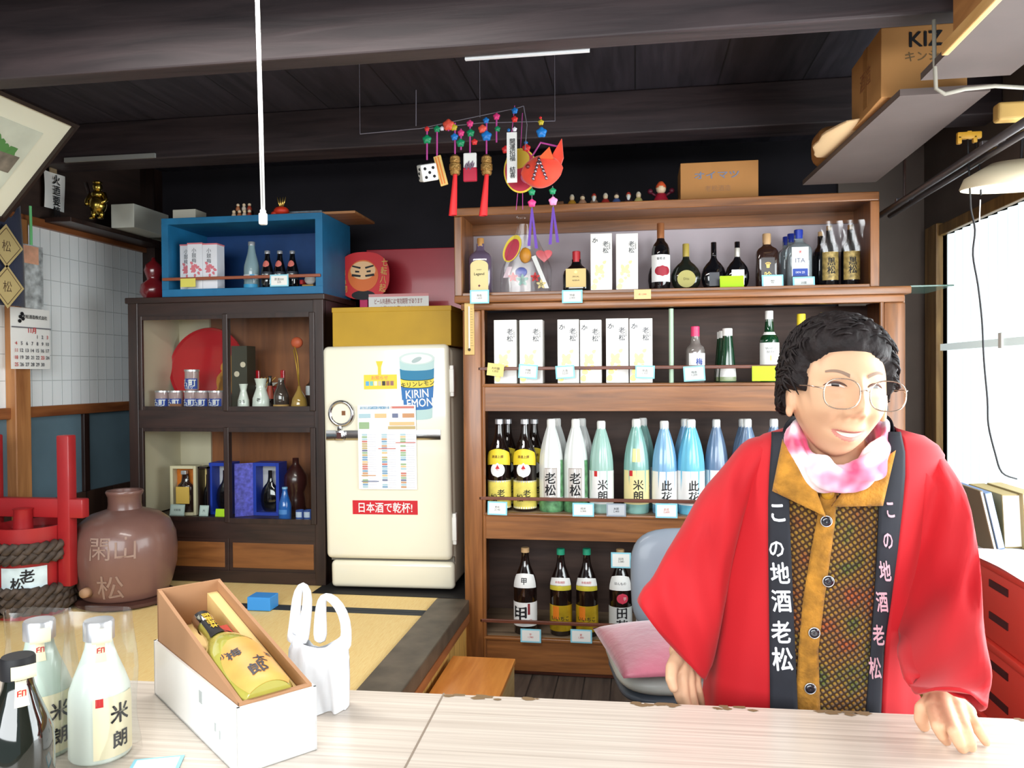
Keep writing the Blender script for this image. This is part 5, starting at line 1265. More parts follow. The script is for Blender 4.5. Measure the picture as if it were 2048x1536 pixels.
for py in (492, 573):
    v = Px(12 if py < 520 else 14, py, nX + .02); y0_, z0_ = v.y - n1.y, v.z - zn_b; s_ = .092
    k = MB().poly([(.022, y0_ + s_, z0_), (.022, y0_, z0_ - s_), (.022, y0_ - s_, z0_), (.022, y0_, z0_ + s_)]); lo = k.build('diamond_label', mat('khaki_label', S(196, 176, 122), .6), nv)
    k = MB()
    for e in range(4):
        cs = [(s_ * .82, 0), (0, -s_ * .82), (-s_ * .82, 0), (0, s_ * .82)]; a, b_ = cs[e], cs[(e + 1) % 4]
        k.tube([(.0225, y0_ + a[0], z0_ + a[1]), (.0225, y0_ + b_[0], z0_ + b_[1])], .0016, 4)
    k.build('label_border', mat('brown_ink2', S(90, 70, 50), .6), lo)
    k = MB().geo(text_geo('松', s_ * .55, .0), lambda p: Vector((.0225 + p.z, y0_ + p.x, z0_ + p.y))); k.build('label_mark', mat('brown_ink2', S(90, 70, 50), .6), lo)
# ---------------------------------------------------------------- red horned cask and stoneware jar
bc = Pz(60, 1226, ZT)
RADC = (P(126, 1130, bc.y).x - P(2, 1130, bc.y).x) / 2
bcz = lambda py: P(68, py, bc.y).z - ZT - .003
by_ = bc.y
RC = mat('red_cask_lacquer', S(158, 32, 36), .42, coat=.2, noise_s=6, noise_a=.12)
ck = thing('horned_cask', 'red wooden sake cask with tall horn handles and a crossbar', 'cask', (bc.x, by_ + .01, ZT + .003))
zt_ = bcz(1048)
MB().lathe([(0, 0), (RADC * .9, 0), (RADC * 1.0, zt_), (RADC * .93, zt_), (RADC * .93, zt_ - .03), (0, zt_ - .03)], 40, cap=False).build('cask_body', RC, ck, True, 40)
ROPE = mat('dark_twisted_rope', S(70, 58, 50), .7, noise_s=30, noise_a=.5)
def rope(z, r, R):
    k = MB()
    for q in range(2):
        pts = []
        for i in range(61):
            a = 2 * PI * i / 60; t_ = a * 14 + q * PI
            pts.append(((R + r * .9 + r * .55 * math.cos(t_)) * math.sin(a), -(R + r * .9 + r * .55 * math.cos(t_)) * math.cos(a), z + r * .8 * math.sin(t_)))
        k.tube(pts, r * .75, 8, False)
    k.build('rope_hoop', ROPE, ck, True)
for py in (1086, 1104, 1172, 1188, 1204): rope(bcz(py), .019, RADC * (.9 + .1 * bcz(py) / zt_))
k = MB()
hz = bcz(870); hx = P(130, 960, by_).x - bc.x
for s in (-1, 1):
    MB().box(s * hx - .028, s * hx + .028, -.024, .024, zt_ - .25, hz, .006).build('horn', RC, ck, True, 40)
MB().box(-hx - .13, hx + .085, -.022 , .022, bcz(1034), bcz(996), .006).build('crossbar', RC, ck, True, 40)
MB().lathe([(0, zt_ - .03), (.038, zt_ - .03), (.034, bcz(1018)), (.038, bcz(1014)), (0, bcz(1012))], 18, P(58, 1030, by_).x - bc.x, -RADC * .3, 0, cap=False).build('lid_peg', RC, ck, True, 40)
RL = RADC * .965
lb_ = MB().curl(.17, bcz(1122) - bcz(1168), bcz(1168), RL + .004, .50).build('paper_label', mat('sky_wash_label', S(206, 224, 230), .5, noise_s=16, noise_a=.14), ck, True)
letter('老', .055, wrap(RL + .006, bcz(1138), .60), BLACK, lb_, bold=.03); letter('松', .055, wrap(RL + .006, bcz(1153), .36), BLACK, lb_, bold=.03)
jc = Pz(249, 1203, ZT + .02)
jy = jc.y + .08
JR = (P(340, 1110, jy).x - P(163, 1110, jy).x) / 2
jz = lambda py: P(250, py, jy).z - ZT - .032
jx = P(251, 1110, jy).x
jd = thing('jar_stand', 'round dark wooden stand under the big stoneware jar', 'stand', (jx, jy, ZT + .003))
MB().lathe([(0, 0), (JR * .86, 0), (JR * .95, .01), (JR * .95, .022), (JR * .9, .028), (0, .028)], 36, cap=False).build('stand_disc', mat('burnt_wood', S(70, 40, 32), .6, noise_s=12, noise_a=.3), jd, True, 40)
jr = thing('stoneware_jar', 'big brown stoneware sake jar with a short neck and carved writing', 'jar', (jx, jy, ZT + .032))
H = jz(980)
JM = mat('brown_stoneware', S(116, 84, 76), .34, coat=.25, noise_s=4, noise_a=.14, bump=.1, bump_s=12)
prof = [(0, 0), (.78, 0), (.82, .02), (.90, .12), (.985, .28), (1.0, .42), (.97, .58), (.86, .70), (.66, .775), (.42, .81), (.33, .825), (.315, .87), (.32, .94), (.345, .965), (.36, .985), (.345, 1.0), (.28, .995), (.265, .9), (0, .88)]
MB().lathe([(r * JR, z * H) for r, z in prof], 56, cap=False).build('body', JM, jr, True, 60)
# carved writing follows the belly
def jrad(z):
    q = z / H
    for (r0, z0), (r1, z1) in zip(prof, prof[1:]):
        if z0 <= q <= z1 and z1 > z0: return JR * (r0 + (r1 - r0) * (q - z0) / (z1 - z0))
    return JR
def jw(a0, zc_):
    def f(p):
        z = zc_ + p.y; R = jrad(z) * 1.004 + .001 + p.z
        return Vector((R * math.sin(a0 + p.x / R), -R * math.cos(a0 + p.x / R), z))
    return f
letter('閑山', .10, jw(.36, jz(1078)), mat('carved_scratch', S(148, 122, 110), .6), jr, 'carved_writing', .01); letter('松', .11, jw(.30, jz(1152)), mat('carved_scratch', S(148, 122, 110), .6), jr, 'carved_writing', .01)
MB().lathe([(0, 0), (.022, 0), (.018, .03), (0, .03)], 14, mtx=Matrix.Translation((-.04, -JR * .9, .055)) @ Matrix.Rotation(PI / 2, 4, 'X'), cap=False).build('tap_plug', mat('cork_plug', S(166, 130, 100), .7), jr, True)
dp = P(150, 1116, 3.28)
dsh = thing('pale_dish', 'pale blue grey round dish standing between the cask and the jar', 'dish', (P(158, 1110, jy + .30).x, jy + .30, ZT + .004), rot=(-.15, 0, 0))
R_ = (P(150, 1072, jy + .3).z - P(150, 1162, jy + .3).z) / 2
MB().lathe([(0, -.004), (R_ * .6, -.006), (R_, .012), (R_ * .98, .016), (R_ * .6, .0), (0, .002)], 40, cap=False, mtx=Matrix.Translation((0, 0, R_)) @ Matrix.Rotation(PI / 2, 4, 'X')).build('dish_body', mat('pale_blue_glaze', S(176, 196, 206), .25, coat=.4), dsh, True)
# ---------------------------------------------------------------- pull cord, ceiling strips
pc0 = P(520, 0, 1.75); pc1 = P(526, 418, 1.75)
pc = thing('pull_cord', 'long white doubled cord hanging from the ceiling with a switch', 'cord', (pc1.x, 1.75, P(526, 450, 1.75).z))
zt2 = ZC - pc.location.z
for s in (-1, 1): MB().tube([(s * .0028, 0, .03), (s * .003 - .003, 0, .25), (s * .003 - .009, 0, zt2 * .7), (s * .003 - .011, 0, zt2)], .0026, 8).build('cord', mat('white_cord', S(232, 232, 230), .4), pc, True)
MB().box(-.009, .009, -.007, .007, 0, .028, .004, 3).box(-.006, .006, -.006, .006, .026, .036, .003).build('pull_switch', mat('white_plastic', S(240, 240, 236), .35), pc, True, 50)
bt = MB(); a, b_ = P(930, 114, yb1 + .004), P(1179, 98, yb1 + .004)
a1, b1_ = P(930, 117, yb1 + .004), P(1179, 103, yb1 + .004)
bt.poly([a, b_, b1_, a1]).poly([v + Vector((0, .012, 0)) for v in (a1, b1_, b_, a)]).poly([a, a + Vector((0, .012, 0)), b_ + Vector((0, .012, 0)), b_]).poly([a1, b1_, b1_ + Vector((0, .012, 0)), a1 + Vector((0, .012, 0))])
o = MB().box(a.x, b_.x, yb1 + .001, yb1 + .012, zb1 - .004, zb1 + .008).build('white_batten', mat('white_batten', S(236, 238, 240), .5)); tag(o, 'thin white strip along the near ceiling beam above the ornaments', 'strip')
a, b_ = P(130, 318, 3.325), P(311, 312, 3.325)
o = MB().box(a.x, b_.x, 3.318, 3.329, b_.z - .008, b_.z + .012).build('grey_batten', mat('grey_batten', S(150, 152, 150), .6)); tag(o, 'pale grey strip fixed low on the far ceiling beam at left', 'strip')
# ---------------------------------------------------------------- hanging festival ornaments
YO = 2.80
def wp(px, py, Y=YO): return P(px, py, Y)
zhk = ZC
wire = thing('ornament_wires', 'thin wires strung below the ceiling carrying the festival ornaments', 'wire', (0, 0, 0))
WIRE = mat('thin_grey_wire', S(120, 116, 126), .4)
for pts in (((720, 268), (840, 257), (930, 238), (1035, 216), (1047, 212)), ((850, 258), (960, 246), (1110, 242)), ((1047, 212), (1054, 250), (1050, 300)), ((832, 252), (832, 180))):
    MB().tube([wp(*p) for p in pts], .0016, 5).build('wire', WIRE, wire)
top = [wp(720, 268), wp(1110, 242), wp(960, 235)]
for q in top: MB().tube([q, (q.x, q.y, ZC)], .0008, 4).build('hanging_thread', WIRE, wire)
BEADM = {'g': mat('bead_green', S(20, 140, 90), .35), 'b': mat('bead_blue', S(30, 120, 200), .35), 'r': mat('bead_red', S(220, 50, 50), .35), 'p': mat('bead_pink', S(226, 60, 130), .35), 'y': mat('bead_yellow', S(200, 180, 50), .35), 'k': mat('bead_light_pink', S(240, 150, 200), .35), 'o': mat('bead_coral', S(236, 90, 70), .4), 'w': mat('bead_white', S(230, 230, 240), .35)}
def bead(par, px, py, r, c_, o0):
    v = wp(px, py) - o0
    k = MB()
    def f(u, w_):
        a, b_ = u * 2 * PI, w_ * PI
        rr = r * (1 + .11 * math.cos(5 * a)) * math.sin(b_) ** .6
        return (v.x + rr * math.sin(a), v.y - r * .55 * math.cos(b_), v.z + rr * math.cos(a))
    k.grid(f, 30, 8, cu=True).build('flower_bead', BEADM[c_], par, True)
def strand(name, lb, px, pytop, pybot, beads, cord='p'):
    o0 = wp(px, pybot)
    t = thing(name, lb, 'hanging ornament', o0, 0, 'festival ornaments on the ceiling wire')
    e = wp(px + beads[0][0] * 0, pytop) - o0
    MB().tube([e, wp(px, (pytop + pybot) / 2) - o0, (0, 0, 0)], .0032, 6).build('cord', mat('mauve_cord', S(186, 70, 150), .5), t)
    for (dx, py, r, c_) in beads: bead(t, px + dx, py, r, c_, o0)
    return t, o0
t, o0 = strand('dice_ornament', 'white dice with black dots hanging at the left of the ornaments', 854, 255, 320, [(0, 258, .009, 'r'), (0, 279, .016, 'g')])
dm = Matrix.Rotation(.5, 4, 'X') @ Matrix.Rotation(.42, 4, 'Z') @ Matrix.Rotation(.28, 4, 'Y')
dz = -.045; hs = .030
T_ = Matrix.Translation((.002, 0, dz)) @ Matrix.Rotation(-.25, 4, 'Y') @ Matrix.Rotation(.45, 4, 'Z') @ Matrix.Rotation(.35, 4, 'X')
MB().box(-hs, hs, -hs, hs, -hs, hs, .005, 3, T_).build('die', WHITE, t, True, 50)
k = MB()
for x, z in ((-.5, -.5), (.5, .5), (-.5, .5), (.5, -.5), (0, 0)): k.ball(T_ @ Vector((x * hs, -hs, z * hs)), .0055, n=10)
for x, y in ((-.5, .5), (.5, -.5)): k.ball(T_ @ Vector((x * hs, y * hs, hs)), .0055, n=10)
for y, z in ((-.5, .5), (0, 0), (.5, -.5)): k.ball(T_ @ Vector((-hs, y * hs, z * hs)), .0055, n=10)
k.build('dot_pattern', BLACK, t, True)
t, o0 = strand('ticket_ornament', 'yellow and orange striped wooden token beside the hanging dice', 874, 252, 312, [(0, 258, .012, 'g')])
T_ = Matrix.Rotation(-.25, 4, 'Y')
MB().box(-.014, .014, -.004, .004, -.11, 0, .002, 2, T_).build('token', mat('token_yellow', S(226, 190, 110), .5), t)
for x in (-.006, .004): MB().box(x - .002, x + .002, -.0055, -.0035, -.105, -.005, 0, 2, T_).build('orange_stripe', mat('token_orange', S(226, 120, 40), .5), t)
def barrel(lb, px, py0, beads, dx):
    t, o0 = strand('barrel_ornament', lb, px, py0, 308, beads)
    k = MB().lathe([(0, -.005), (.010, -.005), (.018, -.012), (.019, -.028), (.016, -.032), (.021, -.038), (.021, -.056), (.017, -.060), (.019, -.066), (.016, -.074), (0, -.074)], 20, cap=False)
    k.build('gold_barrel', mat('old_gold', S(170, 130, 70), .35, .5, bump=.6, bump_s=140), t, True, 40)
    MB().grid(lambda u, v: ((.007 + .007 * v) * math.cos(2 * PI * u) * (1 + .1 * math.cos(16 * PI * u)) + dx * v, (.006 + .005 * v) * math.sin(2 * PI * u), -.074 - v * .145), 24, 4, cu=True).build('red_tassel', mat('tassel_red', S(224, 40, 44), .6), t, True)
barrel('gold barrel charm with a red tassel, the left one of two', 910, 246, [(-2, 255, .012, 'y'), (-1, 274, .013, 'b')], -.010)
barrel('gold barrel charm with a red tassel, the right one of two', 973, 240, [(-8, 258, .015, 'o'), (-1, 241, .011, 'b'), (0, 272, .018, 'b')], -.014)
t, o0 = strand('fortune_bag', 'white and crimson little charm bag between the gold barrels', 940, 240, 306, [(0, 247, .012, 'p'), (1, 266, .014, 'g'), (9, 284, .011, 'r')])
MB().box(-.024, .024, -.006, .006, -.054, 0, .004, 2).build('white_upper', PAPER, t); MB().box(-.025, .025, -.007, .007, -.102, -.052, .004, 2).build('crimson_lower', mat('crimson', S(186, 26, 60), .5), t)
k = MB()
for i in range(7): k.poly([(x, -.0075, z) for x, z in leafpts(-.014 + i * .0045, -.045 - .008 * math.sin(i * 2.1), .010, .003, 1.2)])
k.build('grey_print', mat('grey_violet_print', S(110, 90, 110), .6), t)
for lb, px, py, c_, r in (('coral flower bead cluster left of the gold barrels', 897, 250, 'o', .02),):
    t, o0 = strand('flower_bead_strand', lb, px, 244, 262, [(0, py, r, c_), (-13, 257, .008, 'w')])
t, o0 = strand('flower_bead_strand', 'pink and green bead strand between barrel and charm bag', 922, 258, 300, [(0, 266, .012, 'p'), (-1, 286, .015, 'g')])
t, o0 = strand('flower_bead_strand', 'small pink and dark green bead strand above the yellow oval fan', 993, 226, 285, [(0, 233, .012, 'p'), (2, 258, .010, 'g')])
# oval yellow fan
o0 = wp(1037, 380)
t = thing('oval_fan_ornament', 'big yellow edged oval fan ornament behind the white paper strip', 'hanging ornament', o0 + Vector((0, .06, 0)), 0, 'festival ornaments on the ceiling wire')
cz = wp(1037, 333).z - o0.z; rx = (wp(1070, 333).x - wp(1001, 333).x) / 2; rz2 = (wp(1037, 288).z - wp(1037, 379).z) / 2
f1 = ell(MB(), 0, 0, cz, rx, rz2, 0, .003, 36).build('oval_board', YEL, t)
ell(MB(), 0, -.0035, cz, rx * .92, rz2 * .93, 0, .001, 36).build('crimson_centre', mat('crimson', S(186, 26, 60), .5), f1)
ell(MB(), -.01, -.005, cz + rz2 * .5, rx * .7, rz2 * .42, .2, .0008, 24).build('yellow_patch', mat('mustard_patch', S(206, 170, 40), .5), f1)
ell(MB(), .025, -.0065, cz - rz2 * .35, rx * .4, rz2 * .25, -.3, .0008, 24).build('pink_patch', mat('pink_patch', S(220, 110, 150), .5), f1)
for px, py, r, c_ in ((1006, 290, .014, 'r'), (1048, 287, .015, 'r'), (1047, 276, .007, 'b'), (1018, 266, .016, 'r'), (1012, 250, .006, 'b')):
    bead(t, px, py, r, c_, o0)
MB().tube([(0, 0, cz + rz2), wp(1040, 215) - o0], .0015, 5).build('cord', mat('mauve_cord', S(186, 70, 150), .5), t)
MB().tube([(-.012, 0, cz - rz2), (-.018, 0, cz - rz2 - .06)], .0012, 4).tube([(.006, 0, cz - rz2), (.006, 0, cz - rz2 - .06)], .0012, 4).build('loose_thread', mat('mauve_cord', S(186, 70, 150), .5), t)
# paper strip with writing
o0 = wp(1026, 368)
t = thing('paper_strip_ornament', 'white vertical paper strip with black writing before the oval fan', 'hanging ornament', o0 + Vector((0, -.02, 0)), 0, 'festival ornaments on the ceiling wire')
sh = wp(1026, 268).z - o0.z
MB().box(-.018, .018, -.001, .001, 0, sh).build('paper_strip', PAPER, t)
letter(vert('開運招福 結喜'), .0215, flat(.002, -.0018, sh * .48), BLACK, t, bold=.02, line=.92)
for py, r, c_ in ((225, .011, 'b'), (242, .011, 'r'), (262, .008, 'w')): bead(t, 1031, py, r, c_, o0)
MB().tube([(0, 0, sh), wp(1031, 215) - o0], .0014, 5).build('cord', mat('mauve_cord', S(186, 70, 150), .5), t)
# red sea bream
o0 = wp(1086, 378)
t = thing('sea_bream_ornament', 'plump red cloth sea bream with purple tassels hanging lowest', 'hanging ornament', o0 + Vector((0, -.03, 0)), 0, 'festival ornaments on the ceiling wire')
fw_ = (wp(1128, 340).x - wp(1044, 340).x) / 2; fh = wp(1086, 316).z - o0.z
def bream(u, v):
    a = u * 2 * PI; s_ = math.sin(v * PI)
    x = -fw_ + 2 * fw_ * v
    half = fh * .62 * (s_ ** .55)
    cz_ = fh * .5 + .012 * (v - .3)
    return (x, .032 * s_ ** .7 * math.cos(a) * 1.1, cz_ + half * math.sin(a) * (.9 if math.sin(a) < 0 else .8))
FISH = mat('fish_red_cloth', S(232, 66, 40), .7, sheen=.4, noise_s=20, noise_a=.15)
MB().grid(bream, 28, 18, cu=True).build('fish_body', FISH, t, True)
tl = MB().prism([(fw_ * .35, fh * .72), (fw_ * .55, fh * 1.05), (fw_ * .95, fh * 1.5), (fw_ * 1.02, fh * .9), (fw_ * .8, fh * .5)], -.008, .008).build('tail_fin', FISH, t)
MB().prism([(-.01, fh * .85), (.03, fh * 1.2), (.045, fh * .8)], -.03, -.02).build('back_fin', mat('fish_orange_cloth', S(236, 100, 50), .7), t)
MB().ball((-fw_ * .62, -.026, fh * .62), .008, 1, .5, 1, 12).build('eye', mat('fish_eye', S(120, 40, 40), .3), t, True)
k = MB()
for s in (0, 1):
    for i in range(6): k.ball((-.006 + (-.008 if s == 0 else .010) * i / 2 - .0, -.038, fh * .8 - i * .013), .0055, 1, .5, 1.3, 8)
k.build('sequin_fin', mat('sequin', S(150, 130, 140), .2, .8), t, True)
MB().tube([(-fw_ * .45, 0, fh * 1.0), (-.004, 0, wp(1086, 290).z - o0.z), (fw_ * .85, 0, fh * 1.25)], .0035, 6).build('cord', mat('mauve_cord', S(186, 70, 150), .5), t)
for px, py, r, c_ in ((1085, 270, .018, 'b'), (1084, 250, .010, 'y'), (1083, 241, .005, 'r')): bead(t, px, py, r, c_, o0)
for px, py, r, c_ in ((1066, 388, .012, 'g'), (1066, 410, .014, 'p'), (1107, 386, .012, 'g'), (1108, 406, .015, 'k')): bead(t, px, py, r, c_, o0)
k = MB().tube([wp(1066, 378) - o0, wp(1066, 420) - o0], .0014, 5).tube([wp(1107, 376) - o0, wp(1108, 418) - o0], .0014, 5).build('thread', WIRE, t)
for px, pys, ends in ((1066, 420, ((1060, 495), (1075, 500))), (1108, 418, ((1102, 492), (1117, 488)))):
    for e in ends:
        a, b_ = wp(px, pys) - o0, wp(*e) - o0
        MB().poly([a + Vector((-.003, 0, 0)), a + Vector((.003, 0, 0)), b_ + Vector((.006, -.004, 0)), b_ + Vector((-.005, -.004, 0))]).build('purple_ribbon', mat('purple_ribbon', S(84, 34, 150), .5), t)
# ---------------------------------------------------------------- on top of the display case
zt3 = zc1 + .0008
for i, (px, bc_, lb) in enumerate(((1144, (206, 150, 50), 'tiny figurine in yellow, first of the row'), (1165, (196, 150, 120), 'tiny figurine in tan beside the yellow one'), (1188, (150, 120, 100), 'tiny figurine with long white beard and brown robe'), (1211, (170, 50, 46), 'tiny figurine in red robe in the row'), (1233, (70, 90, 140), 'tiny figurine in blue robe in the row'), (1257, (60, 40, 46), 'tiny figurine in dark robe with tall white hood'), (1277, (190, 176, 110), 'tiny black and yellow figurine at the right end'))):
    c = P(px, 395, 3.40); hh = P(px, 375, 3.40).z - P(px, 400, 3.40).z
    f = thing('god_figurine', lb, 'figurine', (c.x, 3.40, zt3), 0, 'seven small figurines on the display case')
    MB().lathe([(0, 0), (.018, 0), (.021, .012), (.017, .024), (.010, .034), (0, .036)], 18, sy=.8, cap=False).build('body', mat('god_%d' % i, S(*bc_), .35), f, True)
    MB().ball((0, -.002, .042), .0105, 1, 1, 1.05, 14).build('head', mat('fig_face', S(232, 206, 170), .45), f, True)
    MB().lathe([(.011, .045), (.010, .05), (.006, .058), (0, .060)], 14, cap=False).build('hat', mat('god_hat_%d' % (i % 3), S(*((220, 210, 190), (60, 50, 50), (180, 60, 50))[i % 3]), .4), f, True)
    if i in (2, 5): MB().ball((0, -.012, .034), .009, .8, .5, 1.4, 10).build('beard', WHITE, f, True)
c = P(1120, 395, 3.40)
o = MB().box(-.016, .016, -.012, .012, 0, .03, .002).build('wooden_block', SHELFWOOD); o.location = (c.x, 3.40, zt3); tag(o, 'small brown block left of the figurine row on the case', 'block')
c = P(1322, 392, 3.42)
f = thing('red_doll', 'red doll with yellow cap standing beside the big tan carton', 'doll', (c.x, 3.42, zt3))
MB().lathe([(0, 0), (.032, 0), (.034, .02), (.022, .04), (.02, .05), (0, .052)], 20, cap=False).build('body', mat('doll_red', S(170, 30, 50), .4), f, True)
for s in (-1, 1): MB().ball((s * .045, 0, .062), .012, n=10).tube([(s * .018, 0, .04), (s * .045, 0, .06)], .006, 6).build('arm', mat('doll_dark_red', S(90, 20, 40), .5), f, True)
MB().ball((0, -.003, .07), .021, 1, 1, 1.05, 16).build('head', mat('fig_face', S(232, 206, 170), .45), f, True)
MB().lathe([(.023, .074), (.02, .086), (.010, .1), (0, .104)], 16, cap=False).build('cap', mat('doll_cap', S(220, 90, 50), .4), f, True)
x0_, x1_ = XW(1361, 1517, 390, 3.36); hh = P(1440, 323, 3.36).z - zt3
o = thing('tan_carton', 'long tan carton with faint blue lettering on the display case', 'box', ((x0_ + x1_) / 2, 3.36, zt3))
hw_ = (x1_ - x0_) / 2
MB().box(-hw_, hw_, 0, .22, 0, hh, .002).build('carton', mat('orange_tan_card', S(178, 124, 68), .75, noise_s=6, noise_a=.06), o)
letter('オイマツ', .042, flat(-.01, -.0012, hh * .66, 1.1, .8), mat('faded_blue_ink', S(120, 128, 150), .6), o, bold=.03); letter('老松酒造', .026, flat(-.005, -.0012, hh * .32), mat('faded_brown_ink', S(156, 112, 76), .6), o)
# ---------------------------------------------------------------- hanging shelf at the upper right
ZS = 2.0
q0, q1 = Pz(1592, 385, ZS), Pz(1800, 192, ZS)
xs = (q0.x + q1.x) / 2
BRD = mat('grey_brown_board', S(92, 80, 76), .7, noise_s=5, noise_a=.1)
sh_ = thing('hanging_shelf', 'wide grey brown shelf hung below the ceiling along the window side', 'shelf', (xs, q1.y, ZS))
ys_, ye_ = 0, 3.27 - q1.y
sk = MB()
a = [q1 - sh_.location, q0 - sh_.location]
sk.loft([[Vector((a[0].x, 0, 0)), Vector((.92 - xs, 0, 0)), Vector((.92 - xs, 0, .018)), Vector((a[0].x, 0, .018))], [Vector((a[1].x, ye_, 0)), Vector((.92 - xs, ye_, 0)), Vector((.92 - xs, ye_, .018)), Vector((a[1].x, ye_, .018))]])
sk.build('shelf_board', BRD, sh_)
for y in (.25, .8): MB().tube([(.89 - xs, y, .018), (.89 - xs, y, ZC - ZS)], .006, 8).build('hanger_rod', DARKWOOD, sh_)
# nearer shelf
r0 = Pz(1893, 108, ZS); nx = r0.x
ns = thing('near_hanging_shelf', 'nearer hanging shelf at the top right corner with a pale edge', 'shelf', (nx, 1.0, ZS))
yr = Pz(1893, 158, ZS).y
MB().box(0, .92 - nx, 0, yr - 1.0, 0, .018).build('shelf_board', BRD, ns)
MB().box(-.012, .004, 0, r0.y - 1.0, -.004, .024, .003).build('edge_strip', wood('pale_edge_strip', S(206, 156, 92), S(232, 188, 126), (9, 1, 9), 3, .5), ns)
for y in (.3, .85): MB().tube([(.90 - nx, y, .018), (.90 - nx, y, ZC - ZS)], .006, 8).build('hanger_rod', DARKWOOD, ns)
k = MB().box(0, .18, 0, .72, 0, .30, .003).build('wooden_crate', wood('orange_crate_wood', S(150, 98, 52), S(188, 132, 78), (9, 1, 9), 3, .5)); k.location = (nx + .006, r0.y - .74, ZS + .0185); tag(k, 'orange brown wooden crate on the nearer hanging shelf', 'crate')
# cardboard carton with letters
b0 = Pz(1762, 196, ZS + .018); b1 = Pz(1697, 262, ZS + .018)
kz = P(1762, 56, b0.y).z - ZS - .018
cb_ = thing('lettered_carton', 'tan cardboard carton with black capital letters on the hanging shelf', 'box', (b0.x, b0.y, ZS + .0185))
MB().box(0, .22, 0, b1.y - b0.y, 0, kz, .002).build('carton', CARD, cb_)
MB().box(-.0008, .2208, (b1.y - b0.y) * .5 - .02, (b1.y - b0.y) * .5 + .02, .02, kz + .0006).build('packing_tape', mat('tan_tape', S(160, 112, 62), .5), cb_)
letter('KIZ', kz * .30, flat(.115, -.001, kz * .80), BLACK, cb_, bold=.04); letter('キンシ', kz * .16, flat(.105, -.001, kz * .56), mat('dull_brown_ink', S(110, 86, 56), .6), cb_, bold=.02)
letter('酒造', kz * .3, lambda p: Vector((-.001, (b1.y - b0.y) * .5 - p.x, kz * .55 + p.y)), mat('red_brown_ink', S(146, 90, 56), .6), cb_)
# paper wrapped parcels on the shelf edge
def parcel(lb, pxs, m_, Y0_, Y1_, seed):
    t = thing('paper_parcel', lb, 'parcel', (xs, Y0_, ZS + .0185), 0, 'paper parcels on the hanging shelf')
    zz = P(pxs[0], pxs[1], Y0_).z - ZS - .0185; xo = P(pxs[0], 300, Y0_).x - xs
    def f(u, v):
        a = u * 2 * PI; s_ = (math.sin(v * PI)) ** .35
        cx_, sz = .10, zz * .5
        n_ = 1 + .12 * noise.noise(Vector((u * 5, v * 5, seed)))
        return (xo + cx_ + cx_ * math.copysign(abs(math.cos(a)) ** .6, math.cos(a)) * s_ * n_, (Y1_ - Y0_) * v, max(0, sz + sz * math.copysign(abs(math.sin(a)) ** .6, math.sin(a)) * s_ * n_))
    MB().grid(f, 28, 14, cu=True).build('wrapping', m_, t)
parcel('crumpled cream paper parcel lying on the hanging shelf edge', (1668, 232), mat('cream_wrap', S(214, 180, 136), .7), 2.52, 2.98, 1.0)
parcel('orange brown paper parcel at the far end of the hanging shelf', (1640, 238), mat('orange_wrap', S(160, 108, 58), .7), 2.99, 3.22, 4.0)
# rails along the ceiling
k = thing('curtain_rail', 'pair of dark grey metal rails running along the window side', 'rail', (P(1764, 428, 3.4).x, 1.9, P(1764, 428, 3.4).z))
for dx, dz, r_ in ((0, 0, .012), (.045, .0, .010)): MB().tube([(dx, -.5, dz), (dx, 1.55, dz)], r_, 10).build('rail_tube', mat('grey_metal_tube', S(96, 92, 96), .35, .6), k, True)
for y in (-.3, .55, 1.3): MB().box(-.010, .055, y - .010, y + .010, .004, .02, .003).build('rail_clip', mat('grey_metal_tube', S(96, 92, 96), .35, .6), k)
for y in (-.3, 1.3): MB().tube([(.0225, y, .018), (.0225, y, ZC - k.location.z)], .005, 6).build('hanger_rod', DARKWOOD, k)
# pendant lamp
lp = P(2040, 372, 2.6)
LR = lp.x - P(1925, 372, 2.6).x
lm = thing('pendant_lamp', 'round white fluorescent pendant lamp hanging by the window', 'lamp', (lp.x, 2.6, lp.z), rot=(.10, 0, 0))
MB().lathe([(0, .075), (LR * .5, .07), (LR * .93, .03), (LR, 0), (LR * .98, -.004), (LR * .9, .018), (LR * .5, .055), (0, .06)], 48, cap=False).build('shade', mat('ivory_shade', S(226, 214, 184), .5), lm, True, 60)
MB().grid(lambda u, v: ((LR * .68 + .016 * math.cos(2 * PI * v)) * math.cos(2 * PI * u), (LR * .68 + .016 * math.cos(2 * PI * v)) * math.sin(2 * PI * u), .012 + .016 * math.sin(2 * PI * v)), 40, 10, True, True).build('ring_tube', mat('lit_tube', S(255, 255, 245), .4, emit=(1, .98, .9, 1), estr=1.6), lm, True)
MB().lathe([(0, .06), (.05, .06), (.055, .03), (.03, .0), (0, 0)], 20, cap=False).build('lamp_holder', WHITE, lm, True)
MB().tube([(0, 0, .075), (0, -.005, ZC - lp.z)], .004, 6).build('cable', BLACK, lm)
p_ = P(1962, 470, 2.5) - lm.location
MB().tube([P(1962, 392, 2.5) - lm.location, p_], .0016, 5).build('pull_string', mat('white_cord', S(232, 232, 230), .4), lm)
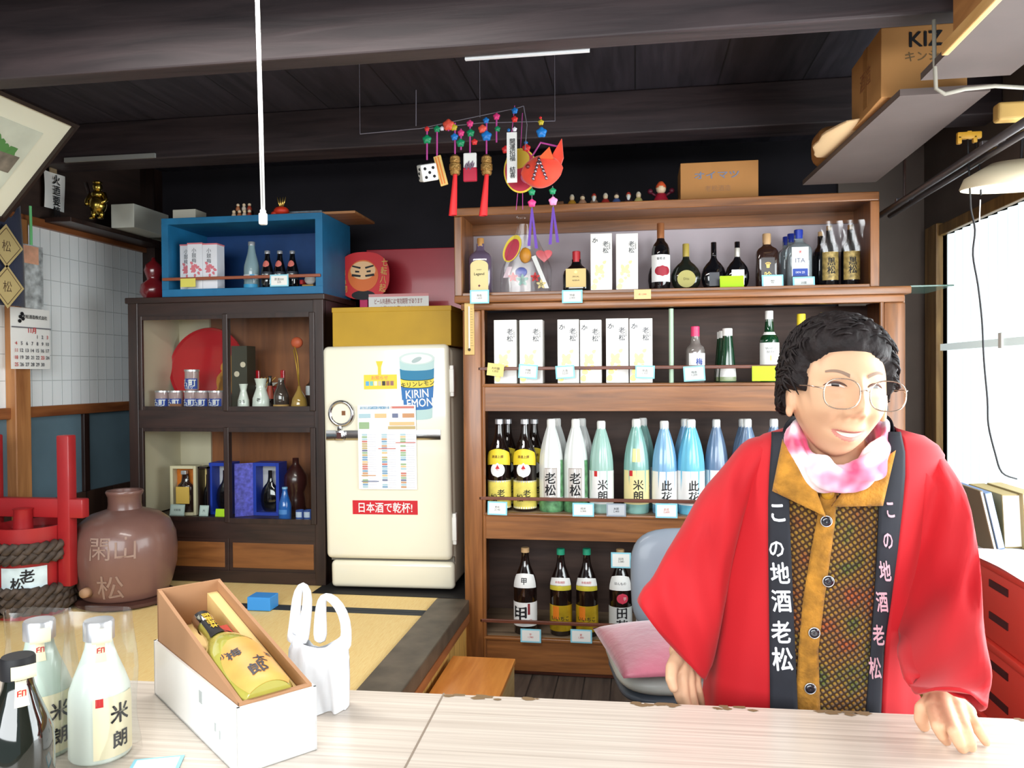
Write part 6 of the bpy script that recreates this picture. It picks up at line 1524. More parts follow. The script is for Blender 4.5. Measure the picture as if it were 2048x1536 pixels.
# yellow hooks and black cables
hk = Pz(1938, 262, 2.0)
h_ = thing('yellow_hook', 'yellow plastic hook under the hanging shelf holding black cables', 'hook', (hk.x, hk.y, ZS - .001))
YP = mat('yellow_plastic', S(214, 160, 50), .45)
hz_ = -.024
MB().box(-.035, .035, -.008, .008, hz_ + .0, hz_ + .022, .004).box(-.035, -.022, -.008, .008, hz_ - .014, hz_ + .01, .003).box(.01, .022, -.008, .008, hz_ - .012, hz_ + .01, .003).box(-.006, .006, -.005, .005, hz_ + .015, 0).build('hook_body', YP, h_, True, 40)
cbk = thing('black_cable', 'thin black cable dangling from the yellow hook past the window', 'cable', P(1935, 285, hk.y))
def cw(px, py, Y=hk.y): return P(px, py, Y) - cbk.location
pts = [(1935, 275), (1940, 385), (1942, 420), (1950, 460), (1946, 510), (1956, 570), (1964, 640), (1968, 720), (1975, 800), (1977, 850), (1990, 905), (2004, 945), (2034, 958)]
sm_ = []
for i in range(len(pts) - 1):
    for t_ in (0, .25, .5, .75):
        p0 = pts[max(0, i - 1)]; p1 = pts[i]; p2 = pts[i + 1]; p3 = pts[min(len(pts) - 1, i + 2)]
        sm_.append(tuple(.5 * (2 * p1[q] + (p2[q] - p0[q]) * t_ + (2 * p0[q] - 5 * p1[q] + 4 * p2[q] - p3[q]) * t_ ** 2 + (3 * p1[q] - p0[q] - 3 * p2[q] + p3[q]) * t_ ** 3) for q in (0, 1)))
MB().tube([cw(*p) for p in sm_] + [cw(2034, 958)], .0028, 6).build('long_strand', BLACK, cbk, True)
MB().tube([cw(1950, 280), cw(1960, 340), cw(1962, 390)], .0028, 6).tube([cw(1990, 325), cw(1982, 345), cw(1978, 372)], .0022, 6).build('short_strand', BLACK, cbk, True)
yl = Pz(2030, 205, 2.0)
k = MB().box(-.05, .05, -.02, .02, -.05, 0, .008, 3).build('yellow_block', mat('dull_yellow', S(186, 150, 84), .6)); k.location = (yl.x, yl.y, ZS - .001); tag(k, 'dull yellow block under the hanging shelf at the right edge', 'block')
gc = thing('grey_cable', 'pale grey cable sagging between the two hanging shelves', 'cable', P(1875, 185, 2.06))
MB().tube([P(px, py, 2.06) - gc.location for px, py in ((1868, 40), (1869, 120), (1872, 178), (1890, 188), (1930, 178), (1990, 172), (2060, 176))], .005, 8).build('cable', mat('pale_grey_cable', S(150, 146, 134), .5), gc, True)
# ---------------------------------------------------------------- step stool
s0 = Pz(905, 1311, .20); s1 = Pz(1032, 1315, .20)
stp = thing('step_box', 'orange wooden step box on the floor against the raised platform', 'step', ((XP + .022 + s1.x) / 2, s0.y - .32, 0))
sw2 = (s1.x - XP - .022) / 2
OW = wood('orange_wood', S(206, 122, 46), S(234, 154, 74), (9, 1, 9), 3, .35, .3)
MB().box(-sw2, sw2, -.32, .32, .18, .20, .003).build('top_board', OW, stp)
for s in (-1, 1): MB().box(min(s * sw2 * .97, s * (sw2 * .97 - .02)), max(s * sw2 * .97, s * (sw2 * .97 - .02)), -.31, .31, 0, .18).build('side_board', wood('pale_pine', S(186, 150, 96), S(214, 182, 126), (9, 1, 9), 3, .5), stp)
for y in (-.31, .295): MB().box(-sw2 * .97 + .02, sw2 * .97 - .02, y, y + .015, .0, .18).build('end_board', OW, stp)
# ---------------------------------------------------------------- office chair and cushion
VIN = mat('grey_vinyl', S(128, 138, 150), .4, coat=.15); VIN2 = mat('pale_grey_vinyl', S(186, 190, 184), .4, coat=.1)
ch = thing('office_chair', 'grey vinyl office chair with a rounded back behind the counter', 'chair', (.15, 2.42, 0), .18)
CHR = mat('chair_dark_grey', S(70, 78, 88), .45)
def pad(mb, cx, cy, cz, w_, d, h, mtx=None):
    def f(u, v):
        a = u * 2 * PI; b_ = (v - .5) * PI
        ex = .45
        x = w_ * math.copysign(abs(math.cos(a)) ** ex, math.cos(a)) * math.cos(b_) ** .35
        y = d * math.copysign(abs(math.sin(a)) ** ex, math.sin(a)) * math.cos(b_) ** .35
        p = Vector((cx + x, cy + y, cz + h * math.sin(b_)))
        return mtx @ p if mtx is not None else p
    return mb.grid(f, 36, 12, cu=True)
sz_ = ZZ(1340, 2.2) - .045
pad(MB(), 0, 0, sz_, .235, .22, .038).build('seat', VIN2, ch, True)
pad(MB(), 0, .01, sz_ - .045, .225, .21, .026).build('seat_shell', CHR, ch, True)
bm2 = Matrix.Translation((.085, .25, 0)) @ Matrix.Rotation(-.12, 4, 'X')
zb0, zb1_ = P(1320, 1215, 2.69).z, P(1320, 1060, 2.69).z
hb = (zb1_ - zb0) / 2 + .05
bk = MB()
def bkf(u, v):
    a = u * 2 * PI; b_ = (v - .5) * PI
    x = .20 * math.copysign(abs(math.cos(a)) ** .55, math.cos(a)) * math.cos(b_) ** .4
    z = hb * math.copysign(abs(math.sin(a)) ** .55, math.sin(a)) * math.cos(b_) ** .4
    return bm2 @ Vector((x, .028 * math.sin(b_) + .25 * x * x, zb1_ - hb + z))
bk.grid(bkf, 36, 12, cu=True).build('backrest', VIN, ch, True)
MB().tube([(.02, .2, sz_ - .06), (.07, .285, sz_ - .03), (.085, .29, zb1_ - hb)], .014, 8).build('back_support', CHR, ch, True)
MB().tube([(0, 0, .10), (0, 0, sz_ - .06)], .025, 12).build('gas_column', CHROME, ch, True)
for i in range(5):
    a = i * 2 * PI / 5 + .3
    MB().tube([(0, 0, .11), (.24 * math.cos(a), .24 * math.sin(a), .07)], [.02, .014], 8).build('leg', CHR, ch, True)
    MB().ball((.24 * math.cos(a), .24 * math.sin(a), .031), .03, .6, 1, 1, 12).build('caster', BLACK, ch, True)
cu = thing('pink_cushion', 'dusty pink satin cushion lying on the grey chair seat', 'cushion', (.13, 2.36, sz_ + .036), .25)
def cuf(u, v):
    x, y = (u - .5) * 2, (v - .5) * 2
    e = max(0, (1 - abs(x) ** 2.6) * (1 - abs(y) ** 2.6))
    return x, y, e
PKM = mat('pink_satin', S(176, 98, 116), .35, sheen=.5, noise_s=5, noise_a=.22, bump=.25, bump_s=30)
k = MB()
k.grid(lambda u, v: (cuf(u, v)[0] * .225, cuf(u, v)[1] * .21, .022 + .050 * cuf(u, v)[2] ** .6), 24, 24)
k.grid(lambda u, v: (cuf(u, v)[0] * .225, cuf(u, v)[1] * .21, .022 - .02 * cuf(u, v)[2] ** .6), 24, 24)
bmesh.ops.remove_doubles(k.bm, verts=k.bm.verts, dist=.0005)
k.build('cover', PKM, cu, True)
# ---------------------------------------------------------------- red crates, low table and papers at the right
CXf = .86
p0 = Px(1945, 1104, CXf)
cy1 = p0.y; zt4 = Px(1958, 1112, CXf).z
RCR = mat('red_plastic_crate', S(224, 70, 56), .45, coat=.1)
hgt = zt4 - Px(1958, 1212, CXf).z
zc_ = zt4
lbs = ['topmost red plastic crate of the stack behind the woman', 'second red plastic crate from the top of the stack', 'third red plastic crate from the top, at counter height', 'lowest red plastic crate standing on the floor']
n_cr = 4; hgt = zt4 / 4 if zt4 / 4 > hgt * .8 else hgt
for i in range(4):
    z1 = zt4 - i * hgt
    t = thing('red_crate', lbs[i], 'crate', (CXf + .225, cy1 - .31, z1 - hgt + .0005), 0, 'stacked red plastic crates')
    MB().box(-.22, .22, -.30, .30, .0, hgt - .012, .008, 3).build('crate_body', RCR, t, True, 40)
    MB().box(-.226, .226, -.306, .306, hgt - .022, hgt - .002, .004).build('rim', RCR, t, True, 40)
    for y in (-.17, .17):
        for zq_ in (.72, .32):
            MB().box(-.2225, -.2190, y - .05, y + .05, hgt * zq_ - .008, hgt * zq_ + .010).build('grip_slot', mat('crate_slot', S(70, 16, 18), .6), t)
fs = thing('plastic_sheet', 'sheet of clear pinkish plastic lying over the top red crate', 'sheet', (CXf + .22, cy1 - .3, zt4 + .0006))
MB().grid(lambda u, v: ((u - .5) * .47, (v - .5) * .64, .003 + .004 * math.sin(u * 9 + v * 7) ** 2), 16, 16).build('film', mat('pinkish_sheet', S(244, 222, 224), .3, coat=.3), fs, True)
LCY = cy1 + .51
tb = thing('low_cabinet', 'low white topped cabinet under the window carrying folders', 'cabinet', (1.12, LCY, 0))
tz = zt4 - .01
MB().box(-.24, .25, -.49, .50, tz - .03, tz, .003).build('table_top', mat('white_top', S(226, 230, 228), .4), tb)
MB().box(-.22, .24, -.47, .48, 0, tz - .03).build('carcass', mat('grey_white_carcass', S(180, 178, 172), .6), tb)
def folder(name, lb, px0, px1, pyt, pyb, Y, m_, lean, th, grp=None):
    a = P(px1, pyb, Y); t = P((px0 + px1) / 2, pyt, Y)
    h = t.z - tz
    o = thing(name, lb, 'folder', (a.x - th / 2, Y, tz + .0008), 0, grp, rot=(0, lean, 0))
    MB().box(-th / 2, th / 2, -.11, .11, 0, h, .002).build('cover', m_, o)
    MB().box(-th / 2 + .002, th / 2 - .002, -.1108, -.1, .004, h - .003).build('page_edge', PAPER, o)
folder('file_folder', 'blue grey folder leaning left on the low cabinet', 1925, 1975, 972, 1088, 2.42, mat('slate_folder', S(104, 126, 164), .5), -.22, .018)
folder('file_folder', 'brown folder leaning in front of the blue grey one', 1918, 1960, 968, 1090, 2.36, mat('brown_folder', S(120, 104, 80), .5), -.22, .008)
folder('ring_binder', 'olive brown binder standing upright on the low cabinet', 1976, 2008, 978, 1072, 2.44, mat('olive_binder', S(140, 122, 74), .6), -.05, .045)
folder('ring_binder', 'khaki binder nearest the window on the low cabinet', 2014, 2044, 976, 1070, 2.42, mat('khaki_binder', S(150, 134, 90), .6), -.05, .04)
for i, (x, y, lb) in enumerate(((-.10, .12, 'stack of white papers on the low cabinet left of the folders'), (.08, -.36, 'white papers on the low cabinet beside the red crates'))):
    t = thing('paper_stack', lb, 'papers', (1.12 + x, LCY + y, tz + .0008), .2 * i)
    for q in range(3): MB().box(-.09, .09, -.12, .12, q * .012, q * .012 + .011, .001, 2, Matrix.Rotation(.1 * q, 4, 'Z')).build('sheaf', mat('paper_%d' % (q % 2), S(236, 238, 240) if q % 2 == 0 else S(206, 200, 192), .6), t)
# ---------------------------------------------------------------- things on the counter
def frosted(lb, pxc, pyt, pyb, half, glass, labs, capm, bag=None, Y=None, kind='slim'):
    b_ = on_counter(pxc, pyb)
    Yq = b_.y + .028 if Y is None else Y
    x, w_ = hw_at(pxc - half, pxc + half, pyb - 60, Yq)
    h = P(pxc, pyt, Yq).z - zc
    t = thing('small_sake_bottle', lb, 'bottle', (x, Yq, zc + .0006), 0)
    prof = [(0, 0), (.94, 0), (1, .02), (1, .42), (.96, .5), (.8, .6), (.58, .72), (.46, .8), (.42, .86), (.42, .88)]
    MB().lathe([(r * w_, z * h) for r, z in prof], 40, cap=False).build('body', glass, t, True, 60)
    MB().lathe([(0, .86 * h), (.5 * w_, .86 * h), (.5 * w_, .985 * h), (.46 * w_, h), (0, h)], 28, cap=False).build('cap', capm, t, True, 40)
    PROF['_c'] = prof
    a_c = .62
    for L in labs:
        z0, z1, wd, m_, a_ = L[:5]
        def fl(u, v):
            z = h * (z0 + (z1 - z0) * v); rr = radius_at('_c', h, w_, z) * 1.01 + .0008
            if z > .86 * h: rr = max(rr, .5 * w_ + .001)
            a = a_c + a_ + (u - .5) * 2 * wd
            return (rr * math.sin(a), -rr * math.cos(a), z)
        lo = MB().grid(fl, 14, 10).build('label', m_, t, True)
        for (s, size, m2, da, dz) in L[5]:
            z = h * ((z0 + z1) / 2 + dz); rr = radius_at('_c', h, w_, z) * 1.01 + .0016
            letter(s, size, wrap(rr, z, a_c + a_ + da), m2, lo, bold=.03)
    if bag:
        bw_, bt, seed = bag
        def bf(u, v):
            a = u * 2 * PI; e = .35
            x_ = bw_ * math.copysign(abs(math.cos(a)) ** e, math.cos(a)); y_ = .030 * math.copysign(abs(math.sin(a)) ** .7, math.sin(a)) * (1 - .55 * v)
            return (x_ * (1 + .03 * math.sin(v * 11 + seed)), y_ * 1.15 + .003 * math.sin(u * 23 + v * 9), .001 + v * h * bt)
        MB().grid(bf, 48, 12, cu=True).build('cellophane_bag', film('cellophane', (1, 1, 1, 1), .05, .12), t, True)
    return t
FRG = mat('frosted_white_glass', S(226, 238, 228), .38, coat=.25); FRG2 = mat('frosted_pale_glass', S(196, 214, 200), .4, coat=.25)
LABS = lambda a_: [(.04, .48, .75, mat('soft_cream_label', S(240, 232, 196), .5), a_, [('米', .03, BLACK, .1, .09), ('朗', .026, BLACK, .1, -.10)]), (.42, .48, .12, RED, a_ - .55, []), (.72, .99, .3, mat('soft_cream_label', S(240, 232, 196), .5), .1, [('印', .012, RED, 0, -.06)])]
frosted('frosted white sake bottle in clear cellophane nearest the gift box', 201, 1240, 1528, 52, FRG, LABS(.55), SILV, (.052, 1.07, 1.0))
frosted('pale frosted sake bottle in cellophane behind the dark bottle', 82, 1240, 1522, 52, FRG2, LABS(.55), SILV, (.052, 1.06, 2.0))
frosted('dark green black sake bottle at the lower left corner', 40, 1312, 1640, 56, mat('green_black_glass', S(20, 26, 20), .06, coat=1.0), [(.05, .18, .7, mat('soft_cream_label', S(240, 232, 196), .5), .3, []), (.12, .2, .12, RED, .7, []), (.70, .99, .34, mat('soft_cream_label', S(240, 232, 196), .5), .25, [('印', .012, RED, 0, -.07)])], BLACK, None)
pcp = on_counter(312, 1532)
t = thing('price_card', 'pale blue bordered price card lying flat on the counter', 'price card', (pcp.x, pcp.y, zc + .0012), .35)
MB().box(-.034, .034, -.03, .022, 0, .001).build('card', CYANB, t); MB().box(-.029, .029, -.025, .017, .0008, .0016).build('card_face', PAPER, t)
# gift box
g0 = on_counter(309, 1388); gw = on_counter(476, 1553)
ax = (gw - g0); ax.z = 0; GL = ax.length; ax.normalize(); 
perp = Vector((-ax.y, ax.x, 0)); perp = perp if perp.x > 0 else -perp
GW = .118
gt = thing('gift_box', 'open white gift box with a sloped brown tray inside', 'gift box', (g0.x, g0.y, zc + .0008), math.atan2(ax.y, ax.x))
# local x runs to the viewer, local y to the right back
sg_ = 1 if (Matrix.Rotation(math.atan2(ax.y, ax.x), 3, 'Z') @ Vector((0, 1, 0))).dot(perp) > 0 else -1
GWs = GW * sg_
zw_ = P(309, 1284, g0.y).z - zc; zfro = P(468, 1414, gw.y + .0).z - zc; zbk = P(318, 1180, g0.y).z - zc
GH = (zw_ + zfro) / 2
GBW = mat('glossy_white_box', S(244, 244, 242), .3, coat=.2)
def yy(a, b_): return (min(a, b_), max(a, b_))
k = MB()
for a, b_ in ((0, .004), (GW - .004, GW)):
    y0_, y1_ = yy(a * sg_, b_ * sg_); k.box(0, GL, y0_, y1_, 0, GH)
y0_, y1_ = yy(0, GWs)
k.box(0, .004, y0_, y1_, 0, GH).box(GL - .004, GL, y0_, y1_, 0, GH).box(0, GL, y0_, y1_, 0, .003)
k.build('outer_box', GBW, gt)
BRN = mat('kraft_brown', S(172, 128, 92), .7); BRN2 = mat('kraft_inner', S(206, 164, 120), .7)
kk = MB()
zA, zB = zbk, GH + .004
def wedge(y0_, y1_):
    q = [(.006, GH - .06), (GL - .006, GH - .06), (GL - .006, zB), (.006, zA)]
    kk.prism(q, y0_, y1_)
wedge(*yy(.005 * sg_, .011 * sg_)); wedge(*yy((GW - .011) * sg_, (GW - .005) * sg_))
y0_, y1_ = yy(.005 * sg_, (GW - .005) * sg_)
kk.box(.005, .011, y0_, y1_, GH - .06, zA).box(GL - .011, GL - .005, y0_, y1_, GH - .06, zB)
tray = kk.build('sloped_tray', BRN, gt)
y0_, y1_ = yy(.011 * sg_, (GW - .011) * sg_)
slp = lambda x: zA + (zB - zA) * (x / GL)
kk = MB(); kk.prism([(.012, slp(0) - .076), (GL - .012, slp(GL) - .076), (GL - .012, slp(GL) - .070), (.012, slp(0) - .070)], y0_, y1_); kk.build('tray_floor', mat('pale_straw_card', S(226, 194, 130), .7), tray)
ya, yb_ = yy((GW - .030) * sg_, (GW - .012) * sg_)
kk = MB(); kk.prism([(.012, slp(0) - .070), (GL - .012, slp(GL) - .070), (GL - .012, slp(GL) - .02), (.012, slp(0) - .02)], ya, yb_); kk.build('side_pad', mat('pale_straw_card', S(226, 194, 130), .7), tray)
for (x, z, w_, h_) in ((GL * .60, GH * .60, .013, .018), (GL * .77, GH * .36, .006, .012), (GL * .82, GH * .30, .004, .012)):
    yb2 = -.0008 * sg_
    MB().box(x, x + w_, *yy(yb2, .0006 * sg_), z, z + h_).build('grey_print', mat('pale_grey_print', S(170, 176, 176), .6), gt)
# bottle lying in the tray
slope = math.atan2(zB - zA, GL)
# the bottle's axis follows the tray: its foot to the viewer
bx = thing('plum_wine_bottle', 'pale yellow plum wine bottle with orange label lying in the gift box', 'bottle', (0, 0, 0))
BLn = GL * .74; BR = .043
foot = Vector((GL - .016, GWs * .43, slp(GL - .016) - .066 + BR)); dirv = Vector((-math.cos(slope), 0, math.sin(-slope))).normalized()
gmx = Matrix.Translation(gt.location) @ Matrix.Rotation(math.atan2(ax.y, ax.x), 4, 'Z')
zax = dirv; yax = Vector((0, 0, 1)).cross(zax).normalized(); xax = yax.cross(zax).normalized()
# local -y of the bottle faces up
up = Vector((0, 0, 1)); up = (up - zax * up.dot(zax)).normalized()
yv = -up; xv = yv.cross(zax)
Rm = Matrix((xv, yv, zax)).transposed().to_4x4()
bx.matrix_world = gmx @ Matrix.Translation(foot) @ Rm
PROF['plum'] = [(0, 0), (.9, 0), (1, .03), (1, .40), (.96, .48), (.78, .58), (.5, .68), (.34, .76), (.31, .84), (.31, .93), (.34, .94), (.34, 1.0), (0, 1.0)]
MB().lathe([(r * BR, z * BLn) for r, z in PROF['plum']], 36, cap=False).build('body', mat('pale_yellow_glass', S(214, 206, 96), .08, coat=1.0, trans=.35), bx, True, 60)
MB().lathe([(0, .90 * BLn), (.36 * BR, .90 * BLn), (.40 * BR, .94 * BLn), (.36 * BR, 1.005 * BLn), (0, 1.005 * BLn)], 24, cap=False).build('cap', CHROME, bx, True, 40)
def plf(u, v):
    w_ = 1.0 * math.sqrt(max(0, 1 - (2 * v - 1) ** 2 * (.9 if v > .5 else .35)))
    a = (u - .5) * 2 * w_; z = BLn * (.0 + .46 * v); rr = radius_at('plum', BLn, BR, z) * 1.01 + .0008
    return (rr * math.sin(a), -rr * math.cos(a), z)
lo = MB().grid(plf, 16, 16).build('orange_label', mat('orange_yellow_label', S(232, 164, 84), .5, noise_s=14, noise_a=.18), bx, True)
for s, size, a, z in (('梅', .022, -.45, .32), ('太', .02, .15, .2), ('郎', .03, -.1, .12), ('酒', .012, .62, .26), ('小', .012, -.75, .36)):
    letter(s, size, wrap(BR * 1.025 + .001, z * BLn, a), mat('slate_brush_ink', S(70, 66, 70), .6), lo, bold=.03)
def bandf(u, v):
    a = (u - .5) * 1.6; z = BLn * (.66 + .34 * v); rr = radius_at('plum', BLn, BR, min(z, BLn * .99)) * 1.02 + .0015
    return (rr * math.sin(a), -rr * math.cos(a), z)
lo = MB().grid(bandf, 8, 8).build('neck_band', BLACK, bx, True)
letter('本格梅酒', .013, lambda p: Vector((p.y, -.36 * BR - .0025 - p.z, BLn * .86 + p.x)), mat('band_gold', S(226, 180, 50), .5), lo, bold=.04)
MB().box(.014, .036, .006, .009, BLn * .62, BLn * .92).build('red_booklet', mat('red_booklet', S(190, 60, 44), .5), bx)
# plastic bag behind the box
pb_ = on_counter(640, 1388)
bgY = pb_.y + .035
bgc = P(636, 1383, pb_.y - .05)
pg = thing('plastic_bag', 'white plastic carrier bag with two handles standing behind the gift box', 'bag', (bgc.x, pb_.y - .05, zc + .0008))
BGM = mat('white_bag_plastic', S(240, 242, 246), .35, coat=.2)
bY = pb_.y - .05
xL, xR = P(582, 1330, bY).x - bgc.x, P(694, 1330, bY).x - bgc.x
zsh = P(640, 1262, bY).z - zc
def bgf(u, v):
    a = u * 2 * PI
    w_ = 1 + .06 * math.sin(v * 3.1) - .06 * (v > .8)
    x = (xL + xR) / 2 + (xR - xL) / 2 * w_ * math.copysign(abs(math.cos(a)) ** .7, math.cos(a))
    y = .028 * (1 - .7 * v) * math.sin(a) * (1 + .25 * math.sin(a * 7 + v * 5)) + .005 * math.sin(9 * a + 3 * v)
    dip = -.02 * math.cos(a) ** 2 * 0 - .028 * (1 - abs(math.cos(a)) ** 1.2) * max(0, v - .7) / .3
    return (x, y, v * zsh + dip)
MB().grid(bgf, 56, 16, cu=True).build('bag_body', BGM, pg, True)
def handle(pts, w0):
    k = MB(); rings = []
    P_ = [P(px, py, bY) - pg.location for px, py, _ in pts]
    for i, (p_, (_, _, wd)) in enumerate(zip(P_, pts)):
        t_ = (P_[min(i + 1, len(P_) - 1)] - P_[max(0, i - 1)]).normalized(); sd = Vector((t_.z, 0, -t_.x)) * wd
        y_ = .006 * math.sin(i * 1.3)
        rings.append([p_ + sd + Vector((0, y_ - .004, 0)), p_ + Vector((0, y_ - .009, 0)), p_ - sd + Vector((0, y_ - .004, 0)), p_ - sd + Vector((0, y_ + .004, 0)), p_ + Vector((0, y_ + .009, 0)), p_ + sd + Vector((0, y_ + .004, 0))])
    k.loft(rings, True, True)
    return mod_sub(k.build('bag_handle', BGM, pg, True), 1)
handle([(583, 1290, .012), (586, 1255, .010), (590, 1215, .009), (598, 1180, .008), (608, 1166, .008), (615, 1180, .008), (612, 1220, .009), (606, 1260, .012), (604, 1290, .014)], .01)
handle([(640, 1290, .014), (638, 1250, .012), (640, 1215, .010), (648, 1192, .008), (660, 1190, .008), (678, 1210, .009), (690, 1245, .009), (692, 1280, .010), (690, 1300, .012)], .01)
bb_ = Pz(517, 1224, ZT)
k = MB().box(-.05, .05, -.04, .04, 0, .055, .003).build('blue_box', mat('bright_blue_card', S(60, 150, 230), .5)); k.location = (bb_.x, bb_.y + .04, ZT + .0045); tag(k, 'small bright blue box on the tatami behind the gift box', 'box')
# ---------------------------------------------------------------- the woman behind the counter
PB = P(1640, 1400, 1.55)
per = thing('person', 'smiling person in red happi coat leaning one hand on the counter', 'person', (PB.x, 1.55, 0))
O = Vector(per.location)
def W(px, py, Y): return P(px, py, Y) - O
HR = Matrix.Rotation(math.radians(3.5), 4, 'Y') @ Matrix.Rotation(math.radians(6), 4, 'Z') @ Matrix.Rotation(math.radians(2), 4, 'X')
HC = P(1713, 774, 1.335) - O - (HR @ Vector((0, -.088, .0095)))
HM = Matrix.Translation(HC) @ HR
# --- head as a height field over an egg
HA, HB, HCZ = .073, .096, .113
def kx(z): return 1 - .27 * max(0, -z / HCZ) ** 1.8 + .03 * math.exp(-((z + .03) / .03) ** 2)
BUMPS = []
def bm(x, z, sx, sz, a, mir=True):
    BUMPS.append((x, z, sx, sz, a))
    if mir and x: BUMPS.append((-x, z, sx, sz, a))
for i in range(7):
    t_ = i / 6; bm(0, .020 - .046 * t_, .0070 + .003 * t_, .009, .0050 + .0090 * t_)
bm(0, -.030, .010, .009, .0075); bm(.0132, -.035, .006, .006, .0098); bm(.031, .008, .015, .010, -.0085); bm(.031, .006, .013, .006, .0045)
bm(.0068, -.0405, .0036, .003, -.0060); bm(.030, .030, .022, .008, .0040); bm(.034, -.004, .013, .0035, -.0016); bm(.046, .002, .006, .010, -.0015); bm(.043, -.030, .016, .015, .0115); bm(.050, .012, .005, .004, -.0012); bm(0, -.060, .017, .005, .0045); bm(0, -.079, .016, .006, .0060)
bm(0, -.100, .018, .012, .0060); bm(.030, -.060, .007, .008, -.0022); bm(.025, -.047, .005, .008, -.0042); bm(.0195, -.039, .004, .006, -.0034); bm(.031, -.057, .005, .007, -.003); bm(.031, -.010, .014, .006, .002)
for i in range(-4, 5):
    x = i * .006; bm(x, -.0695 + 11.5 * x * x, .0045, .0028, -.0034, False)
def bump(x, z):
    s_ = 0
    for (bx_, bz, sx, sz, a) in BUMPS:
        q = ((x - bx_) / sx) ** 2 + ((z - bz) / sz) ** 2
        if q < 12: s_ += a * math.exp(-q / 1.4)
    return s_
def face_y(x, z):
    k_ = kx(z); q = 1 - (x / (HA * k_)) ** 2 - (z / HCZ) ** 2
    return -HB * math.sqrt(max(.0, q)) * (1 - .02 * max(0, -z / HCZ)) - bump(x, z)
def headpt(u, v):
    a, b_ = u * 2 * PI, (v - .5) * PI
    x, y, z = HA * math.sin(a) * math.cos(b_), -HB * math.cos(a) * math.cos(b_), HCZ * math.sin(b_)
    x *= kx(z)
    if y < 0:
        fr_ = min(1, -y / (HB * .35)); y = y * (1 - .02 * max(0, -z / HCZ)) - bump(x, z) * fr_
    else: y *= 1.02 if z > -.02 else 1.02 - .35 * min(1, (-z - .02) / .09)
    return HM @ Vector((x, y, z))
body = MB()
body.grid(headpt, 160, 120, cu=True)
def capsule(p0, p1, r0, r1, n=14):
    p0, p1 = Vector(p0), Vector(p1)
    d = (p1 - p0); L = d.length; d.normalize()
    pts, rs = [], []
    for i in range(5):
        a = -PI / 2 + i * PI / 8; pts.append(p0 + d * r0 * math.sin(a)); rs.append(max(.0004, r0 * math.cos(a)))
    for i in range(5):
        a = i * PI / 8; pts.append(p1 + d * r1 * math.sin(a)); rs.append(max(.0004, r1 * math.cos(a)))
    body.tube(pts, rs, n)
def chain(pts, rs, n=14):
    for i in range(len(pts) - 1): capsule(pts[i], pts[i + 1], rs[i], rs[i + 1], n)
for s in (-1, 1):   # ears
    m_ = HM @ Matrix.Translation((s * .0765, -.002, -.018)) @ Matrix.Rotation(s * .35, 4, 'Z')
    body.ball(m_ @ Vector((0, 0, 0)), .028, .28, .62, 1.05, 16)
    body.ball(m_ @ Vector((0, -.004, -.022)), .011, .6, .8, 1, 12)
neck0 = HM @ Vector((0, .025, -.06)); neck1 = W(1688, 985, 1.53)
chain([neck0, neck1], [.050, .058])
chain([W(1690, 965, 1.54), W(1672, 1080, 1.555), W(1650, 1220, 1.56), W(1632, 1370, 1.56), W(1622, 1470, 1.565)], [.085, .115, .112, .112, .12], 20)
chain([W(1540, 948, 1.54), W(1830, 948, 1.53)], [.048, .048])
# her right arm, hanging
sR, eR, wR = W(1516, 952, 1.545), W(1440, 1150, 1.57), W(1366, 1302, 1.50)
chain([sR, eR, wR], [.044, .038, .026])
# her left arm, hand on the counter
sL, eL, wL = W(1850, 952, 1.535), W(1905, 1190, 1.50), Pz(1884, 1392, .772) - O
chain([sL, eL, wL], [.044, .038, .027])
def C_(px, py, z): return Pz(px, py, z) - O
# left hand: palm, four fingers, thumb
ztop = zc
kn = [C_(1866, 1413, .766), C_(1890, 1413, .771), C_(1914, 1416, .769), C_(1935, 1424, .763)]
for q in kn: chain([wL, q], [.021, .0125], 12)
chain([kn[0], kn[3]], [.0125, .0115], 12)
FGR = [((1875, 1452, .757), (1884, 1470, .743), (1893, 1482, ztop + .0075), .0088), ((1908, 1462, .760), (1918, 1484, .745), (1925, 1497, ztop + .0078), .0092),
       ((1932, 1460, .758), (1940, 1482, .744), (1943, 1495, ztop + .0076), .0087), ((1955, 1456, .752), (1966, 1474, .740), (1972, 1484, ztop + .0070), .0077)]
for k_, (p1, p2, p3, r_) in enumerate(FGR):
    chain([kn[k_], C_(*p1), C_(*p2), C_(*p3)], [r_ * 1.25, r_ * 1.08, r_ * .96, r_ * .84], 12)
chain([wL, C_(1846, 1418, .757), C_(1842, 1438, .742), C_(1848, 1452, ztop + .009)], [.018, .0125, .0105, .0090], 12)
# right hand, fingers down behind the counter
kr = [W(1352, 1348, 1.47), W(1364, 1356, 1.465), W(1378, 1358, 1.475), W(1390, 1354, 1.49)]
for q in kr: chain([wR, q], [.020, .0125], 12)
for k_, (a, b_, c_, r_) in enumerate((((1354, 1380, 1.452), (1360, 1398, 1.450), (1367, 1412, 1.455), .0086), ((1368, 1392, 1.447), (1374, 1412, 1.447), (1380, 1426, 1.455), .0090), ((1384, 1392, 1.46), (1389, 1411, 1.463), (1393, 1424, 1.47), .0086), ((1397, 1382, 1.48), (1401, 1397, 1.485), (1404, 1408, 1.49), .0076))):
    chain([kr[k_], W(*a), W(*b_), W(*c_)], [r_ * 1.25, r_ * 1.08, r_, r_ * .85], 12)
chain([wR, W(1344, 1335, 1.455), W(1342, 1358, 1.435), W(1347, 1376, 1.43)], [.018, .012, .0105, .0085], 12)
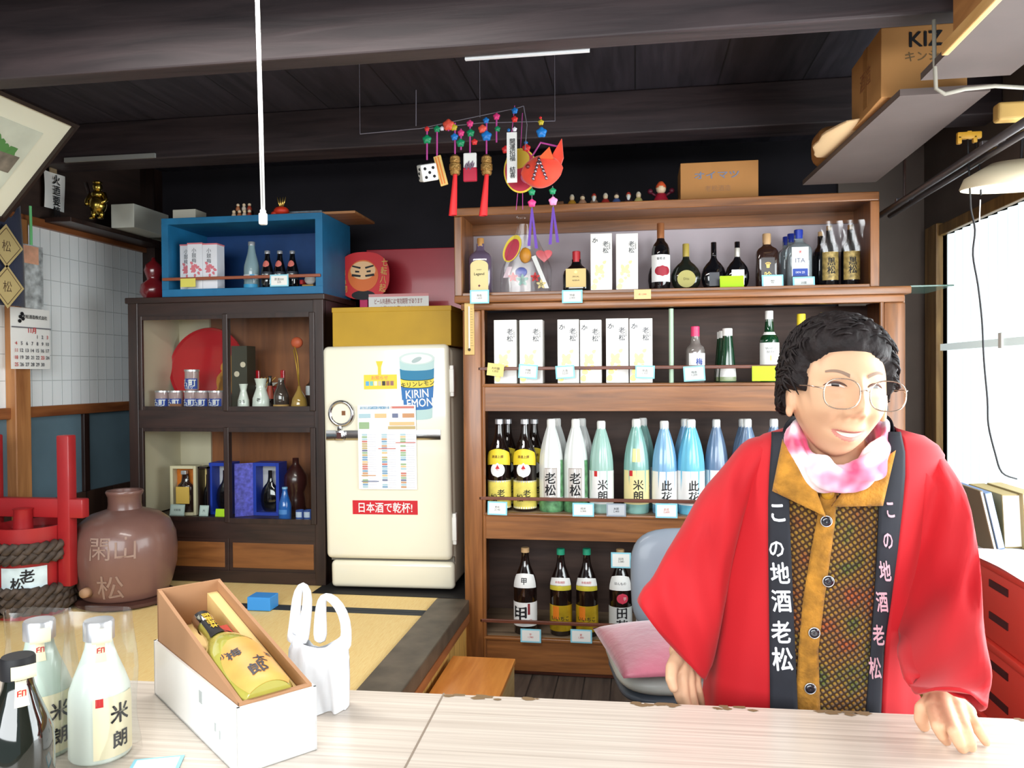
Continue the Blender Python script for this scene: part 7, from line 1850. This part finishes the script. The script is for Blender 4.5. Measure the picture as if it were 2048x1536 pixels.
# hips and legs
hz = W(1622, 1470, 1.565)
for s in (-1, 1):
    hp = hz + Vector((s * .075, 0, -.06))
    chain([hz, hp], [.11, .085], 16)
    kn_ = Vector((hp.x + s * .01, .0, .36)); an = Vector((hp.x + s * .015, .015, .075))
    chain([hp, kn_, an], [.082, .056, .036], 16)
    chain([an, Vector((an.x, -.02, .045)), Vector((an.x + s * .01, -.12, .034))], [.036, .034, .026], 14)
SKIN = mat('skin', S(220, 174, 140), .5, sss=.06, noise_s=14, noise_a=.04, spec=.35)
LIPS = mat('lips', S(204, 132, 120), .45)
raw = body.build('raw', SKIN)
md = raw.modifiers.new('r', 'REMESH'); md.mode = 'VOXEL'; md.voxel_size = .0026; md.use_smooth_shade = True
md2 = raw.modifiers.new('s', 'SMOOTH'); md2.factor = .5; md2.iterations = 2
dg = bpy.context.evaluated_depsgraph_get()
me = bpy.data.meshes.new_from_object(raw.evaluated_get(dg)); me.name = 'body'
bpy.data.objects.remove(raw)
me.materials.clear(); me.materials.append(SKIN); me.materials.append(LIPS)
HMi = HM.inverted()
for p in me.polygons:
    p.use_smooth = True
    c = p.center
    if (c - HC).length < .16:
        q = HMi @ c
        if q.y < -.055:
            zm = -.0695 + 11.5 * q.x * q.x; w_ = 1 - (q.x / .027) ** 2
            if w_ > 0 and -.0105 * w_ ** .6 < q.z - zm < .0070 * w_ ** .6: p.material_index = 1
bo = bpy.data.objects.new('body', me); COL.objects.link(bo); bo.parent = per
# --- face pieces
def on_face(x, z, d=.0): return HM @ Vector((x, face_y(x, z) - d, z))
HAIRM = mat('dark_hair', S(36, 30, 30), .62, noise_s=60, noise_a=.35, bump=.3, bump_s=90, spec=.22)
BROW = mat('brow_hair', S(142, 116, 98), .7)
for s in (-1, 1):
    def brow(u, v):
        x = s * (.014 + .032 * u); z = .0265 + .007 * math.sin(u * 2.4) + (v - .5) * .0062 * (1 - .5 * u)
        return on_face(x, z, .0014)
    MB().grid(brow, 12, 2).build('eyebrow', BROW, per, True)
    def eye(u, v):
        x = s * (.0185 + .026 * u); zc2 = .0085 + .0040 * math.sin(u * PI) ; h_ = .0044 * math.sin(u * PI) ** .7
        return on_face(x, zc2 + (v - .5) * h_ - .001, .0010)
    ey = MB().grid(eye, 14, 3).build('eye', mat('eye_white', S(226, 214, 206), .25), per, True)
    MB().grid(lambda u, v: on_face(s * (.0265 + .0100 * u), .0112 + (v - .5) * .0050, .0017), 6, 3).build('iris', mat('dark_iris', S(44, 28, 22), .15), ey, True)
    MB().tube([on_face(s * (.0165 + .030 * u), .0100 + .0058 * math.sin(u * PI) ** .8 - .001 * u, .0012) for u in [i / 10 for i in range(11)]], [.0006, .0013, .0017, .0019, .0019, .0019, .0019, .0017, .0015, .0012, .0005], 6).build('upper_lash_line', mat('lash_brown', S(92, 62, 52), .6), per, True)
MB().grid(lambda u, v: on_face((u - .5) * .042, -.0690 + 11.5 * ((u - .5) * .042) ** 2 + (v - .5) * .0068 * math.sin(u * PI) ** .6, .0024), 14, 3).build('teeth', mat('teeth', S(236, 226, 208), .3), per, True)
# --- glasses
GW_ = mat('pale_gold_wire', S(206, 186, 168), .25, .9)
gl_ = None
fr_ = MB()
gy = min(face_y(.033, .004), face_y(0, .004)) - .010
for s in (-1, 1):
    pts = []
    for i in range(41):
        a = 2 * PI * i / 40; ca, sa = math.cos(a), math.sin(a)
        pts.append(HM @ Vector((s * .035 + .0275 * math.copysign(abs(ca) ** .8, ca), gy + .10 * (abs(s * .035 + .0275 * ca)) ** 2 * 4, -.001 + .0235 * math.copysign(abs(sa) ** .8, sa))))
    fr_.tube(pts, .0011, 6, False)
    fr_.tube([HM @ Vector((s * .0615, gy + .004, .006)), HM @ Vector((s * .076, gy + .03, .008)), HM @ Vector((s * .079, .015, .004)), HM @ Vector((s * .078, .03, -.012))], .0011, 6)
fr_.tube([HM @ Vector((-.0085, gy + .001, .004)), HM @ Vector((0, gy - .002, .0065)), HM @ Vector((.0085, gy + .001, .004))], .0011, 6)
GLS = fr_.build('glasses', GW_, per, True)
for s in (-1, 1):
    MB().poly([HM @ Vector((s * .035 + .0265 * math.cos(a), gy + .10 * (abs(s * .035 + .0265 * math.cos(a))) ** 2 * 4, -.001 + .0225 * math.sin(a))) for a in [i * 2 * PI / 24 for i in range(24)]]).build('lens', film('spectacle_lens', (.97, .95, .94, 1), .02, .03), GLS)
# --- hair
def hairmask(x, y, z):
    """>0 inside the hair"""
    if y > .03: return z + .062
    hl = .074 + .006 * noise.noise(Vector((x * 55, 3.3, 0))) - 5.0 * x * x - 3.0 * max(0, abs(x) - .052)
    side = (abs(x) - .058) * 2.2 if z > (-.004 if y < .004 else -.05) and y > -.055 else -1
    front = z - hl
    if y > .006: front = max(front, z + .048 - (0 if x < 0 else .02))
    return max(front, min(side, z + (.004 if y < .004 else .05)))
hr = MB()
NU, NV = 150, 100
rows = []
for i in range(NU):
    row = []
    for j in range(NV + 1):
        a, b_ = i / NU * 2 * PI, (j / NV - .5) * PI
        d = Vector((math.sin(a) * math.cos(b_), -math.cos(a) * math.cos(b_), math.sin(b_)))
        base = Vector((HA * 1.0 * d.x, HB * d.y, HCZ * d.z))
        m_ = hairmask(base.x, base.y, base.z)
        t_ = max(0, min(1, m_ / .022)) ** .6
        n1 = noise.noise(d * 5.5 + Vector((3, 1, 2))); n2 = noise.noise(d * 13 + Vector((9, 4, 7))); n3 = noise.noise(d * 30)
        th = .013 + .005 * n1 + .0045 * n2 + .002 * n3 + .004 * max(0, d.z) + .007 * max(0, -d.x) + .002 * max(0, d.x)
        r_ = base.length + (th * t_ - (.006 if m_ <= 0 else 0))
        p_ = d * r_; 
        row.append((hr.bm.verts.new(HM @ p_), m_))
    rows.append(row)
for i in range(NU):
    for j in range(NV):
        q = (rows[i][j], rows[(i + 1) % NU][j], rows[(i + 1) % NU][j + 1], rows[i][j + 1])
        if max(v[1] for v in q) > -.004:
            try: hr.bm.faces.new([v[0] for v in q])
            except ValueError: pass
for v in [v for v in hr.bm.verts if not v.link_faces]: hr.bm.verts.remove(v)
rnd = random.Random(21)
cnt = 0
while cnt < 520:
    a, sb = rnd.uniform(0, 2 * PI), rnd.uniform(-.7, 1)
    b_ = math.asin(sb)
    d = Vector((math.sin(a) * math.cos(b_), -math.cos(a) * math.cos(b_), sb))
    base = Vector((HA * d.x, HB * d.y, HCZ * d.z))
    if hairmask(base.x, base.y, base.z) < .012: continue
    cnt += 1
    r0 = base.length + .0125 + .004 * max(0, d.z) + .007 * max(0, -d.x) + .002 * max(0, d.x)
    tg = Vector((1.0, rnd.uniform(.0, .8), rnd.uniform(-.7, .1))); tg = (tg - d * tg.dot(d)).normalized() * rnd.choice((-1, 1)); bt_ = d.cross(tg)
    L = rnd.uniform(.024, .048); cv = rnd.uniform(-.5, .5)
    pts = []
    for k_ in range(6):
        s_ = k_ / 5; pts.append(HM @ (d * (r0 + .006 * math.sin(s_ * PI) - .004) + tg * L * (s_ - .5) + bt_ * cv * L * .5 * math.sin(s_ * PI)))
    hr.tube(pts, [.0006, .0018, .0024, .0022, .0016, .0004], 5)
hr.build('hair', HAIRM, per, True)
# --- torso shape shared by the clothes: level -> centre x, half width, centre y, half depth
LV = []
for (py, xl, xr, yc_, hd) in ((1640, 1402, 1836, 1.565, .140), (1420, 1408, 1832, 1.56, .132), (1300, 1422, 1822, 1.555, .130), (1150, 1440, 1824, 1.55, .130), (1030, 1456, 1846, 1.545, .126), (950, 1470, 1874, 1.54, .112), (905, 1486, 1878, 1.535, .096), (880, 1508, 1862, 1.53, .080), (864, 1545, 1828, 1.53, .066), (852, 1590, 1782, 1.53, .056)):
    a, b_ = P(xl, py, yc_), P(xr, py, yc_)
    LV.append(((a.z + b_.z) / 2, (a.x + b_.x) / 2 - O.x, (b_.x - a.x) / 2, yc_ - O.y, hd))
def TL(z):
    if z <= LV[0][0]: return LV[0][1:]
    for a, b_ in zip(LV, LV[1:]):
        if z <= b_[0]:
            t_ = (z - a[0]) / (b_[0] - a[0]); return tuple(a[i] + (b_[i] - a[i]) * t_ for i in range(1, 5))
    return LV[-1][1:]
def cs(z, phi, k_=1.0, off=0.0):
    xc, hw_, yc_, hd = TL(z); s_, c_ = math.sin(phi), math.cos(phi); e = .86
    return Vector((xc + (hw_ * k_ + off) * math.copysign(abs(s_) ** e, s_), yc_ - (hd * k_ + off) * math.copysign(abs(c_) ** e, c_), z))
def front_y(x, z, k_=1.0, off=0.0):
    xc, hw_, yc_, hd = TL(z); q = min(.999, abs(x - xc) / (hw_ * k_ + off)); s_ = q ** (1 / .86); c_ = math.sqrt(1 - s_ * s_)
    return yc_ - (hd * k_ + off) * c_ ** .86
def FP(px, py, off=0.0, k_=1.0):
    Y = 1.43
    for _ in range(8):
        v = P(px, py, Y) - O; Y = front_y(v.x, v.z, k_) + O.y - off
    return P(px, py, Y) - O
ztp = LV[-1][0]
# knit cardigan
kn_m = bpy.data.materials.new('speckled_mustard_knit'); kn_m.use_nodes = True
nt = kn_m.node_tree; b = nt.nodes['Principled BSDF']; b.inputs['Roughness'].default_value = .9; b.inputs['Sheen Weight'].default_value = .2
tc = nt.nodes.new('ShaderNodeTexCoord'); mp = nt.nodes.new('ShaderNodeMapping'); mp.inputs['Rotation'].default_value = (0, .6, 0)
nt.links.new(tc.outputs['Object'], mp.inputs['Vector'])
n = nt.nodes.new('ShaderNodeTexNoise'); n.inputs['Scale'].default_value = 22; nt.links.new(mp.outputs['Vector'], n.inputs['Vector'])
r = nt.nodes.new('ShaderNodeValToRGB'); els = r.color_ramp.elements
els[0].position = .30; els[0].color = S(110, 116, 36); els[1].position = .72; els[1].color = S(196, 96, 34)
e_ = els.new(.44); e_.color = S(176, 130, 36); e_ = els.new(.58); e_.color = S(160, 108, 40)
nt.links.new(n.outputs['Fac'], r.inputs['Fac'])
def wave(axis, sc):
    w_ = nt.nodes.new('ShaderNodeTexWave'); w_.wave_type = 'BANDS'; w_.bands_direction = axis; w_.inputs['Scale'].default_value = sc
    nt.links.new(mp.outputs['Vector'], w_.inputs['Vector']); return w_
wa, wb = wave('X', 40), wave('Z', 34)
mu = nt.nodes.new('ShaderNodeMath'); mu.operation = 'MULTIPLY'; nt.links.new(wa.outputs['Fac'], mu.inputs[0]); nt.links.new(wb.outputs['Fac'], mu.inputs[1])
r2 = nt.nodes.new('ShaderNodeValToRGB'); r2.color_ramp.elements[0].position = .12; r2.color_ramp.elements[1].position = .42; r2.color_ramp.elements[0].color = (.12, .08, .03, 1); r2.color_ramp.elements[1].color = (1, 1, 1, 1)
nt.links.new(mu.outputs[0], r2.inputs['Fac'])
mx = nt.nodes.new('ShaderNodeMix'); mx.data_type = 'RGBA'; mx.blend_type = 'MULTIPLY'; mx.inputs[0].default_value = 1
nt.links.new(r.outputs['Color'], mx.inputs[6]); nt.links.new(r2.outputs['Color'], mx.inputs[7]); nt.links.new(mx.outputs[2], b.inputs['Base Color'])
bp = nt.nodes.new('ShaderNodeBump'); bp.inputs['Strength'].default_value = .8; bp.inputs['Distance'].default_value = .006; nt.links.new(mu.outputs[0], bp.inputs['Height']); nt.links.new(bp.outputs['Normal'], b.inputs['Normal'])
MUST = mat('mustard_rib_knit', S(168, 116, 38), .9, sheen=.1, noise_s=34, noise_a=.45, bump=.4, bump_s=160)
z0 = .42
NZ = 34
car = MB()
car.grid(lambda u, v: cs(z0 + (ztp - .04 - z0) * v, u * 2 * PI, .955 - .05 * (v > .93)), 64, NZ, cu=True)
CARD_ = car.build('cardigan', kn_m, per, True)
PLK = [(985, 1640, 1672), (1040, 1634, 1670), (1100, 1622, 1662), (1200, 1606, 1648), (1300, 1597, 1636), (1420, 1590, 1640), (1520, 1588, 1636)]
def strip(tab, off, k_, name, m_, parent, nseg=6, thick=.004, wav=0):
    mb = MB(); ys_ = []
    for (a, b_) in zip(tab, tab[1:]):
        for t_ in (0, .25, .5, .75): ys_.append(tuple(a[i] + (b_[i] - a[i]) * t_ for i in range(3)))
    ys_.append(tab[-1])
    def f(u, v):
        i = min(len(ys_) - 1, int(round(v * (len(ys_) - 1)))); py, xl, xr = ys_[i]
        return FP(xl + (xr - xl) * u, py, off + .002 * math.sin(u * PI) + wav * math.sin(v * 17), k_)
    o = mb.grid(f, nseg, len(ys_) - 1).build(name, m_, parent, True)
    so = o.modifiers.new('t', 'SOLIDIFY'); so.thickness = thick; so.offset = -1 if False else 0
    return o
strip(PLK, .005, .955, 'button_band', MUST, CARD_)
for (px, py) in ((1652, 1042), (1656, 1162), (1628, 1265), (1620, 1376)):
    c = FP(px, py, .010, .955)
    bt_ = MB().lathe([(0, .0), (.008, 0), (.0092, .002), (.008, .005), (.004, .006), (0, .005)], 20, cap=False, mtx=Matrix.Translation(c) @ Matrix.Rotation(PI / 2, 4, 'X')).build('button', mat('dark_button', S(34, 32, 40), .2, coat=.8), CARD_, True)
    MB().grid(lambda u, v: (c.x + (.009 + .001 * math.cos(2 * PI * v)) * math.cos(2 * PI * u), c.y - .003 + .0012 * math.sin(2 * PI * v), c.z + (.009 + .001 * math.cos(2 * PI * v)) * math.sin(2 * PI * u)), 24, 6, True, True).build('button_rim', SILV, bt_, True)
c = FP(1655, 986, .010, .955)
MB().lathe([(0, 0), (.010, 0), (.011, .003), (0, .005)], 18, cap=False, mtx=Matrix.Translation(c) @ Matrix.Rotation(PI / 2, 4, 'X')).build('button', mat('amber_button', S(216, 160, 50), .35), CARD_, True)
# collar flaps
def flap(name, q, off):
    (a, b_, c_, d_) = q      # top outer, bottom outer, bottom inner tip, top inner
    def f(u, v):
        px = (a[0] * (1 - u) + d_[0] * u) * (1 - v) + (b_[0] * (1 - u) + c_[0] * u) * v
        py = (a[1] * (1 - u) + d_[1] * u) * (1 - v) + (b_[1] * (1 - u) + c_[1] * u) * v
        return FP(px, py, off + .012 * math.sin(v * PI * .8) * .6 + .004 * v, .97)
    o = MB().grid(f, 10, 10).build(name, MUST, CARD_, True)
    so = o.modifiers.new('t', 'SOLIDIFY'); so.thickness = .006
    return o
flap('collar_flap', ((1566, 872), (1544, 982), (1652, 1034), (1622, 950)), .024)
flap('collar_flap', ((1792, 900), (1766, 1012), (1664, 1014), (1700, 960)), .024)
# happi coat
REDC = mat('red_happi_cotton', S(190, 15, 28), .75, sheen=.1, noise_s=5, noise_a=.05)
BLKC = mat('black_band_cotton', S(34, 36, 44), .8, noise_s=40, noise_a=.1)
def edge(py, side):
    tab = ((864, 1552, 1800), (950, 1545, 1806), (1100, 1542, 1790), (1250, 1545, 1772), (1420, 1550, 1758), (1640, 1552, 1752))
    for a, b_ in zip(tab, tab[1:]):
        if py <= b_[0]:
            t_ = max(0, (py - a[0]) / (b_[0] - a[0])); return a[side] + (b_[side] - a[side]) * t_
    return tab[-1][side]
def py_of(z):
    lo_, hi_ = 840, 1760
    for _ in range(24):
        m_ = (lo_ + hi_) / 2
        if P(1660, m_, 1.45).z > z: lo_ = m_
        else: hi_ = m_
    return (lo_ + hi_) / 2
def coat(u, v):
    z = z0 + .03 + (ztp - z0 - .03) * v
    xc, hw_, yc_, hd = TL(z); py = py_of(z)
    fl_, fr2 = FP(edge(py, 1), py), FP(edge(py, 2), py)
    pl_ = -math.asin(min(.99, max(-.99, (xc - fl_.x) / hw_)) ** 1 if xc > fl_.x else 0); pr_ = math.asin(min(.99, max(0, (fr2.x - xc) / hw_)))
    pl_ = -abs(math.asin(min(.99, ((xc - fl_.x) / hw_) ** (1 / .86)))) ; pr_ = abs(math.asin(min(.99, ((fr2.x - xc) / hw_) ** (1 / .86))))
    a = pl_ - u * (2 * PI - (pr_ - pl_))
    fold = .005 * math.sin(a * 9 + z * 6) * max(0, 1.0 - z) + .003 * math.sin(a * 17 + 2)* max(0, 1 - z)
    return cs(z, a, 1.0, .004 + fold)
co = MB().grid(coat, 90, 44).build('happi_coat', REDC, per, True)
so = co.modifiers.new('t', 'SOLIDIFY'); so.thickness = .004
LB = [(866, 1545, 1582), (905, 1543, 1580), (950, 1540, 1577), (1000, 1538, 1578), (1100, 1538, 1582), (1200, 1539, 1586), (1300, 1540, 1590), (1420, 1541, 1595), (1560, 1541, 1600)]
RB = [(866, 1776, 1800), (905, 1776, 1808), (950, 1768, 1808), (1000, 1758, 1804), (1100, 1754, 1793), (1200, 1748, 1780), (1300, 1741, 1765), (1420, 1732, 1760), (1560, 1726, 1756)]
bl_ = strip(LB, .012, 1.0, 'lapel_band', BLKC, co, 6, .006)
br_ = strip(RB, .012, 1.0, 'lapel_band', BLKC, co, 6, .006)
# band round the back of the neck
nb_ = MB()
a0_, a1_ = FP(1563, 866, .012), FP(1790, 866, .012)
nkp = [a0_, W(1585, 850, 1.535), W(1630, 842, 1.60), W(1690, 840, 1.615), W(1745, 842, 1.595), W(1782, 852, 1.535), a1_]
rings = []
for i, q in enumerate(nkp):
    up_ = .022 if 0 < i < 6 else .012
    d_ = Vector((0, .006, 0))
    rings.append([q + Vector((0, -.003, -.02)), q + Vector((0, -.003, up_)), q + Vector((0, .005, up_)), q + Vector((0, .005, -.02))])
mod_sub(nb_.loft(rings).build('neck_band', BLKC, co, True), 2)
BANDW = mat('band_white_print', S(226, 228, 236), .7)
def onband(cx, cy, sc, sx=1.0, tilt=0.0):
    def f(p): return FP(cx + p.x * sc * sx + p.y * tilt * sc, cy - p.y * sc, .0185 + p.z * .06)
    return f
for chs, cx, cy, sz in (('こ', 1556, 1026, 46), ('の', 1553, 1098, 40), ('地', 1560, 1146, 46), ('酒', 1563, 1202, 48), ('老', 1562, 1264, 48), ('松', 1565, 1318, 50)):
    letter(chs, 1.0, onband(cx, cy, sz, .86, -.1), BANDW, bl_, 'band_character', .035)
for chs, cx, cy, sz in (('こ', 1781, 1020, 40), ('の', 1776, 1082, 40), ('地', 1770, 1142, 44), ('酒', 1764, 1204, 44), ('老', 1757, 1270, 44), ('松', 1750, 1336, 46)):
    letter(chs, 1.0, onband(cx, cy, sz, .55, -.1), mat('band_pinkish_print', S(206, 160, 172), .7), br_, 'band_character', .03)
# sleeves: rings from the outer to the inner outline
def sleeve(tab, name, seed, n=30, lift=0):
    rs_ = []
    for (a, b_) in zip(tab, tab[1:]):
        for t_ in (0, .25, .5, .75): rs_.append([a[i] + (b_[i] - a[i]) * t_ for i in range(7)])
    rs_.append(list(tab[-1]))
    # smooth
    for _ in range(2):
        rs_ = [rs_[0]] + [[(rs_[i - 1][k_] + 2 * rs_[i][k_] + rs_[i + 1][k_]) / 4 for k_ in range(7)] for i in range(1, len(rs_) - 1)] + [rs_[-1]]
    def f(u, v):
        i = int(round(v * (len(rs_) - 1))); ax_, ay_, bx_, by2, ya, yb2, th = rs_[i]
        A_, B_ = W(ax_, ay_, ya), W(bx_, by2, yb2); c_ = (A_ + B_) / 2; h_ = (A_ - B_) / 2
        a = u * 2 * PI; s_, co_ = math.sin(a), math.cos(a)
        wr = .008 * math.sin(v * 13 + a * 2 + seed) * (.4 + .6 * math.sin(v * PI)) + .004 * math.sin(v * 27 - a * 3 + 2 * math.sin(a + seed)) + (.010 + .009 * (seed > 2)) * noise.noise(Vector((math.cos(a) * 1.5, v * 4.5 + s_, seed)))
        return c_ + h_ * math.copysign(abs(co_) ** .8, co_) + Vector((0, -(th + wr) * math.copysign(abs(s_) ** .8, s_), wr * .5 + lift * max(0, s_) * v ** 5))
    o = MB().grid(f, n, len(rs_) - 1, cu=True).build(name, REDC, co, True)
    so = o.modifiers.new('t', 'SOLIDIFY'); so.thickness = .004; so.offset = -1
    return o
sleeve([(1556, 868, 1520, 1000, 1.53, 1.54, .060), (1500, 874, 1478, 1050, 1.53, 1.55, .070), (1442, 935, 1462, 1120, 1.52, 1.53, .072), (1388, 1013, 1450, 1200, 1.505, 1.52, .066), (1332, 1106, 1436, 1280, 1.49, 1.505, .058), (1298, 1163, 1424, 1325, 1.48, 1.495, .050), (1274, 1203, 1412, 1354, 1.475, 1.485, .042)], 'sleeve', 1.0)
sleeve([(1815, 872, 1800, 1000, 1.52, 1.53, .060), (1866, 884, 1806, 1060, 1.52, 1.53, .068), (1910, 955, 1804, 1130, 1.50, 1.51, .072), (1938, 1060, 1800, 1210, 1.47, 1.48, .072), (1954, 1150, 1802, 1270, 1.41, 1.42, .072), (1963, 1280, 1808, 1330, 1.30, 1.32, .068), (1965, 1370, 1820, 1366, 1.225, 1.245, .064), (1962, 1424, 1830, 1386, 1.185, 1.215, .056)], 'sleeve', 2.3, lift=.04)
# knit cuff inside the sleeve over the counter
def cuff(u, v):
    a = u * 2 * PI; d_ = (wL - eL).normalized(); s1_ = d_.cross(Vector((0, 0, 1))).normalized(); u1_ = s1_.cross(d_)
    p_ = wL + d_ * (-.07 + .062 * v)
    r_ = .037 - .004 * v + .001 * math.sin(a * 16)
    return p_ + s1_ * r_ * math.cos(a) * 1.12 + u1_ * r_ * math.sin(a)
MB().grid(cuff, 48, 6, cu=True).build('cardigan_cuff', mat('olive_rib_cuff', S(176, 156, 84), .9, bump=.4, bump_s=160), CARD_, True)
# scarf
SCM = bpy.data.materials.new('rose_print_scarf'); SCM.use_nodes = True
nt = SCM.node_tree; b = nt.nodes['Principled BSDF']; b.inputs['Roughness'].default_value = .6; b.inputs['Sheen Weight'].default_value = .3
tc = nt.nodes.new('ShaderNodeTexCoord'); n = nt.nodes.new('ShaderNodeTexNoise'); n.inputs['Scale'].default_value = 17; n.inputs['Detail'].default_value = 2
nt.links.new(tc.outputs['Object'], n.inputs['Vector']); r = nt.nodes.new('ShaderNodeValToRGB'); els = r.color_ramp.elements
els[0].position = .36; els[0].color = S(206, 70, 112); els[1].position = .60; els[1].color = S(244, 236, 242); e_ = els.new(.46); e_.color = S(232, 150, 178)
nt.links.new(n.outputs['Fac'], r.inputs['Fac']); nt.links.new(r.outputs['Color'], b.inputs['Base Color'])
loop = [(1596, 868, 1.485), (1594, 893, 1.44), (1616, 928, 1.415), (1652, 952, 1.395), (1694, 957, 1.385), (1732, 942, 1.39), (1758, 912, 1.415), (1766, 882, 1.46), (1752, 862, 1.53), (1712, 850, 1.575), (1664, 850, 1.575), (1622, 856, 1.54)]
LP = [W(*q) for q in loop]; NL = len(LP)
def lerp_loop(t_):
    q = t_ * NL; i = int(q) % NL; f_ = q - int(q); p0, p1, p2, p3 = LP[(i - 1) % NL], LP[i], LP[(i + 1) % NL], LP[(i + 2) % NL]
    return .5 * (2 * p1 + (p2 - p0) * f_ + (2 * p0 - 5 * p1 + 4 * p2 - p3) * f_ ** 2 + (3 * p1 - p0 - 3 * p2 + p3) * f_ ** 3)
def scarf(u, v):
    p_ = lerp_loop(u); t_ = (lerp_loop((u + .01) % 1) - lerp_loop((u - .01) % 1)).normalized()
    s1_ = t_.cross(Vector((0, 0, 1))).normalized(); u1_ = s1_.cross(t_); a = v * 2 * PI
    tw = 3 * 2 * PI * u
    r_ = .0165 * (1 + .16 * math.sin(4 * a + tw * 2) + .10 * math.sin(u * 40)) + .004 * math.sin(2 * PI * u * 5)
    return p_ + s1_ * r_ * math.cos(a) * .85 + u1_ * r_ * math.sin(a) * 1.5
MB().grid(scarf, 120, 28, True, True).build('scarf', SCM, per, True)
# trousers and shoes
TRM = mat('dark_trousers', S(44, 42, 50), .85)
tr_ = MB()
tr_.grid(lambda u, v: (hz.x + .165 * math.sin(2 * PI * u), .01 - .12 * math.cos(2 * PI * u), .46 + .2 * v), 32, 4, cu=True)
tr_.build('trouser_top', TRM, per, True)
for s in (-1, 1):
    xx = hz.x + s * .083
    MB().grid(lambda u, v: (xx + (.066 + .026 * v) * math.sin(2 * PI * u), .01 - (.066 + .03 * v) * math.cos(2 * PI * u), .07 + .46 * v), 28, 8, cu=True).build('trouser_leg', TRM, per, True)
    MB().ball((xx + s * .006, -.055, .040), .05, .86, 2.5, .78, 20).build('shoe', mat('black_shoe', S(30, 28, 28), .5), per, True)
